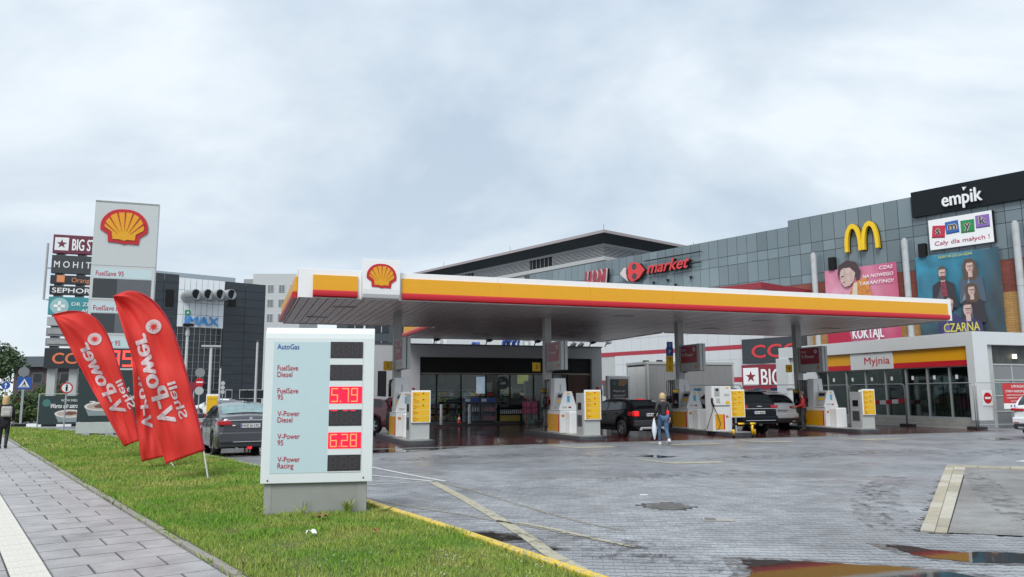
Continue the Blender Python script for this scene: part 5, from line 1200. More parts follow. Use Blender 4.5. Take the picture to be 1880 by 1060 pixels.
box('hall_body', -34, 20, .01, 40, 0, zr_[0]-.7, DGREY, ml); box('hall_parapet', 0, 20, .01, .5, zr_[0]-.7, zr_[0]+.02, DGREY, ml); box('hall_parapet', -34, 0, .01, .5, zr_[0]-.7, zr_[0]-.5, DGREY, ml)
def brick(t, n, l, p, c1, c2):
    tc_ = n.new('ShaderNodeTexCoord'); sp_ = n.new('ShaderNodeSeparateXYZ'); l.new(tc_.outputs['Object'], sp_.inputs[0]); cb = n.new('ShaderNodeCombineXYZ'); l.new(sp_.outputs[0], cb.inputs[0]); l.new(sp_.outputs[2], cb.inputs[1])
    br = n.new('ShaderNodeTexBrick'); l.new(cb.outputs[0], br.inputs['Vector']); br.inputs['Scale'].default_value = 1; br.inputs['Brick Width'].default_value = .5; br.inputs['Row Height'].default_value = .16; br.inputs['Mortar Size'].default_value = .012
    br.inputs['Color1'].default_value = (*c1, 1); br.inputs['Color2'].default_value = (*c2, 1); br.inputs['Mortar'].default_value = (*[c*.5 for c in c1], 1); l.new(nd_mix(n, l, .4, br.outputs['Color'], nd_noise(n, l, tc_.outputs['Object'], .8, 5), 'MULTIPLY'), p.inputs['Base Color']); p.inputs['Roughness'].default_value = .8
BR1 = pos_mat('red_brick', lambda t, n, l, p: brick(t, n, l, p, (.30, .085, .06), (.24, .065, .05))); BR2 = pos_mat('yellow_brick', lambda t, n, l, p: brick(t, n, l, p, (.62, .36, .13), (.52, .29, .10)))
zb_ = Vp(1850, 536, MO, MA)[1]
box('red_brick_wall', -9, 20, -.02, 0, zb_, zr_[-1], BR1, ml); box('yellow_brick_wall', -9, 20, -.015, 0, 0, zb_, BR2, ml); box('lower_wall', -34, -9, -.02, 0, 0, zr_[-1], LGREY, ml)
# sign things on the facade
def msign(nm, label, px0, py0, px1, py1, m, cat='shop sign', th=.3, y=-.06, pm_=None):
    pc = (px0+px1)/2
    x0, _ = mv(px0, py0); x1, _ = mv(px1, py0); return x0, x1
def plate(nm, label, cat, x0, x1, z0, z1, m, th=.3, y=-.06):
    t = thing(nm, label, cat, MO, MA); box('plate', x0, x1, y-th, y, z0, z1, m, t, .01); return t, y-th
x0, zA_ = mv(1676, 364); _, zB_ = mv(1676, 402); t, y = plate('bookshop_sign', 'black fascia sign with white word empik at the top right of the facade', 'shop sign', x0, 20.3, zB_, zA_+.35, mat('sign_black', (.006, .009, .013), .5, var=.05, spec=.25))
xa, za = mv(1736, 381); xb, _ = mv(1809, 370); text('empik', xa, y-.13, za-.05, 1.0, WHITEC, t, width=xb-xa, ext=.12, bold=.04); MB().prism([(xb-1.22, za+1.12), (xb-.95, za+1.10), (xb-1.15, za+.86)], y-.13, y-.01, 'y').build('apostrophe', WHITEC, t)
x0, zA_ = mv(1708, 407); x1, _ = mv(1824, 387); zB_ = mv(1708, 462)[1]; t, y = plate('toy_shop_sign', 'white sign with four coloured letter blocks and words Cały dla małych !', 'shop sign', x0, x1, zB_, zA_, WHITEC, .35)
box('side_return', x1, x1+.05, y, -.06, zB_, zA_, BLACK, t); w_ = x1-x0; h_ = zA_-zB_
for i, (s, cc, dz, tl2) in enumerate([('s', (.50, .02, .06), 0, .12), ('m', (.02, .12, .40), .13, -.05), ('y', (.02, .24, .08), .06, .02), ('k', (.24, .13, .42), .2, 0)]):
    cm = mat('block_'+'rbgv'[i], cc, .4, var=.08); M = mtx((x0+w_*(.15+.235*i), y, zB_+h_*(.42+dz*.6)), 0, 0, tl2)
    a = w_*.105; MB().prism([(-a, 0), (a, 0), (a, h_*.36), (-a, h_*.36)], -.02, 0, 'y', M).build('letter_block', cm, t); MB().prism([(-a, -.1), (a, -.1), (a, 0), (-a, 0)], -.018, 0, 'y', M).build('block_edge', mat('block_dk_'+'rbgv'[i], tuple(c*.5 for c in cc), .4), t)
    text(s, x0+w_*(.15+.235*i), y-.035, zB_+h_*(.50+dz*.6), h_*.25, mat('letter_gold', (.65, .55, .32), .4), t, align='CENTER', bold=.22); text(s, x0+w_*(.15+.235*i), y-.05, zB_+h_*(.50+dz*.6), h_*.25, mat('letter_navy', (.03, .04, .10), .4), t, align='CENTER', bold=.06)
text('Cały dla małych !', x0+w_*.08, y-.02, zB_+h_*.13, h_*.14, mat('print_crimson', (.45, .02, .10), .4), t, width=w_*.86, bold=.01)
# golden arches
t = thing('golden_arches_sign', 'yellow double arch letter M on the shopping centre facade', 'shop sign', MO, MA); x0, z0 = mv(1557, 465); x1, z1_ = mv(1619, 457); zt1 = mv(1575, 412)[1]
w_ = (x1-x0); h_ = zt1-z0; mb = MB(); TH = w_*.115
def arch(cx, s):
    out, inn = [], []
    for i in range(17):
        k = i/16*math.pi; ox = math.cos(k); 
        out.append((cx+w_*.25*(1.02)*ox*(1), z0+h_*(math.sin(k)**.72))); inn.append((cx+w_*.25*.62*ox-.0, z0+(h_-TH*1.2)*(math.sin(k)**.8)))
    return out, inn
for cx in (x0+w_*.25, x0+w_*.75):
    o_, i_ = arch(cx, 1); vs = []; k = len(o_)
    left = cx < x0+w_*.5
    for (a, b) in ((o_, -.5), (i_, -.5), (o_, -.12), (i_, -.12)): vs += [(p[0], b, p[1]) for p in a]
    fs = []
    for i in range(k-1): fs += [(i, i+1, k+i+1, k+i), (2*k+i, 3*k+i, 3*k+i+1, 2*k+i+1), (i, 2*k+i, 2*k+i+1, i+1), (k+i, k+i+1, 3*k+i+1, 3*k+i)]
    fs += [(0, k, 3*k, 2*k), (k-1, 3*k-1, 4*k-1, 2*k-1)]
    MB().add(vs, fs).build('arch', mat('arch_yellow', (.80, .52, .01), .35, var=.02), t)
    MB().add([(v[0], v[1]*.2-.08 if v[1] < -.3 else -.07, v[2]) for v in [(p[0]+.03, p[1], p[2]) for p in vs]], fs).build('arch_backing', BLACK, t)
# supermarket sign
t = thing('supermarket_sign', 'red diamond emblem and slanted red word market on the facade', 'shop sign', MO, MA); CR = mat('sign_coral', (.60, .045, .05), .4, var=.02)
x0, zc = mv(1145, 501); x1, _ = mv(1190, 496); zt_ = mv(1168, 483)[1]; zb2 = mv(1168, 518)[1]; w_ = x1-x0; cz_ = (zt_+zb2)/2; h2 = (zt_-zb2)/2
def emb(off, y0, y1, shrink=0):
    L_ = [(x0, cz_), (x0+w_*.17, cz_+h2*.55), (x0+w_*.27, cz_+h2*.55), (x0+w_*.24, cz_), (x0+w_*.27, cz_-h2*.55), (x0+w_*.32, cz_-h2*.9), (x0+w_*.17, cz_-h2*.5)]
    R_ = [(x0+w_*.33, cz_+h2*.5), (x0+w_*.42, cz_+h2*.92), (x0+w_*.55, cz_+h2), (x0+w_*.78, cz_+h2*.8), (x0+w_, cz_), (x0+w_*.78, cz_-h2*.75), (x0+w_*.55, cz_-h2), (x0+w_*.42, cz_-h2*.92), (x0+w_*.33, cz_-h2*.5)]
    return L_, R_
L_, R_ = emb(0, 0, 0); CRW = mat('sign_pale', (.60, .50, .50), .4)
MB().prism(L_, -.6, -.45, 'y').build('emblem_left', CRW, t); MB().prism(R_, -.6, -.45, 'y').build('emblem_right', CR, t)
MB().prism([(a+.18, b-.05) for a, b in L_], -.44, -.3, 'y').build('emblem_shadow', BLACK, t); MB().prism([(a+.18, b-.05) for a, b in R_], -.44, -.3, 'y').build('emblem_shadow', BLACK, t)  # shifted black copies behind the emblem, put in as its shadow
for sg in (1, -1): MB().prism(circ(x0+w_*.6, cz_+sg*h2*.5, w_*.10, 12), -.605, -.6, 'y').build('emblem_notch', DGREY, t)
xa, za = mv(1195, 502); xb, _ = mv(1272, 484); text('market', xa, -.6, za-.1, 1.15, CR, t, width=(xb-xa), ext=.02, bold=.05, shear=.35); text('market', xa+.12, -.25, za-.16, 1.15, BLACK, t, width=(xb-xa), ext=.2, bold=.05, shear=.35)  # the black copy behind the word stands in for its shadow
for z in (za+.25, za+1.25): MB().tube((x1-.2, -.3, z), (xb+1.2, -.3, z), .05, 6).build('mounting_rail', BLACK, t)
t = thing('fashion_sign', 'slanted maroon letters H&M just above the canopy edge, left of the red diamond emblem', 'shop sign', MO, MA); xa, za = mv(1080, 530); xb, _ = mv(1120, 524); z0 = za
text('H&M', xa, -.62, z0-.5, 2.3, mat('hm_maroon', (.33, .045, .07), .45), t, width=(xb-xa), ext=.02, shear=.3, bold=.05); text('H&M', xa+.10, -.48, z0-.5, 2.3, CRW, t, width=(xb-xa), ext=.04, shear=.3, bold=.06); text('H&M', xa+.25, -.3, z0-.55, 2.3, BLACK, t, width=(xb-xa), ext=.15, shear=.3, bold=.05)
for i, (px, py) in enumerate([(1203, 518), (1229, 513.5), (1243, 522), (1271, 508)]):
    x, z = mv(px, py); o = MB().tube((0, -.25, 0), (0, -.25, -.28), .16, 8, .03).build('facade_spotlight', BLACK); o.location = MO+Vector((math.cos(MA), math.sin(MA), 0))*x+Vector((0, 0, z)); o.rotation_euler.z = MA
    tag(o, ['leftmost small black spotlight on the facade below the word market', 'second small black spotlight below the word market', 'lowest small black spotlight below the word market', 'rightmost small black spotlight below the word market'][i], 'spotlight', 'spotlights under the market sign')
# film banners: plain figures on coloured cloth
def cloth(nm, label, px0, pyt0, px1, pyt1, pyb0, m, y=-.35):
    x0, zt_ = mv(px0, pyt0); x1, _ = mv(px1, pyt1); zb_ = mv(px0, pyb0)[1]; t = thing(nm, label, 'banner', MO, MA)
    MB().grid(lambda u, v: (x0+(x1-x0)*u, y-.06*math.sin(u*9+v*2)*math.sin(v*3+.3)-.02*math.sin(u*31+v*9), zb_+(zt_-zb_)*v), 40, 30).build('cloth', m, t, smooth=True); return t, x0, x1, zb_, zt_, y-.12
def grad(name, c1, c2, c3=None, scale=.25):
    def f(t, n, l, p):
        tc_ = n.new('ShaderNodeTexCoord'); c = nd_mix(n, l, nd_ramp(n, l, nd_noise(n, l, tc_.outputs['Object'], scale, 3), .35, 0.0, .62, 1.0), c1, c2); l.new(c, p.inputs['Base Color']); p.inputs['Roughness'].default_value = .45
    return pos_mat(name, f)
def gposter(name, x0, z0, x1, z1, ca, cb, cc, px_, pz_):
    def f(t, n, l, p):
        tc_ = n.new('ShaderNodeTexCoord'); mp_ = n.new('ShaderNodeMapping'); mp_.inputs['Location'].default_value = (-x0/(x1-x0), 0, -z0/(z1-z0)); mp_.inputs['Scale'].default_value = (1/(x1-x0), 0, 1/(z1-z0)); l.new(tc_.outputs['Object'], mp_.inputs[0])
        ds = n.new('ShaderNodeVectorMath'); ds.operation = 'DISTANCE'; l.new(mp_.outputs[0], ds.inputs[0]); ds.inputs[1].default_value = (px_, 0, pz_)
        c = nd_mix(n, l, nd_ramp(n, l, ds.outputs['Value'], .08, 0.0, .95, 1.0), ca, cb); wv_ = nd_noise(n, l, tc_.outputs['Object'], .5, 5, .6, .5); c = nd_mix(n, l, nd_ramp(n, l, wv_, .42, 0.0, .68, .7), c, cc)
        l.new(c, p.inputs['Base Color']); p.inputs['Roughness'].default_value = .42
    return pos_mat(name, f)
xq0, zq1 = mv(1518, 499); xq1 = mv(1649, 480)[0]; zq0 = mv(1518, 640)[1]; BP1 = gposter('banner_pink', xq0, zq0, xq1, zq1, (.66, .34, .44), (.46, .04, .12), (.55, .12, .24), .22, .62)
xq0, zq1 = mv(1684, 474); xq1 = mv(1837, 455)[0]; zq0 = mv(1684, 622)[1]; BP2 = gposter('banner_blue', xq0, zq0, xq1, zq1, (.03, .30, .46), (.04, .055, .065), (.035, .10, .14), .1, .95)
t, x0, x1, z0, z1_, y = cloth('pink_film_banner', 'large pink cloth banner on the facade with a painted head in profile', 1518, 499, 1649, 480, 640, BP1)
w_ = x1-x0; h_ = z1_-z0; PS = mat('print_skin', (.46, .31, .27), .5, var=.22, vscale=2.2, rgb2=(.56, .42, .38)); PH = mat('print_hair', (.06, .035, .04), .6); PC = mat('print_cream', (.62, .52, .42), .5); PO_ = mat('print_orange', (.58, .22, .05), .5, var=.3, vscale=3)
P_ = lambda pts: [(x0+w_*a, z0+h_*b) for a, b in pts]
FD = lambda pts, m, k, nm='print_shape': MB().prism(P_(pts), y-.004*k-.004, y-.004*k, 'y').build(nm, m, t)
FD([(.33, .62), (.42, .80), (.60, .86), (.66, .60), (.74, .40), (.70, .25), (.38, .25), (.34, .45)], PO_, 0, 'print_jacket'); FD([(.34, .45), (.42, .80), (.47, .80), (.45, .45), (.42, .25), (.37, .25)], PC, 1, 'print_sleeve')
FD([(.22, .93), (.24, .82), (.29, .76), (.36, .77), (.42, .82), (.45, .92), (.40, 1.0), (.26, 1.0)], PS, 1, 'print_face'); FD([(.20, .95), (.22, 1.04), (.34, 1.10), (.47, 1.06), (.53, .93), (.50, .84), (.46, .83), (.45, .93), (.38, 1.0), (.30, 1.01), (.24, .98), (.22, .86)], PH, 2, 'print_hair')
FD([(.25, .90), (.29, .905), (.29, .895), (.25, .885)], PH, 3, 'print_eye'); FD([(.26, .82), (.295, .83), (.29, .81)], mat('print_lips', (.35, .03, .05), .5), 3, 'print_mouth')
for k, s in enumerate(('CZAS', 'NA NOWEGO', 'TARANTINO!')): text(s, x0+w_*.96, y-.005, z0+h_*(.93-.085*k)-(0), .26, WHITEC, t, align='RIGHT', shear=.2, bold=.02, width=[1.0, 2.3, 2.6][k])
FD([(.0, .0), (.0, .30), (.30, .28), (.34, .06), (.34, 0)], mat('print_red', (.60, .05, .05), .5), 2, 'print_field'); text('KOKTAJL', x0+w_*.36, y-.02, z0+h_*.10, .75, WHITEC, t, bold=.05, width=w_*.42)
t, x0, x1, z0, z1_, y = cloth('blue_film_banner', 'large blue cloth banner on the facade showing five painted heads, at the right', 1684, 474, 1837, 455, 622, BP2)
w_ = x1-x0; h_ = z1_-z0; DK = mat('print_dark_coat', (.035, .03, .04), .6); DN = mat('print_denim', (.07, .10, .14), .6); NV = mat('print_navy', (.04, .04, .12), .6); BD = mat('print_hair_brown', (.10, .06, .04), .6)
def fig(cx, cz, s, coat, hair, lng=0, k=0):
    FD([(cx-.15*s, cz-.42*s), (cx-.13*s, cz-.14*s), (cx-.05*s, cz-.09*s), (cx+.05*s, cz-.09*s), (cx+.13*s, cz-.14*s), (cx+.16*s, cz-.42*s)], coat, k, 'print_coat')
    if lng: FD([(cx-.08*s, cz-.15*s), (cx-.085*s, cz+.02*s), (cx-.05*s, cz+.095*s), (cx+.02*s, cz+.10*s), (cx+.075*s, cz+.05*s), (cx+.09*s, cz-.1*s), (cx+.05*s, cz-.16*s)], hair, k+1, 'print_hair')
    FD([(cx-.025*s, cz-.12*s), (cx-.025*s, cz-.05*s), (cx+.025*s, cz-.05*s), (cx+.025*s, cz-.12*s)], PS, k+2, 'print_neck')
    FD([(cx+.047*s*math.cos(i*.5236), cz+.075*s*math.sin(i*.5236)) for i in range(12)], PS, k+3, 'print_face')
    FD([(cx-.05*s, cz+.01*s), (cx-.048*s, cz+.06*s), (cx, cz+.092*s), (cx+.048*s, cz+.06*s), (cx+.05*s, cz+.01*s), (cx+.035*s, cz+.05*s), (cx-.035*s, cz+.05*s)], hair, k+4, 'print_hair')
    FD([(cx-.03*s, cz+.005*s), (cx+.03*s, cz+.005*s), (cx+.03*s, cz+.014*s), (cx-.03*s, cz+.014*s)], BD, k+5, 'print_eyes'); FD([(cx-.02*s, cz-.04*s), (cx+.02*s, cz-.04*s), (cx+.015*s, cz-.032*s), (cx-.015*s, cz-.032*s)], MATS['print_lips'], k+5, 'print_mouth'); FD([(cx-.006*s, cz-.018*s), (cx+.008*s, cz-.018*s), (cx+.004*s, cz+.012*s), (cx, cz+.012*s)], mat('print_skin_shade', (.30, .19, .16), .5), k+5, 'print_nose'); FD([(cx+.012*s, cz-.075*s), (cx+.04*s, cz-.04*s), (cx+.047*s, cz), (cx+.04*s, cz+.04*s), (cx+.028*s, cz+.02*s), (cx+.028*s, cz-.03*s)], MATS['print_skin_shade'], k+4, 'print_face_shade'); FD([(cx-.12*s, cz-.4*s), (cx-.02*s, cz-.12*s), (cx+.0*s, cz-.4*s)], mat('print_coat_shade_'+coat.name, tuple(min(1, c_*2.2+.02) for c_ in {DK.name: (.035, .03, .04), DN.name: (.07, .10, .14)}.get(coat.name, (.04, .04, .12))), .6, var=.3), k+1, 'print_coat_fold')
    if hair is BD and not lng: FD([(cx-.035*s, cz-.03*s), (cx+.035*s, cz-.03*s), (cx+.03*s, cz-.075*s), (cx, cz-.09*s), (cx-.03*s, cz-.075*s)], BD, k+4, 'print_beard'); FD([(cx-.03*s, cz-.10*s), (cx+.03*s, cz-.10*s), (cx+.045*s, cz-.28*s), (cx-.02*s, cz-.28*s)], mat('print_scarf', (.22, .04, .06), .5, var=.4, vscale=6), k+3, 'print_scarf')
fig(.33, .76, 1.0, DK, BD); fig(.66, .80, 1.0, DN, BD, 1); fig(.66, .52, .9, DK, BD, 1, 7); fig(.38, .36, 1.1, NV, PS, 0, 7); fig(.60, .30, 1.15, NV, PH, 0, 14)
text('KAŻDY MA COŚ ZA USZAMI', x0+w_*.30, y-.005, z0+h_*.945, .17, mat('print_yellow', (.62, .55, .10), .5), t, bold=.02, width=w_*.40); text('CZARNA', x0+w_*.30, y-.06, z0+h_*.05, .62, MATS['print_yellow'], t, bold=.03, width=w_*.42)
for k in range(5): text(['EWA', 'ANNA', 'JAN', 'ADAM', 'PIOTR'][k] if False else '— — —', x0+w_*(.06+.19*k), y-.005, z0+h_*(.985), .05, WHITEC, t, width=w_*.08, bold=.04)
# white flues in front of the facade and small black boxes
for i, (px, py, lb) in enumerate([(1493, 467, 'white round flue on the facade left of the pink banner'), (1660, 441, 'white round flue between the pink and the blue banner'), (1863, 409, 'white round flue right of the blue banner, near the picture edge')]):
    x, z = Vp(px, py, MO-Vector((-math.sin(MA), math.cos(MA), 0))*.6, MA); t = thing('facade_flue', lb, 'flue', MO+Vector((math.cos(MA), math.sin(MA), 0))*x-Vector((-math.sin(MA), math.cos(MA), 0))*.6, MA, 'white flues in front of the facade')
    FLU = mat('flue_white', (.46, .48, .49), .4, var=.05, dirt=.3)
    for k in range(3): MB().tube((0, 0, z*k/3+.02), (0, 0, z*(k+1)/3), .22, 14).build('pipe_section', FLU, t, smooth=False)
    MB().tube((0, 0, z), (0, 0, z+.12), .14, 12).build('cap', FLU, t)
for i, (px, py, lb) in enumerate([(1531, 474, 'small black upright box on the facade above the pink banner'), (1696.5, 449, 'small black upright box on the facade above the left edge of the blue banner')]):
    x, z = mv(px, py); o = box('facade_box', -.25, .25, -.5, -.1, -1.0, 0, BLACK); o.location = MO+Vector((math.cos(MA), math.sin(MA), 0))*x+Vector((0, 0, z)); o.rotation_euler.z = MA; tag(o, lb, 'box')
# ------------------------------------------------------------------ white annex with red stripes and sign panels
AO = Vector((18.8, 57.1, 0)); av = lambda px, py: Vp(px, py, AO, MA); hA = av(1399, 518)[1]
an = thing('white_annex', 'white panelled annex with red stripes behind the shop and container', 'building', AO, MA); AW = mat('annex_white', (.55, .57, .58), .35, var=.02)
xl_ = av(745, 640)[0]
box('core', xl_+.1, -.1, .1, 7.5, 0, hA-.5, LGREY, an); zst = [av(1230, y)[1] for y in (641, 648.5)]; zs2 = [av(1345, y)[1] for y in (693, 702)]
bands = [(0, zs2[1], AW), (zs2[1], zs2[0], MAT_R := mat('stripe_red', (.36, .03, .05), .4)), (zs2[0], (zs2[0]+zst[1])/2+.3, AW), ((zs2[0]+zst[1])/2+.3, zst[1], AW), (zst[1], zst[0], MAT_R), (zst[0], zst[0]+1.1, AW), (zst[0]+1.1, hA-.5, AW)]
n = 0; x = 0
while x > xl_+1:
    for k, (a, b, m) in enumerate(bands):
        if m is MAT_R: continue
        wdt = 1.0
        if x < -14 and k < 5: continue
        o = MB().box(x-wdt+.008, x-.008, .05, .1, a+.008, b-.008).build('wall_panel', m, an); n += 1
    x -= 1.0
for a, b, m in bands:
    if m is MAT_R: box('red_stripe', xl_, 0, .045, .1, a, b, m, an)
box('roof_edge', xl_-.1, .1, -.1, .3, hA-.5, hA, mat('roof_edge_red', (.28, .03, .045), .5), an); box('roof_edge', 0, .1, .3, 7.5, hA-.5, hA-.004, MATS['roof_edge_red'], an)
box('side_wall', -.1, -.0, .1, 7.5, 0, hA-.5, AW, an)
SO2 = AO-Vector((-math.sin(MA), math.cos(MA), 0))*1.0; sv = lambda px, py: Vp(px, py, SO2, MA)
def apanel(px0, px1, py0, py1, m, nm, label):
    x0, zt_ = sv(px0, py0); x1, _ = sv(px1, py0); zb_ = sv(px0, py1)[1]; t = thing(nm, label, 'shop sign', SO2, MA); box('plate', x0, x1, -.2, 0, zb_, zt_, m, t); return t, x0, x1, zb_, zt_
t, x0, x1, zb_, zt_ = apanel(1364, 1482, 624, 669, mat('panel_black', (.035, .042, .048), .4), 'shoe_shop_sign', 'black panel with coral letters CCC left of the rightmost canopy pillar'); text('CCC', x0+.85, -.22, zb_+(zt_-zb_)*.23, (zt_-zb_)*.52, CR, t, width=(x1-x0)*.72, bold=.06)
t, x0, x1, zb_, zt_ = apanel(1364, 1482, 671, 716, MAROON, 'jeans_shop_sign', 'maroon panel with star and white words BIG STAR beside the car wash'); h_ = zt_-zb_
def star(cx, cz, r): return [(cx+(r if i % 2 == 0 else r*.4)*math.sin(i*math.pi/5), cz+(r if i % 2 == 0 else r*.4)*math.cos(i*math.pi/5)) for i in range(10)]
sx0 = sv(1368, 700)[0]; sx1 = sv(1396, 700)[0]; box('white_square', sx0, sx1, -.21, -.2, zb_+h_*.17, zt_-h_*.12, WHITEC, t); MB().prism(star((sx0+sx1)/2, zb_+h_*.52, h_*.24), -.22, -.21, 'y').build('star', MAROON, t)
text('BIG STAR', sv(1401, 700)[0], -.21, zb_+h_*.18, h_*.66, WHITEC, t, width=4.6, bold=.03)
# ------------------------------------------------------------------ roof storey with louvres
RO = Vector((11.1, 90, 0)); rs = thing('roof_storey', 'dark louvred roof storey with wide overhanging eaves above the shopping centre', 'building', RO, MA)
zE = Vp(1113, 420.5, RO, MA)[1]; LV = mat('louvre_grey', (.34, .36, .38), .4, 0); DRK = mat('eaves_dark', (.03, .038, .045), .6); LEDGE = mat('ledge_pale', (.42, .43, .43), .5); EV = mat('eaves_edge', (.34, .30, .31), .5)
LW, RW, IN = 52, 34, 1.3
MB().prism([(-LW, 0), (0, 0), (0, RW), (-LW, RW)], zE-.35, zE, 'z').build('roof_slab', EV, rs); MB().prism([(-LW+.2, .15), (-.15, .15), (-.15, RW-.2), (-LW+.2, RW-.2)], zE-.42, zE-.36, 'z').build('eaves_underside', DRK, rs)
zl1 = Vp(1114, 445, RO, MA)[1]
zl0 = Vp(1114, 471, RO+Vector((-math.sin(MA), math.cos(MA), 0))*IN, MA)[1]
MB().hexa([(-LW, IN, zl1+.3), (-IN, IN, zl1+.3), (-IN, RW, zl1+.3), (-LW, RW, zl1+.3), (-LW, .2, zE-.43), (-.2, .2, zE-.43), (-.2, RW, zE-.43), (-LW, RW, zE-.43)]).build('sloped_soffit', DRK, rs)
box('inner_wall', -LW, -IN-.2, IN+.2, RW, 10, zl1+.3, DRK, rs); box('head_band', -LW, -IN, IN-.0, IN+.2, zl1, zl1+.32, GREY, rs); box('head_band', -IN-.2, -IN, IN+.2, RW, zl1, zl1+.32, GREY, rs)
nn = 8; dz = (zl1-zl0)/nn
for i in range(nn):
    z = zl0+i*dz; 
    for a, b in ((-LW, -38.5), (-36, -33), (-27.5, -15), (-10.5, -IN)): box('louvre_slat', a, b, IN-.05, IN+.16, z+.03, z+dz*.58, LV, rs)
    box('louvre_slat', -IN-.16, -IN+.05, IN+.17, RW, z+.03, z+dz*.58, LV, rs)
box('window_strip', -LW, -IN-.1, IN+.16, IN+.2, zl0, zl1, BLACK, rs)
for x in [-38+i*.8 for i in range(3)]+[-32.5+i*.8 for i in range(7)]+[-14.6+i*.8 for i in range(6)]: box('window_bar', x, x+.06, IN+.05, IN+.15, zl0, zl1, GREY, rs)
box('ledge', -LW, -IN+.5, IN-.5, IN+.2, zl0-.5, zl0, LEDGE, rs); box('ledge', -IN, -IN+.5, IN+.2, RW, zl0-.5, zl0, LEDGE, rs); box('lower_wall', -LW, -IN+.3, IN-.3, IN+.19, 8, zl0-.5, LGREY, rs); box('lower_wall', -IN, -IN+.3, IN+.2, RW, 8, zl0-.5, LGREY, rs)
for x, y in ((-.3, .3), (-18, .3), (-34, .3), (-.3, 18)): MB().tube((x, y, zE), (x, y, zE+.7), .03, 5).build('lightning_rod', DGREY, rs)
# ------------------------------------------------------------------ cinema wing
IA = R(40); IO = Vector((-40.2, 85.9, 0)); iv = lambda px, py: Vp(px, py, IO, IA)
ci = thing('cinema_wing', 'dark and white cinema wing of the shopping centre with blue IMAX letters', 'building', IO, IA)
def slate(t, n, l, p):
    g = n.new('ShaderNodeNewGeometry'); P = g.outputs['Position']; mp = n.new('ShaderNodeMapping'); mp.inputs['Scale'].default_value = (.3, .3, 3.2); l.new(P, mp.inputs[0])
    c = nd_mix(n, l, nd_noise(n, l, mp.outputs[0], 1.5, 4), (.012, .017, .024), (.04, .05, .06)); l.new(c, p.inputs['Base Color']); p.inputs['Roughness'].default_value = .4
SLT = pos_mat('slate_cladding', slate); CWP = mat('cinema_white', (.74, .78, .80), .35, var=.02)
xA, xB, xC, xD = iv(240, 600)[0], iv(326, 560)[0], iv(411, 560)[0], iv(485, 600)[0]; zt1 = iv(300, 502)[1]; zt2 = iv(369, 513)[1]; zt3 = iv(448, 520)[1]; zi = iv(369, 602)[1]; zg = iv(369, 716)[1]
def tiles(x0, x1, z0, z1_, nx, nz, m, y, nm):
    dx, dz = (x1-x0)/nx, (z1_-z0)/nz
    for i in range(nx):
        for j in range(nz): box(nm, x0+i*dx+.02, x0+(i+1)*dx-.02, y-.06, y, z0+j*dz+.02, z0+(j+1)*dz-.02, m, ci)
box('body', xA, xD, .0, 20, 0, zt3-.4, SLT, ci); box('body_rear', xA, xC-.5, 1.5, 20, zt3-.4, zt1+.0, mat('cinema_roof_grey', (.34, .40, .44), .4, var=.03), ci)
x9 = iv(440, 520)[0]; zz9 = iv(439, 508)[1]
for i in range(6): box('roof_band_panel', xA+(x9-xA)*i/6+.02, xA+(x9-xA)*(i+1)/6-.02, 1.4, 1.5, zt3-.2, zz9, MATS['cinema_roof_grey'], ci)
tiles(xA, xB, 2.2, zt1, 3, 13, SLT, -.02, 'cladding_panel'); tiles(xC, xD, 2.2, zt3, 2, 13, SLT, -.02, 'cladding_panel')
tiles(xB, xC, zi, zt2, 8, 4, CWP, -.0, 'white_panel')
GL2 = mat('curtain_glass', (.012, .018, .025), .08, var=.5, vscale=.5, spec=.45); gx0 = iv(322, 660)[0]; nxx, nzz = 8, 9
dx, dz = (xC-.2-gx0)/nxx, (zi-zg)/nzz
for i in range(nxx):
    for j in range(nzz): box('glass_pane', gx0+i*dx+.05, gx0+(i+1)*dx-.05, -.12, -.08, zg+j*dz+.05, zg+(j+1)*dz-.05, GL2, ci)
for i in range(nxx+1): box('mullion', gx0+i*dx-.025, gx0+i*dx+.025, -.20, -.07, zg, zi, GREY, ci)
for j in range(nzz+1): box('transom', gx0, xC-.2, -.19, -.08, zg+j*dz-.02, zg+j*dz+.02, GREY, ci)
for i, px in enumerate((341, 363, 385, 406)):
    x, z = iv(px, 545); tb = MB().path([(x, .0, z), (x+.15, -1.2, z+.05), (x+.5, -2.2, z+.1)], .62, 16).build('vent_tube', mat('tube_grey', (.34, .36, .37), .35, .3), ci); MB().tube((x+.47, -2.15, z+.1), (x+.51, -2.23, z+.1), .54, 16).build('tube_mouth', BLACK, ci)
for px in (311, 426): x, z = iv(px, 548); box('tall_window', x-.45, x+.45, -.12, -.085, z-1.0, z+1.0, BLACK, ci)
xa, za = iv(338, 594); xb, _ = iv(400, 590); t = thing('cinema_sign', 'blue IMAX letters with small green square on the white cinema wall', 'sign', IO, IA); text('IMAX', xa, -.2, za-.1, 1.0, mat('imax_blue', (.03, .25, .62), .4), t, width=xb-xa, ext=.15, bold=.05)
a, z = iv(339, 574); box('green_square', a, a+.6, -.2, -.07, z-.3, z+.3, mat('bank_green', (.02, .28, .14), .4), t); MB().prism([(a+.15, z-.1), (a+.3, z+.15), (a+.45, z-.05), (a+.3, z-.12)], -.21, -.2, 'y').build('white_motif', WHITEC, t); text('cinema city', a+.75, -.2, z-.1, .22, WHITE, t, width=1.9)
for px0, px1 in ((414, 424), (440, 452), (453, 466), (470, 482)):
    a, zt_ = iv(px0, 717); b, zb_ = iv(px1, 731); box('window_frame', a-.08, b+.08, -.14, -.1, max(.4, zb_-.1), zt_+.1, LGREY, ci); box('window_pane', a, b, -.17, -.145, max(.5, zb_), zt_, GL2, ci)
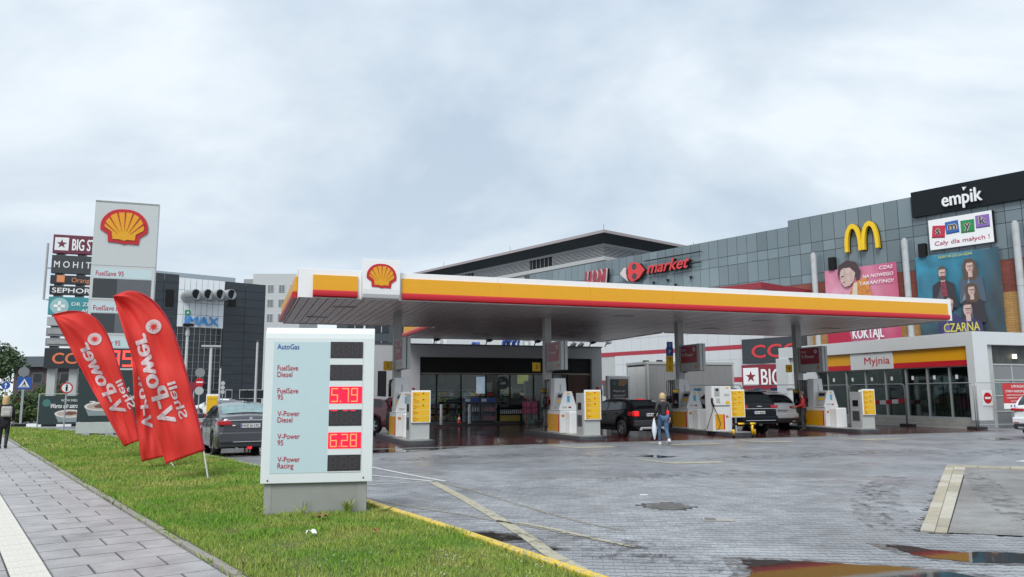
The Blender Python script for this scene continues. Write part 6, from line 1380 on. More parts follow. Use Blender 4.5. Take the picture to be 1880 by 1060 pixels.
# far wing seen below the canopy
fw = thing('rear_wing', 'dark grey rear wing of the shopping centre seen between canopy and shop', 'building', (-24, 104, 0), R(8)); box('wall', 0, 24, 0, 12, 0, 15.0, mat('rear_wing_blue', (.045, .06, .07), .4, var=.1), fw)
for i in range(6):
    for j in range(3): box('window_pane', 1.5+i*3.6, 3.4+i*3.6, -.1, -.05, 3+j*3.6, 5.4+j*3.6, GL2, fw); box('window_bar', 2.4+i*3.6, 2.5+i*3.6, -.14, -.1, 3+j*3.6, 5.4+j*3.6, LGREY, fw)
for i in range(4): MB().tube((3.8+i*6, -1.0, 0), (3.8+i*6, -1.0, 13), .14, 8).build('white_column', WHITE, fw)
# residential tower
d0 = 150; x0 = (448-940)/1400*d0; x1 = (548-940)/1400*d0; zt_ = D(500, 513, d0).z
ft_ = thing('apartment_tower', 'pale grey apartment tower far away between the cinema and the canopy', 'apartment building', (x0, d0, 0), R(0)); TWR = mat('tower_render', (.46, .48, .485), .7, var=.04); w_ = x1-x0
box('wall', 1.2, w_, 0, 14, 0, zt_+1.1, TWR, ft_); box('set_back_wall', -1.0, 1.2, 1, 14, 0, zt_+.2, mat('tower_render_dark', (.27, .29, .30), .7), ft_)
for j in range(6):
    for i in range(4): z = zt_-2.6-j*2.9; box('window', 2.0+i*2.2, 3.2+i*2.2, -.12, 0, z, z+1.5, TWR, ft_); box('window_pane', 2.1+i*2.2, 2.55+i*2.2, -.15, -.12, z+.1, z+1.4, mat('tower_glass', (.16, .18, .19), .3), ft_); box('window_pane', 2.65+i*2.2, 3.1+i*2.2, -.15, -.12, z+.1, z+1.4, mat('tower_glass', (.16, .18, .19), .3), ft_)
# brown office building at the left
d0 = 110; x0 = (30-940)/1400*d0; x1 = (215-940)/1400*d0; zt_ = D(100, 655, d0).z; zm = D(100, 674, d0).z; ob = thing('brown_office_block', 'low brown office block with grey metal roof behind the sign pylon', 'building', (x0, d0, 0), 0)
w_ = x1-x0; box('wall', 0, w_, 0, 14, 0, zm, mat('brown_wall', (.085, .06, .062), .7, var=.15), ob); box('metal_roof', -.5, w_+.5, -.8, 14, zm, zt_, mat('roof_metal', (.12, .14, .155), .4, .3, var=.1), ob)
for j in range(2):
    for i in range(7): z = 1.2+j*2.4; box('window', .8+i*1.95, 2.2+i*1.95, -.06, 0, z, z+1.5, mat('window_grey', (.16, .17, .18), .3), ob); box('window_pane', .9+i*1.95, 2.1+i*1.95, -.09, -.06, z+.1, z+1.4, GL2, ob)
# ------------------------------------------------------------------ pylon with tenant signs
PYO = Vector(((80-940)/1400*46, 46, 0)); PYA = R(19.5); pvv = lambda px, py: Vp(px, py, PYO, PYA)
py_ = thing('tenant_pylon', 'tall sign pylon with stacked shop names behind the white tower', 'sign pylon', PYO, PYA)
xl2, xr2 = pvv(91, 560)[0], pvv(183, 560)[0]; Z = lambda y: pvv(110, y)[1]
bot = Z(765)
for px in (93, 133, 176): a = pvv(px, 700)[0]; box('column', a-.22, a+.22, -.0, .5, 0, Z(437), LGREY, py_)
def tsign(y0, y1, m, s=None, tm=WHITEC, h=.5, wfrac=.9, xoff=.15, **k):
    p = box('sign_panel', xl2, xr2, -.35, -.02, Z(y1)+.03, Z(y0)-.03, m, py_, .01)
    if s: text(s, xl2+xoff, -.37, Z(y1)+(Z(y0)-Z(y1))*(1-h)/2, (Z(y0)-Z(y1))*h, tm, p, width=(xr2-xl2)*wfrac, **k)
    return p
PBK = mat('panel_nearblack', (.018, .022, .026), .4)
p = tsign(432, 467.5, mat('panel_plum', (.13, .02, .045), .4), 'BIG STAR', h=.6, xoff=1.05, wfrac=.68, bold=.04); zc = (Z(432)+Z(467.5))/2; box('white_square', xl2+.1, xl2+.85, -.37, -.355, zc-.4, zc+.4, WHITE, py_); MB().prism(star(xl2+.475, zc, .28), -.385, -.372, 'y').build('star', MATS['panel_plum'], py_)
tsign(469.5, 504, mat('panel_charcoal', (.035, .042, .045), .4), 'M O H I T O', WHITE, .35, .92, bold=.02); tsign(506, 523.5, PBK, 'Orange', mat('orange_print', (.65, .24, .10), .4), .5, .42, 1.15); a = Z(523.5); box('orange_square', xl2+.35, xl2+.35+.42, -.37, -.355, a+.13, a+.13+.42, MATS['orange_print'], py_)
tsign(525.5, 543, PBK, 'SEPHORA', WHITEC, .52, .9, bold=.03); p = tsign(545.5, 580, mat('panel_teal', (.04, .25, .28), .4)); zc = (Z(545.5)+Z(580))/2
text('DR ZDROWIE', xl2+1.25, -.37, zc+.02, .22, WHITE, p, width=2.3, bold=.03); text('APTEKA', xl2+1.8, -.37, zc-.35, .19, WHITE, p, width=1.2, bold=.02); MB().prism(circ(xl2+.6, zc-.02, .5, 20), -.36, -.35, 'y').build('badge', mat('badge_pale', (.30, .48, .48), .4), py_); box('cross_bar', xl2+.3, xl2+.9, -.375, -.36, zc-.1, zc+.06, WHITEC, py_); box('cross_bar', xl2+.52, xl2+.68, -.375, -.361, zc-.32, zc+.28, WHITEC, py_)
tsign(582, 600, mat('panel_blank', (.36, .38, .38), .4)); tsign(602, 619, GREY); tsign(621, 637, GREY)
for a_, b_ in ((602, 619), (621, 637)): box('empty_frame', xl2+.1, xr2-.1, -.40, -.355, Z(b_)+.15, Z(a_)-.15, mat('frame_inner', (.28, .29, .29), .5, var=.2), py_)
tsign(639, 677.5, PBK, 'CCC', mat('ccc_orange', (.65, .17, .07), .4), .52, .72, .45, bold=.06)
a = pvv(84, 500)[0]; MB().path([(xl2, 0, Z(493)), (a, 0, Z(493))], .05, 6).path([(xl2, 0, Z(551)), (a, 0, Z(551)), (a, 0, Z(448))], .07, 6).build('side_pole', LGREY, py_)
# dark coffee banner on a frame
BO = Vector(((70-940)/1400*41, 41, 0)); bv = lambda px, py: Vp(px, py, BO, PYA); t = thing('coffee_banner', 'long dark banner NOWA SHELL CAFÉ with a coffee cup, at the end of the lawn', 'banner', BO, PYA)
x0, x1, zt_, zb_ = bv(72, 750)[0], bv(166, 750)[0], bv(115, 727)[1], max(.12, bv(115, 779)[1]); box('sheet', x0, x1, -.02, 0, zb_, zt_, adg, t); text('NOWA SHELL CAFÉ', x0+(x1-x0)*.42, -.022, zb_+(zt_-zb_)*.80, .13, WHITE, t, width=1.1); text('Warto się zatrzymać', x0+(x1-x0)*.22, -.022, zb_+(zt_-zb_)*.57, .24, WHITEC, t, width=(x1-x0)*.72, shear=.3, bold=.03)
cup(t, x0+(x1-x0)*.60, zb_+.55, .72, -.022); MB().prism(circ(x0+.33, zb_+(zt_-zb_)*.75, .2, 16), -.024, -.02, 'y').build('badge', MATS['badge_teal'], t)
for x in (x0-.05, (x0+x1)/2, x1+.05): MB().tube((x, .06, 0), (x, .06, zt_+.12), .03, 6).build('frame_post', GALV, t)
MB().tube((x0-.05, .06, zt_+.1), (x1+.05, .06, zt_+.1), .02, 6).build('frame_rail', GALV, t)
# ================================================================== vehicles
def interp(P, y): return float(np.interp(y, [p[0] for p in P], [p[1] for p in P]))
TYRE = mat('tyre', (.015, .015, .016), .8, var=.1); RIM = mat('alloy', (.42, .43, .45), .3, .9, var=.04); RIMD = mat('alloy_dark', (.16, .165, .175), .3, .8)
CG = mat('car_glass', (.012, .016, .018), .04, spec=.7, var=.2); PLATE = mat('number_plate', (.62, .63, .62), .4, var=.02); TAIL = mat('tail_light', (.42, .008, .012), .15, var=.1, coat=.6)
TAILL = mat('tail_light_lit', (.65, .012, .015), .2, emit=.4, var=.1); TRIM = mat('car_trim', (.02, .021, .023), .55)
def wheel(parent, x, y, r, w_, rim, side):
    n = 26; t = MB(); prof = [(-w_/2, r*.62), (-w_/2, r*.90), (-w_/2+.03, r), (w_/2-.03, r), (w_/2, r*.90), (w_/2, r*.62)]
    vs = [(px, rr*math.cos(2*math.pi*i/n), rr*math.sin(2*math.pi*i/n)) for i in range(n) for px, rr in prof]; k = len(prof)
    fs = [(i*k+j, i*k+j+1, ((i+1) % n)*k+j+1, ((i+1) % n)*k+j) for i in range(n) for j in range(k-1)]
    t.add(vs, fs, mtx((x, y, r))); o = t.build('wheel', TYRE, parent, smooth=True)
    m = MB(); xo = x+side*w_*.32; m.tube((x-side*w_*.3, y, r), (xo-side*.05, y, r), r*.6, 20)
    m2 = MB(); m2.tube((xo-side*.02, y, r), (xo+side*.015, y, r), r*.14, 12)
    for i in range(5):
        a = i*2*math.pi/5+.3
        M = Matrix.Translation((xo, y, r)) @ Matrix.Rotation(a, 4, 'X'); m2.hexa([(-.015, -r*.10, r*.1), (.012, -r*.10, r*.1), (.012, r*.10, r*.1), (-.015, r*.10, r*.1), (-.015, -r*.14, r*.6), (.012, -r*.14, r*.6), (.012, r*.06, r*.6), (-.015, r*.06, r*.6)], M)
    vs = []; fs = []; n = 24
    for i in range(n):
        a = 2*math.pi*i/n
        for rr, dx in ((r*.66, .02), (r*.57, .02), (r*.57, -.04), (r*.66, -.04)): vs.append((xo+side*dx, y+rr*math.cos(a), r+rr*math.sin(a)))
    fs = [(i*4+j, i*4+(j+1) % 4, ((i+1) % n)*4+(j+1) % 4, ((i+1) % n)*4+j) for i in range(n) for j in range(4)]
    m2.add(vs, fs); m.build('wheel_well', BLACK, o); m2.build('rim', rim, o)
def car(name, label, cat, loc, rz, P):
    t = thing(name, label, cat, loc, rz); L2 = P['L']/2; W = P['W']; paint = P['paint']; r = P['r']; ra = r+.06
    def ring(y):
        w_ = W*interp(P['width'], y); hb = interp(P['belt'], y); ht = interp(P['top'], y); hb = min(hb, ht-.005); g = ht-hb; k = min(1, g/.25)
        zb = interp(P['sill'], y)
        for yw in P['wheels']:
            if abs(y-yw) < ra: zb = max(zb, r+math.sqrt(ra*ra-(y-yw)**2))
        Wt = w_-.07-g*P.get('tumble', .36)
        pts = [(0, zb), (w_-.3, zb), (w_-.03, zb), (w_-.005, zb+.06), (w_, max(zb+.08, .55)), (w_-.01, max(zb+.1, hb-.16)), (w_-.05, max(zb+.11, hb-.015)),
               (w_-.085, hb+.01), ((w_-.13)*(1-k)+(Wt+.03)*k, hb+g*.86), ((w_-.3)*(1-k)+(Wt-.12)*k, ht), ((w_-.3)*.5, ht+.022), (0, ht+.03)]
        return pts
    ys = sorted(set([round(-L2+i*P['L']/90, 4) for i in range(91)]))
    vs = []; k = 12
    for y in ys:
        pr = ring(y); vs += [(x, y, z) for x, z in pr]+[(-x, y, z) for x, z in reversed(pr[1:-1])]
    n = 2*k-2; fs = [(i*n+j, i*n+(j+1) % n, (i+1)*n+(j+1) % n, (i+1)*n+j) for i in range(len(ys)-1) for j in range(n)]
    fs += [tuple(range(n)), tuple(reversed(range((len(ys)-1)*n, len(ys)*n)))]
    b = MB().add(vs, fs).build('body', paint, t); 
    me = b.data
    for p in me.polygons: p.use_smooth = len(p.vertices) == 4
    es = b.modifiers.new('es', 'EDGE_SPLIT'); es.split_angle = R(35)
    # glass
    for (y0, y1) in P['side_glass']:
        for s in (-1, 1):
            def fn(u, v):
                y = y0+(y1-y0)*u; pr = ring(y); a, c = pr[7], pr[8]; v2 = .10+.80*v; g = interp(P['top'], y)-interp(P['belt'], y)
                return (s*(a[0]+(c[0]-a[0])*v2+.006), y, a[1]+(c[1]-a[1])*v2)
            MB().grid(fn, 10, 2).build('side_window', CG, t, smooth=True)
    def topglass(y0, y1, nm, m=CG, wf=.97):
        def fn(u, v):
            y = y0+(y1-y0)*v; pr = ring(y); e = .02; s = (interp(P['top'], y+e)-interp(P['top'], y-e))/(2*e); nl = math.hypot(s, 1); x = (u*2-1); xe = pr[9][0]+.10*min(1, .8)
            z = pr[9][1]+.03*(1-abs(x)**1.5)-.02*abs(x)**6; return (x*xe*wf, y-s/nl*.014, z+1/nl*.014)
        MB().grid(fn, 10, 6).build(nm, m, t, smooth=True)
    topglass(*P['rear_glass'], 'rear_window', P.get('rear_mat', CG)); topglass(*P['windscreen'], 'windscreen')
    for yw in P['wheels']:
        for s in (-1, 1): wheel(t, s*(W-.13), yw, r, .22, P.get('rim', RIM), s)
    R0 = -L2
    def rb(nm, x0, x1, y0, y1, z0, z1, m, bev=.01):
        for s in (-1, 1): box(nm, min(s*x0, s*x1), max(s*x0, s*x1), y0, y1, z0, z1, m, t, bev)
    P['extra'](t, rb, R0, L2, W, ring)
    for s in (-1, 1):
        ym = P['mirror']; zb = interp(P['belt'], ym); MB().box(-.10, .10, -.06, .07, -.07, .08).build('mirror', paint, t, .03).location = (s*(W+.08), ym, zb+.1)
        for yl in P['doors']: box('door_gap', s*(W+.001)-.002, s*(W+.001)+.002, yl-.004, yl+.004, .38, interp(P['belt'], yl)-.05, BLACK, t)
        for yl in P['doors'][1:]: box('door_handle', s*(W+.012)-.012, s*(W+.012)+.012, yl+.06, yl+.24, interp(P['belt'], yl)-.16, interp(P['belt'], yl)-.13, paint, t, .005)
    return t
def plate_(t, x, y, z, s, w_=.52, h=.115):
    p = box('number_plate', x-w_/2, x+w_/2, y-.012, y, z, z+h, PLATE, t, .003); box('plate_band', x-w_/2+.004, x-w_/2+.04, y-.0135, y-.012, z+.004, z+h-.004, BLUE, t)
    text(s, x-w_/2+.055, y-.0135, z+.02, h-.04, BLACK, t, width=w_-.08, bold=.03)
SEDAN = dict(L=4.62, W=.89, r=.325, wheels=(-1.38, 1.32), sill=[(-2.31, .30), (-2.1, .22), (2.1, .2), (2.31, .28)],
    top=[(-2.31, .86), (-2.28, 1.02), (-2.2, 1.09), (-1.85, 1.13), (-1.45, 1.27), (-1.05, 1.40), (-.5, 1.45), (.2, 1.44), (.6, 1.36), (1.2, 1.07), (1.35, 1.0), (1.9, .88), (2.2, .75), (2.31, .55)],
    belt=[(-2.31, .84), (-2.1, 1.0), (-1.5, 1.03), (0, .97), (1.2, .95), (1.9, .84), (2.31, .5)], width=[(-2.31, .84), (-2.2, .94), (-1.9, .985), (-1.2, 1), (1.2, 1), (1.9, .95), (2.2, .84), (2.31, .7)],
    side_glass=[(-1.35, -.95), (-.9, -.05), (.02, .95)], rear_glass=(-1.78, -1.08), windscreen=(.35, 1.22), mirror=.85, doors=(1.0, -.02, -1.0))
def ex_sedan(t, rb, R0, L2, W, ring):
    rb('tail_light', .50, .80, R0-.025, R0+.12, .86, .98, TAIL, .02); rb('tail_light', .72, .865, R0-.0, R0+.30, .86, .98, TAIL, .02)
    box('chrome_bar', -.62, .62, R0-.03, R0, .975, 1.0, CHROME, t, .005); plate_(t, 0, R0-.012, .78, 'WZ 0117C'); rb('reflector', .56, .76, R0-.02, R0+.05, .42, .47, TAIL, .01)
    box('bumper_lower', -.78, .78, R0-.02, R0+.2, .26, .36, TRIM, t, .02); box('bumper_crease', -.8, .8, R0-.02, R0+.1, .60, .62, MATS['paint_grey'], t, .005); box('bumper_body', -.80, .80, R0-.06, R0+.15, .37, .68, MATS['paint_grey'], t, .05)
    box('diffuser_bar', -.45, .45, R0-.064, R0-.055, .40, .415, LGREY, t); MB().prism(circ(0, 1.03, .05, 16), R0-.03, R0-.02, 'y').build('badge', CHROME, t); rb('reversing_light', .40, .48, R0-.026, R0, .835, .86, WHITEC, .004); box('centre_fog_lamp', -.06, .06, R0-.03, R0+.1, .20, .27, TAILL, t, .01); rb('exhaust_pipe', .3, .38, R0+.05, R0+.2, .2, .26, STEEL, .01)
    MB().tube((0, -1.0, 1.45), (0, -1.12, 1.62), .008, 5).build('aerial', BLACK, t)
SEDAN['paint'] = mat('paint_grey', (.065, .065, .075), .3, .5, var=.03, coat=.8); SEDAN['extra'] = ex_sedan
SEDAN['rear_mat'] = mat('rear_window_pale', (.12, .22, .23), .06, var=.3, spec=1.0)
p = G(443, 838); car('parked_car', 'dark grey saloon car seen from behind, left of the low price sign', 'car', (p.x-.85, p.y+2.0, 0), R(28), SEDAN)
def dcopy(P, **k): Q = dict(P); Q.update(k); return Q
HATCH = dict(L=4.37, W=.885, r=.33, wheels=(-1.30, 1.34), sill=[(-2.18, .32), (-2.0, .24), (2.0, .22), (2.18, .28)],
    top=[(-2.18, .80), (-2.15, 1.00), (-2.05, 1.12), (-1.75, 1.30), (-1.3, 1.40), (-.6, 1.46), (.1, 1.45), (.5, 1.38), (1.05, 1.12), (1.2, 1.04), (1.85, .90), (2.1, .75), (2.18, .55)],
    belt=[(-2.18, .78), (-2.1, .98), (-1.5, 1.06), (-.6, 1.0), (1.1, .95), (1.8, .84), (2.18, .5)], width=[(-2.18, .82), (-2.05, .93), (-1.8, .98), (-1.2, 1), (1.2, 1), (1.8, .95), (2.1, .84), (2.18, .7)],
    side_glass=[(-1.25, -.2), (-.12, .86)], rear_glass=(-1.98, -1.32), windscreen=(.3, 1.08), mirror=.78, doors=(.95, -.15, -1.1), rim=RIM)
def ex_hatch(t, rb, R0, L2, W, ring):
    rb('tail_light', .58, .80, R0-.03, R0+.15, .80, 1.0, TAILL, .03); rb('tail_light', .74, .875, R0+.0, R0+.35, .82, .97, TAIL, .02); box('brake_light', -.2, .2, -1.42, -1.36, 1.43, 1.455, TAILL, t, .004)
    plate_(t, 0, R0-.012, .80, 'WB 8253N'); box('skid_plate', -.55, .55, R0-.04, R0+.1, .30, .40, mat('silver_trim', (.45, .46, .47), .35, .6), t, .03); box('bumper_body', -.8, .8, R0-.045, R0+.15, .40, .66, TRIM, t, .05); rb('exhaust_pipe', .48, .6, R0-.06, R0+.05, .27, .33, CHROME, .01); box('roof_spoiler', -.5, .5, -1.5, -1.3, 1.395, 1.425, MATS['paint_black'], t, .01)
    for s in (-1, 1):
        m = MB(); m.path([(s*(W-.07), y, interp(HATCH['belt'], y)+.03) for y in (-1.3, -.6, 0, .6, .9)], .008, 4); m.build('chrome_strip', CHROME, t)
HATCH['paint'] = mat('paint_black', (.003, .003, .004), .22, 0, var=.1, coat=.12, spec=.22); HATCH['extra'] = ex_hatch
p = G(1205, 803); car('parked_car', 'black hatchback with lit tail lights standing between the second and third pump islands', 'car', (*(Vector((4.75, 30.9, 0))+V*1.05+U*.15).xy, 0), AST+.06, HATCH)
SUV = dict(L=4.9, W=.96, r=.38, wheels=(-1.42, 1.48), sill=[(-2.45, .42), (-2.2, .32), (2.2, .3), (2.45, .4)],
    top=[(-2.45, .95), (-2.42, 1.15), (-2.3, 1.32), (-2.02, 1.62), (-1.85, 1.70), (-1.2, 1.75), (0, 1.76), (.5, 1.68), (1.1, 1.30), (1.25, 1.2), (2.0, 1.08), (2.35, .95), (2.45, .7)],
    belt=[(-2.45, .93), (-2.3, 1.14), (-1.5, 1.16), (1.1, 1.10), (1.9, 1.02), (2.45, .6)], width=[(-2.45, .86), (-2.35, .94), (-2.1, .985), (-1.2, 1), (1.4, 1), (2.0, .95), (2.3, .86), (2.45, .74)],
    side_glass=[(-1.95, -1.1), (-1.02, -.1), (-.02, .9)], rear_glass=(-2.34, -1.98), windscreen=(.45, 1.12), mirror=.85, doors=(1.0, -.06, -1.05), tumble=.28)
def ex_suv(t, rb, R0, L2, W, ring):
    rb('tail_light', .55, .84, R0-.03, R0+.12, 1.06, 1.17, TAIL, .02); rb('tail_light', .82, .93, R0+.02, R0+.32, 1.06, 1.17, TAIL, .02); box('chrome_bar', -.8, .8, R0-.035, R0-.0, 1.02, 1.05, CHROME, t, .005)
    plate_(t, 0, R0-.02, .82, 'WI 08281'); box('bumper_body', -.86, .86, R0-.08, R0+.15, .48, .74, MATS['paint_navy'], t, .05); box('bumper_trim', -.7, .7, R0-.10, R0-.06, .545, .57, CHROME, t, .005); box('tow_bar', -.05, .05, R0-.1, R0+.1, .34, .42, DGREY, t, .01)
    box('roof_spoiler', -.62, .62, -2.12, -1.86, 1.70, 1.74, MATS['paint_navy'], t, .012); rb('roof_rail', .60, .64, -1.7, .3, 1.76, 1.80, STEEL, .01); MB().prism([(-.16, 1.12), (0, 1.105), (.16, 1.12), (.05, 1.15), (-.05, 1.15)], R0-.02, R0-.01, 'y').build('badge', CHROME, t)
SUV['paint'] = mat('paint_navy', (.004, .005, .008), .22, 0, var=.1, coat=.12, spec=.22); SUV['extra'] = ex_suv
p = G(1390, 798); car('parked_car', 'black SUV seen from behind beside the yellow guard rail', 'car', (*(p+V*2.5+U*.3).xy, 0), AST-.04, SUV)
WSUV = dcopy(SUV, L=4.7, W=.93, r=.36); PWH = mat('paint_white', (.66, .68, .69), .2, var=.01, coat=.8)
WSUV['top'] = [(-2.35, .9), (-2.32, 1.08), (-2.2, 1.25), (-1.85, 1.55), (-1.6, 1.62), (-.8, 1.67), (0, 1.67), (.5, 1.6), (1.1, 1.25), (1.3, 1.13), (2.0, 1.0), (2.3, .85), (2.35, .65)]
WSUV['belt'] = [(-2.35, .88), (-2.2, 1.08), (-1.5, 1.1), (1.1, 1.04), (1.9, .95), (2.35, .6)]; WSUV['width'] = [(-2.35, .86), (-2.25, .94), (-2.0, .985), (-1.2, 1), (1.4, 1), (1.9, .95), (2.2, .86), (2.35, .74)]; WSUV['sill'] = [(-2.35, .4), (-2.1, .3), (2.1, .28), (2.35, .4)]
WSUV['rear_glass'] = (-2.24, -1.85); WSUV['wheels'] = (-1.38, 1.42); WSUV['side_glass'] = [(-1.75, -1.0), (-.93, -.05), (.03, .9)]
def ex_wsuv(t, rb, R0, L2, W, ring):
    rb('tail_light', .42, .80, R0-.03, R0+.12, .98, 1.07, TAIL, .02); rb('tail_light', .78, .905, R0+.02, R0+.35, .98, 1.08, TAIL, .02); plate_(t, 0, R0-.015, .82, 'WW 4726K'); box('bumper_body', -.84, .84, R0-.08, R0+.15, .52, .76, PWH, t, .05)
    box('bumper_lower', -.8, .8, R0-.07, R0+.2, .34, .52, TRIM, t, .03); rb('exhaust_tip', .45, .65, R0-.09, R0, .36, .42, CHROME, .01); rb('reflector', .6, .78, R0-.086, R0, .56, .59, TAIL, .005); box('roof_spoiler', -.58, .58, -2.0, -1.72, 1.60, 1.64, PWH, t, .012); rb('roof_rail', .58, .62, -1.5, .4, 1.66, 1.70, STEEL, .01)
WSUV['paint'] = PWH; WSUV['extra'] = ex_wsuv; WSUV['rim'] = RIMD
p = G(1440, 790); car('parked_car', 'white SUV partly hidden behind the black SUV, next to the man in red', 'car', (*(p+V*2.4).xy, 0), AST, WSUV)
W2 = dcopy(WSUV); p = G(1862, 808); hd = R(-62); car('parked_car', 'white SUV cut off by the right edge of the picture, rear light showing', 'car', (p.x+3.1, p.y+1.3, 0), hd, W2)
RSUV = dcopy(WSUV, paint=mat('paint_dark_red', (.12, .008, .014), .2, .3, var=.05, coat=.9), rim=RIM)
def ex_r(t, rb, R0, L2, W, ring): rb('tail_light', .55, .82, R0-.03, R0+.12, .95, 1.1, TAIL, .02); plate_(t, 0, R0-.012, .8, 'WE 552SM'); box('bumper_lower', -.8, .8, R0-.04, R0+.2, .34, .55, TRIM, t, .03)
RSUV['extra'] = ex_r; RSUV['top'] = [(y, z-.06) for y, z in WSUV['top']]
p = G(697, 797); car('parked_car', 'dark red car mostly hidden between the price sign and the leftmost pump', 'car', (p.x-1.05, p.y+1.25, 0), R(62), RSUV)
SIL = dcopy(SEDAN, paint=mat('paint_silver', (.38, .40, .41), .25, .6, var=.03, coat=.7)); SIL['rear_mat'] = CG
def ex_s(t, rb, R0, L2, W, ring): rb('tail_light', .55, .82, R0-.03, R0+.2, .82, .95, TAIL, .02); box('bumper_body', -.8, .8, R0-.05, R0+.15, .37, .68, MATS['paint_silver'], t, .05); plate_(t, 0, R0-.05, .72, 'WPR 6K2')
SIL['extra'] = ex_s
car('parked_car', 'silver car behind the dark grey saloon, only its roof and side showing', 'car', (-12.2, 33.5, 0), R(14), SIL)
car('parked_car', 'white car far behind the yellow price board at the left', 'car', (-23.5, 62, 0), R(80), dcopy(SIL, paint=PWH))
# ================================================================== people
def skin(name, verts, edges, m, parent, lv=2, root=0):
    me = bpy.data.meshes.new(name); bm = bmesh.new(); ly = bm.verts.layers.skin.new(); vv = []
    for i, (co, r_) in enumerate(verts):
        v = bm.verts.new(co); v[ly].radius = (r_, r_) if not isinstance(r_, tuple) else r_; v[ly].use_root = (i == root); vv.append(v)
    for a, b in edges: bm.edges.new((vv[a], vv[b]))
    bm.to_mesh(me); bm.free(); me.materials.append(m); o = bpy.data.objects.new(name, me); C.objects.link(o); o.parent = parent
    s = o.modifiers.new('skin', 'SKIN'); s.use_smooth_shade = True; s.branch_smoothing = .6; u = o.modifiers.new('sub', 'SUBSURF'); u.levels = lv; u.render_levels = lv
    return o
def person(label, loc, rz, J, top, legs, shoes, hair, hairlen=0, H=1.7, coat=0, topmat=None, grp=None, hairm=BLOND):
    """J: joint positions for a figure facing +y; feet at z = 0"""
    t = thing('person', label, 'person', loc, rz); t.scale = (H/1.7,)*3
    B = [((0, 0, .93), .12), ((0, .0, 1.08), .105), ((0, .0, 1.24), .115), ((0, -.01, 1.38), .10), ((0, .0, 1.47), .052), ((0, .02, 1.55), .062), ((0, .03, 1.62), .082), ((0, .02, 1.68), .06)]
    E = [(i, i+1) for i in range(7)]
    def chain(st, pts):
        prev = st
        for q, r_ in pts: B.append((q, r_)); E.append((prev, len(B)-1)); prev = len(B)-1
        return prev
    for s, k in ((-1, 'L'), (1, 'R')):
        sh, el, wr = J['sh'+k], J['el'+k], J['wr'+k]
        hnd = chain(3, [(sh, .055), (Vector(sh).lerp(Vector(el), .5), .045), (el, .038), (Vector(el).lerp(Vector(wr), .5), .036), (wr, .025)])
        d = (Vector(wr)-Vector(el)).normalized(); pal = Vector(wr)+d*.07; pi_ = chain(hnd, [(pal, .03)])
        sd_ = Vector((0, 1, 0)); sd_ = (sd_-d*sd_.dot(d)).normalized()
        for f in range(4): a = pal+sd_*(-.03+.02*f)+d*.02; chain(pi_, [(a, .010), (a+d*(.045+.008*(f in (1, 2)))+Vector((-s*.01, 0, 0)), .009), (a+d*.075+Vector((-s*.025, 0, 0)), .008)])
        chain(pi_, [(Vector(wr)+d*.035+sd_*.035, .011), (Vector(wr)+d*.075+sd_*.05, .009)])
        hp, kn, an = J['hp'+k], J['kn'+k], J['an'+k]; chain(0, [(hp, .092), (Vector(hp).lerp(Vector(kn), .5), .078), (kn, .056), (Vector(kn).lerp(Vector(an), .35), .056), (an, .036), (Vector(an)+Vector((0, .10, -.05)), .03)])
    skin('body', B, E, SKIN, t, 1)
    # face
    fc = MB(); 
    for s in (-1, 1): fc.tube((s*.032, .098, 1.625), (s*.032, .108, 1.625), .011, 8)
    fc.build('eyes', BLACK, t); MB().hexa([(-.012, .10, 1.585), (.012, .10, 1.585), (.01, .10, 1.62), (-.01, .10, 1.62), (-.006, .128, 1.587), (.006, .128, 1.587), (.004, .108, 1.62), (-.004, .108, 1.62)]).build('nose', SKIN, t); box('mouth', -.02, .02, .095, .102, 1.558, 1.566, mat('lips', (.35, .10, .09), .5), t)
    for s in (-1, 1): MB().tube((s*.078, .02, 1.61), (s*.09, .015, 1.615), .025, 8).build('ear', SKIN, t)
    # clothes follow the limbs
    TB_ = [((0, .0, .90 if coat == 0 else .62), .135 if coat == 0 else .165), ((0, 0, 1.08), .125), ((0, 0, 1.24), .14), ((0, -.01, 1.37), .125), ((0, -.005, 1.455), .07)]; TE = [(0, 1), (1, 2), (2, 3), (3, 4)]
    for k in 'LR':
        sh, el, wr = [Vector(J[q+k]) for q in ('sh', 'el', 'wr')]; prev = 3
        for q, r_ in ((sh, .078), (sh.lerp(el, .5), .064), (el, .056), (el.lerp(wr, .5), .05), (el.lerp(wr, .93), .042)): TB_.append((q, r_)); TE.append((prev, len(TB_)-1)); prev = len(TB_)-1
    skin('jacket' if not coat else 'coat', TB_, TE, top, t, 2)
    LB = [((0, 0, .95), .135)]; LE = []
    for k in 'LR':
        hp, kn, an = [Vector(J[q+k]) for q in ('hp', 'kn', 'an')]; prev = 0
        for q, r_ in ((hp, .102), (hp.lerp(kn, .5), .09), (kn, .066), (kn.lerp(an, .4), .062), (kn.lerp(an, .97), .048)): LB.append((q, r_)); LE.append((prev, len(LB)-1)); prev = len(LB)-1
    skin('trousers', LB, LE, legs, t, 2)
    for k in 'LR':
        an = Vector(J['an'+k]); rt = J.get('ft'+k, 0); m = MB(); pr = [(-.07, -.085), (.05, -.085), (.17, -.085), (.175, -.05), (.08, -.015), (.02, .03), (-.07, .02)]
        m.prism(pr, -.042, .042, 'x', Matrix.Translation(an) @ Matrix.Rotation(rt, 4, 'X')); m.build('shoe', shoes, t, .02)
    # hair
    rr = random.Random(5); vs = []; nseg, nr = 22, 12
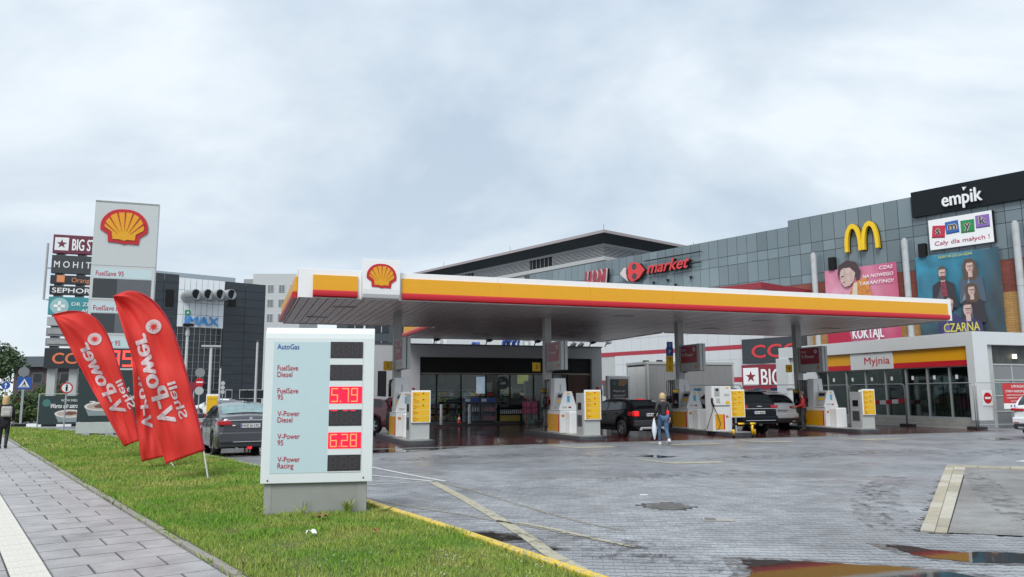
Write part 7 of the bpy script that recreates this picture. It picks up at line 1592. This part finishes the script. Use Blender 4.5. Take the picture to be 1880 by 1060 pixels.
    def hf(u, v):
        th = u*2*math.pi; ph = v*math.pi*.60 if hairlen == 0 else v*math.pi*.62
        back = max(0, -math.sin(th)); fr = max(0, math.sin(th)); ph = ph*(1-.42*fr)
        rx, ry, rz_ = .098, .112, .11; jit = 1+.05*math.sin(th*7+v*5)+.03*math.sin(th*13); x = rx*math.sin(ph)*math.cos(th)*jit; y = .015+ry*math.sin(ph)*math.sin(th)*jit; z = 1.625+rz_*math.cos(ph)
        if v > .62: z -= hairlen*(v-.62)/.38*(1-.9*fr); x *= 1+.25*(v-.62)*(1-fr)
        return (x, y, z)
    MB().grid(hf, nseg, nr).build('hair', hairm, t, smooth=True)
    return t
def pose(stride=0, armL=None, armR=None, lift=0):
    J = dict(shL=(-.19, -.01, 1.39), shR=(.19, -.01, 1.39), elL=(-.235, -.04, 1.12), elR=(.235, -.04, 1.12), wrL=(-.25, .03, .89), wrR=(.25, .03, .89),
             hpL=(-.09, 0, .90), hpR=(.09, 0, .90), knL=(-.095, .03+stride*.5, .50), knR=(.095, .03-stride*.25, .49), anL=(-.09, stride*.75, .085), anR=(.09, -stride*1.0, .085+lift), ftR=-lift*4)
    if armL: J['elL'], J['wrL'] = armL
    if armR: J['elR'], J['wrR'] = armR
    return J
LEA = mat('black_leather', (.012, .012, .014), .35, var=.2, bump=.3, bscale=25); JEAN = mat('jeans', (.06, .115, .21), .8, var=.25, vscale=5); DTR = mat('dark_trousers', (.035, .038, .045), .8, var=.15); COAT = mat('black_coat', (.01, .01, .011), .85, var=.2); TIGHT = mat('black_tights', (.012, .012, .014), .7); REDJ = mat('red_jacket', (.42, .02, .018), .6, var=.15)
p = G(1219, 817.5); person('blonde woman in black jacket and blue jeans walking with a closed white umbrella', (p.x, p.y, 0), R(8), pose(.24, armL=((-.26, -.06, 1.13), (-.27, .06, .92)), armR=((.25, -.1, 1.13), (.22, -.06, .9)), lift=.1), LEA, JEAN, mat('white_shoes', (.6, .6, .6), .5), True, .05, 1.66)
q = Matrix.Rotation(R(8), 3, 'Z') @ Vector((-.29, .06, 0)); t = thing('closed_umbrella', 'closed white umbrella hanging from the walking woman\'s left hand', 'umbrella', (p.x+q.x, p.y+q.y, .86), R(8))
m = MB(); prs = [(.0, .02), (-.10, .035), (-.25, .062), (-.42, .068), (-.55, .045), (-.68, .015)]; n = 16
vs = [(rr*(1+.22*(i % 2))*math.cos(i*2*math.pi/n), rr*(1+.22*(i % 2))*math.sin(i*2*math.pi/n), z) for z, rr in prs for i in range(n)]
m.add(vs, [(j*n+i, j*n+(i+1) % n, (j+1)*n+(i+1) % n, (j+1)*n+i) for j in range(len(prs)-1) for i in range(n)]).build('canopy', mat('umbrella_white', (.68, .70, .73), .5, var=.03), t, smooth=True); MB().tube((0, 0, .1), (0, 0, -.72), .007, 6).path([(0, 0, .1), (0, .02, .13), (0, .05, .13), (0, .06, .1)], .009, 6).build('handle', BLACK, t)
p = G(4, 824); person('blonde woman in black coat with pale backpack walking away along the pavement', (p.x, p.y, 0), R(30), pose(.13, lift=.03), COAT, TIGHT, BLACK, True, .16, 1.68, coat=1)
q = Matrix.Rotation(R(30), 3, 'Z') @ Vector((.05, -.2, 0)); t = thing('backpack', 'small pale grey backpack worn by the woman in the black coat', 'backpack', (p.x+q.x, p.y+q.y, 1.02), R(30)); BKM = mat('backpack_grey', (.42, .41, .39), .7, var=.1, vscale=12, bump=.4)
box('bag', -.15, .15, -.09, .05, 0, .34, BKM, t, .05); box('pocket', -.11, .11, -.13, -.085, .03, .17, BKM, t, .03); MB().path([(-.05, -.06, .33), (-.04, -.08, .40), (.04, -.08, .40), (.05, -.06, .33)], .008, 6).build('handle', DGREY, t)
p = G(1476, 791.5); person('man in red jacket and dark trousers standing at the rightmost fuel pump', (p.x, p.y, 0), R(75), pose(.05, armL=((-.25, .05, 1.12), (-.22, .26, 1.05)), armR=((.25, .06, 1.12), (.2, .28, 1.02))), REDJ, DTR, BLACK, True, 0, 1.72, hairm=mat('grey_hair', (.16, .12, .10), .7))
p = G(1369, 796); person('long haired blonde woman in dark clothes standing at the left side of the black SUV', (p.x-.15, p.y+1.2, 0), R(-20), pose(.03, armR=((.27, .02, 1.12), (.3, .2, .98))), COAT, TIGHT, BLACK, True, .28, 1.64)
o = box('pink_pouch', -.03, .09, -.05, .05, -.16, .16, mat('pouch_pink', (.60, .04, .17), .4), None, .03); o.location = G(1374, 797)+Vector((.05, .3, .98)); tag(o, 'bright pink pouch held beside the black SUV', 'pouch')
# ================================================================== street furniture, trees
def post_sign(px, py, dist, label, build, zt=None, nm='road_sign', r_=.035, top=.0):
    P = D(px, py, dist); t = thing(nm, label, 'road sign', (P.x, P.y, 0), math.atan2(-P.x, P.y)*1.0); MB().tube((0, .03, 0), (0, .03, P.z+.35+top), r_, 8).build('post', GALV, t); build(t, P.z); return t
def disc(t, z, r_, m, y=-.02, nm='disc', n=28, x=0): return MB().prism(circ(x, z, r_, n), y, y+.012, 'y').build(nm, m, t)
def ped(t, z):
    box('plate', -.36, .36, -.02, 0, z-.36, z+.36, BLUE, t, .01); MB().prism([(-.29, z-.24), (.29, z-.24), (0, z+.27)], -.026, -.02, 'y').build('white_triangle', WHITEC, t)
    MB().prism(circ(0, z+.09, .035, 8), -.03, -.026, 'y').prism([(-.03, z+.05), (.04, z+.05), (.1, z-.16), (.05, z-.16), (.0, z-.05), (-.08, z-.17), (-.12, z-.15), (-.04, z-.02)], -.03, -.026, 'y').build('walking_figure', BLACK, t); box('stripes', -.2, .2, -.03, -.026, z-.21, z-.19, BLACK, t)
post_sign(44.5, 704, 46, 'blue square pedestrian crossing sign on a grey post near the lawn end', ped)
post_sign(44, 683, 47.5, 'back of a round grey sign on a post above the blue crossing sign', lambda t, z: disc(t, z, .30, GREY, -.02))
def arrow(t, z): disc(t, z, .26, BLUE); MB().prism([(-.03, z-.18), (.03, z-.18), (.03, z+.05), (.1, z+.05), (0, z+.18), (-.1, z+.05), (-.03, z+.05)], -.026, -.02, 'y').build('arrow', WHITEC, t)
post_sign(10.5, 708, 52, 'small blue round arrow sign left of the pedestrian crossing sign', arrow)
def noped(t, z): disc(t, z, .27, RED); disc(t, z, .21, WHITEC, -.026); MB().prism(circ(0, z+.13, .045, 10), -.032, -.026, 'y').prism([(-.05, z+.07), (.05, z+.07), (.035, z-.17), (-.035, z-.17)], -.032, -.026, 'y').build('figure', BLACK, t)
post_sign(122.5, 712.5, 38, 'round white sign with red rim and black figure, above the coffee banner', noped)
def noent(t, z): disc(t, z, .3, RED); box('white_bar', -.2, .2, -.027, -.02, z-.05, z+.05, WHITEC, t)
post_sign(36, 733, 60, 'tiny red no entry sign far away by the road at the left', noent); 
def stack(t, z): disc(t, z, .25, RED, -.03); box('white_bar', -.17, .17, -.037, -.03, z-.04, z+.04, WHITEC, t); disc(t, z+.56, .27, GREY); disc(t, z-.50, .24, LGREY)
post_sign(366.5, 702, 45, 'red no entry sign between two blank round sign backs, left of the cinema', stack, top=.4)
P = D(356, 712, 47); t = thing('maroon_notice_board', 'small maroon board behind the red no entry sign', 'board', (P.x, P.y, 0), .3); box('board', -.6, .5, 0, .05, 2.0, 2.5, MAROON, t); MB().tube((0, .08, 0), (0, .08, 2.4), .04, 6).build('post', GALV, t)
def lampp(px, pyt, pyb, label, head, r_=.07, dist=None, nm='street_lamp', cat='street lamp'):
    d = dist; P = D(px, pyt, d); t = thing(nm, label, cat, (P.x, P.y, 0), math.atan2(-P.x, P.y)); MB().tube((0, 0, 0), (0, 0, P.z), r_, 10, r_*.7).build('pole', mat('pole_pale', (.5, .52, .52), .4, var=.03), t); head(t, P.z); return t
def hd1(t, z): MB().path([(0, 0, z-.15), (-.1, -.1, z), (-.3, -.2, z+.05)], .05, 6).build('arm', LGREY, t); box('camera_housing', -.25, .3, -.25, -.05, z, z+.16, BLACK, t, .02); MB().tube((0, 0, z-.5), (0, 0, z-.2), .11, 10).build('collar', LGREY, t)
lampp(345, 600, 735, 'pale pole with a camera head standing before the cinema glass', hd1, dist=42, nm='camera_pole', cat='camera pole', r_=.10)
def hd2(t, z): box('lamp_head', -.62, .62, -.15, .15, z-.02, z+.10, LGREY, t, .02)
lampp(388, 637, 740, 'T shaped street lamp in front of the cinema glass', hd2, dist=52, r_=.12)
def hd3(t, z): box('top_cap', -.06, .06, -.06, .06, z, z+.1, DGREY, t)
lampp(405, 676, 740, 'thin plain post right of the T shaped street lamp', hd3, dist=50, nm='plain_post', cat='post'); t = lampp(473, 628, 735, 'slim white mast left of the low price sign', hd3, dist=36, nm='slim_mast', cat='mast')
for i, z in enumerate((1.6, 1.85, 2.1)):
    pass
P = D(409, 711, 50); t = thing('signal_plates', 'three small round plates on a post by the cinema entrance', 'sign', (P.x, P.y, 0), .3)
for k in range(3): disc(t, P.z+.25-k*.28, .13, LGREY)
MB().tube((0, .03, 0), (0, .03, P.z+.4), .03, 6).build('post', GALV, t)
P = D(389, 746, 26); t = thing('yellow_service_board', 'yellow board with white top on a short post left of the grey saloon', 'board', (P.x, P.y, 0), R(20)); a = 26/1400
box('board', -.17, .17, -.03, .03, 1.1, 1.66, YELS, t, .01); box('white_rim', -.19, .19, -.01, .05, 1.07, 1.72, WHITEC, t, .01); box('slot', -.13, .13, -.035, -.03, 1.55, 1.57, mat('slot_orange', (.5, .3, .02), .5), t); box('post', -.04, .04, 0, .08, 0, 1.08, GALV, t)
o = box('red_kerb_block', -2.5, 2.5, -.3, .3, 0, .28, mat('kerb_red', (.30, .05, .05), .6, var=.2)); o.location = (-17.2, 41, 0); o.rotation_euler.z = .2; tag(o, 'low red and white barrier block beyond the grey saloon', 'barrier')
o = box('white_kerb_block', -2.8, 2.8, -.3, .3, 0, .14, WHITE); o.location = (-17.4, 39.5, 0); o.rotation_euler.z = .2; tag(o, 'low white barrier strip beyond the grey saloon', 'barrier')
# striped kerb and low wall at the far end of the lawn
t = thing('striped_kerb', 'black and white striped kerb along the far end of the lawn', 'kerb', (-29, 43.5, 0), .12)
for i in range(14): box('kerb_block', i*.8, i*.8+.79, -.12, .12, 0, .16, BLACK if i % 2 else WHITE, t)
o = box('low_wall', -9, 7, -.2, .2, 0, .75, CONC); o.location = (-36, 68, 0); tag(o, 'low concrete wall beyond the road at the far left', 'wall')
# trees and shrubs
def leaf(t, n, l, p, c1, c2):
    g = n.new('ShaderNodeNewGeometry'); c = nd_mix(n, l, nd_noise(n, l, g.outputs['Position'], .9, 3), c1, c2); c = nd_mix(n, l, .7, c, nd_ramp(n, l, g.outputs['Random Per Island'], 0, .6, 1, 1.4), 'MULTIPLY'); l.new(c, p.inputs['Base Color']); p.inputs['Roughness'].default_value = .6
LEAF1 = pos_mat('leaves_dark', lambda t, n, l, p: leaf(t, n, l, p, (.035, .07, .026), (.07, .12, .04))); LEAF2 = pos_mat('leaves_light', lambda t, n, l, p: leaf(t, n, l, p, (.05, .09, .025), (.10, .15, .04)))
BARK = mat('bark', (.07, .055, .04), .9, var=.2)
def tree(nm, label, cat, x, y, h, w_, n_, m, trunk=True, seed=0, base=.0, ls=.22, grp=None, group=None):
    r = random.Random(seed); t = thing(nm, label, cat, (x, y, 0), r.uniform(0, 3), group); cl = []
    tm = MB(); th = h*.42 if trunk else h*.2
    tm.path([(0, 0, 0), (.05, 0, th*.5), (0, .05, th), (0, 0, h*.8)], h*.028, 8, r2=h*.008)
    for k in range(16):
        a = r.uniform(0, 6.28); z0 = r.uniform(.25, .7)*h if trunk else r.uniform(.05, .4)*h; rr = w_*.5*r.uniform(.45, .95); z1_ = z0+r.uniform(.08, .3)*h; e_ = Vector((rr*math.cos(a), rr*math.sin(a), min(z1_, h*.93)))
        tm.path([(0, 0, z0), e_*.5+Vector((0, 0, z0*.5)), e_], h*.009, 5, r2=h*.003); cl.append((e_, w_*r.uniform(.13, .24)))
    for k in range(12): a = r.uniform(0, 6.28); zz = r.uniform(.35, 1)*h if trunk else r.uniform(.1, .95)*h; k_ = math.sqrt(max(.05, 1-((zz/h-.55)/.5)**2)); cl.append((Vector((math.cos(a)*w_*.35*k_*r.random(), math.sin(a)*w_*.35*k_*r.random(), zz-.05*h)), w_*r.uniform(.14, .22)))
    tm.build('trunk', BARK, t, normals=False); rn = np.random.RandomState(seed); cs = np.array([c[0][:] for c in cl]); rs_ = np.array([c[1] for c in cl]); ii = rn.randint(0, len(cl), n_)
    d = rn.normal(size=(n_, 3)); d /= np.linalg.norm(d, axis=1)[:, None]; P = cs[ii]+d*(rs_[ii]*rn.uniform(.35, 1.05, n_)**.6)[:, None]; P[:, 2] = np.maximum(P[:, 2], .12)
    a = rn.normal(size=(n_, 3)); a /= np.linalg.norm(a, axis=1)[:, None]; b = np.cross(a, rn.normal(size=(n_, 3))); b /= np.linalg.norm(b, axis=1)[:, None]; s = (ls*rn.uniform(.5, 1.2, n_))[:, None]
    Q = np.stack([P-a*s, P+b*s*.45, P+a*s, P-b*s*.45], 1).reshape(-1, 3); me = bpy.data.meshes.new('crown'); me.vertices.add(len(Q)); me.vertices.foreach_set('co', Q.ravel().astype('f')); me.loops.add(n_*4); me.loops.foreach_set('vertex_index', np.arange(n_*4)); me.polygons.add(n_)
    me.polygons.foreach_set('loop_start', np.arange(n_)*4); me.polygons.foreach_set('loop_total', np.full(n_, 4)); me.update(); me.materials.append(m); o = bpy.data.objects.new('crown', me); C.objects.link(o); o.parent = t; return t
tree('broadleaf_tree', 'dense dark green tree at the left edge of the picture', 'tree', -57.3, 82, 8.0, 8.5, 9000, LEAF1, seed=2, ls=.26); tree('broadleaf_tree', 'second dark tree behind the left edge tree, slightly lower', 'tree', -68, 92, 8.4, 8, 6000, LEAF1, seed=3, ls=.26)
for i, (px, d_, h, w_, lb) in enumerate([(62, 60, 1.9, 3.2, 'wide green bush behind the crossing sign'), (88, 75, 2.6, 3.5, 'green bush left of the pylon columns'), (112, 80, 3.6, 3.6, 'pale green bush between the pylon columns'), (28, 66, 2.2, 3.4, 'green bush below the dark tree at the left'), (150, 84, 2.8, 3.2, 'pale green bush right of the pylon columns'), (50, 50, 1.2, 2.0, 'low green bush beside the road at the left')]):
    tree('bush', lb, 'bush', (px-940)/1400*d_, d_, h, w_, 2600, LEAF2 if i % 2 else LEAF1, False, 20+i, ls=.17, group='bushes beyond the road')
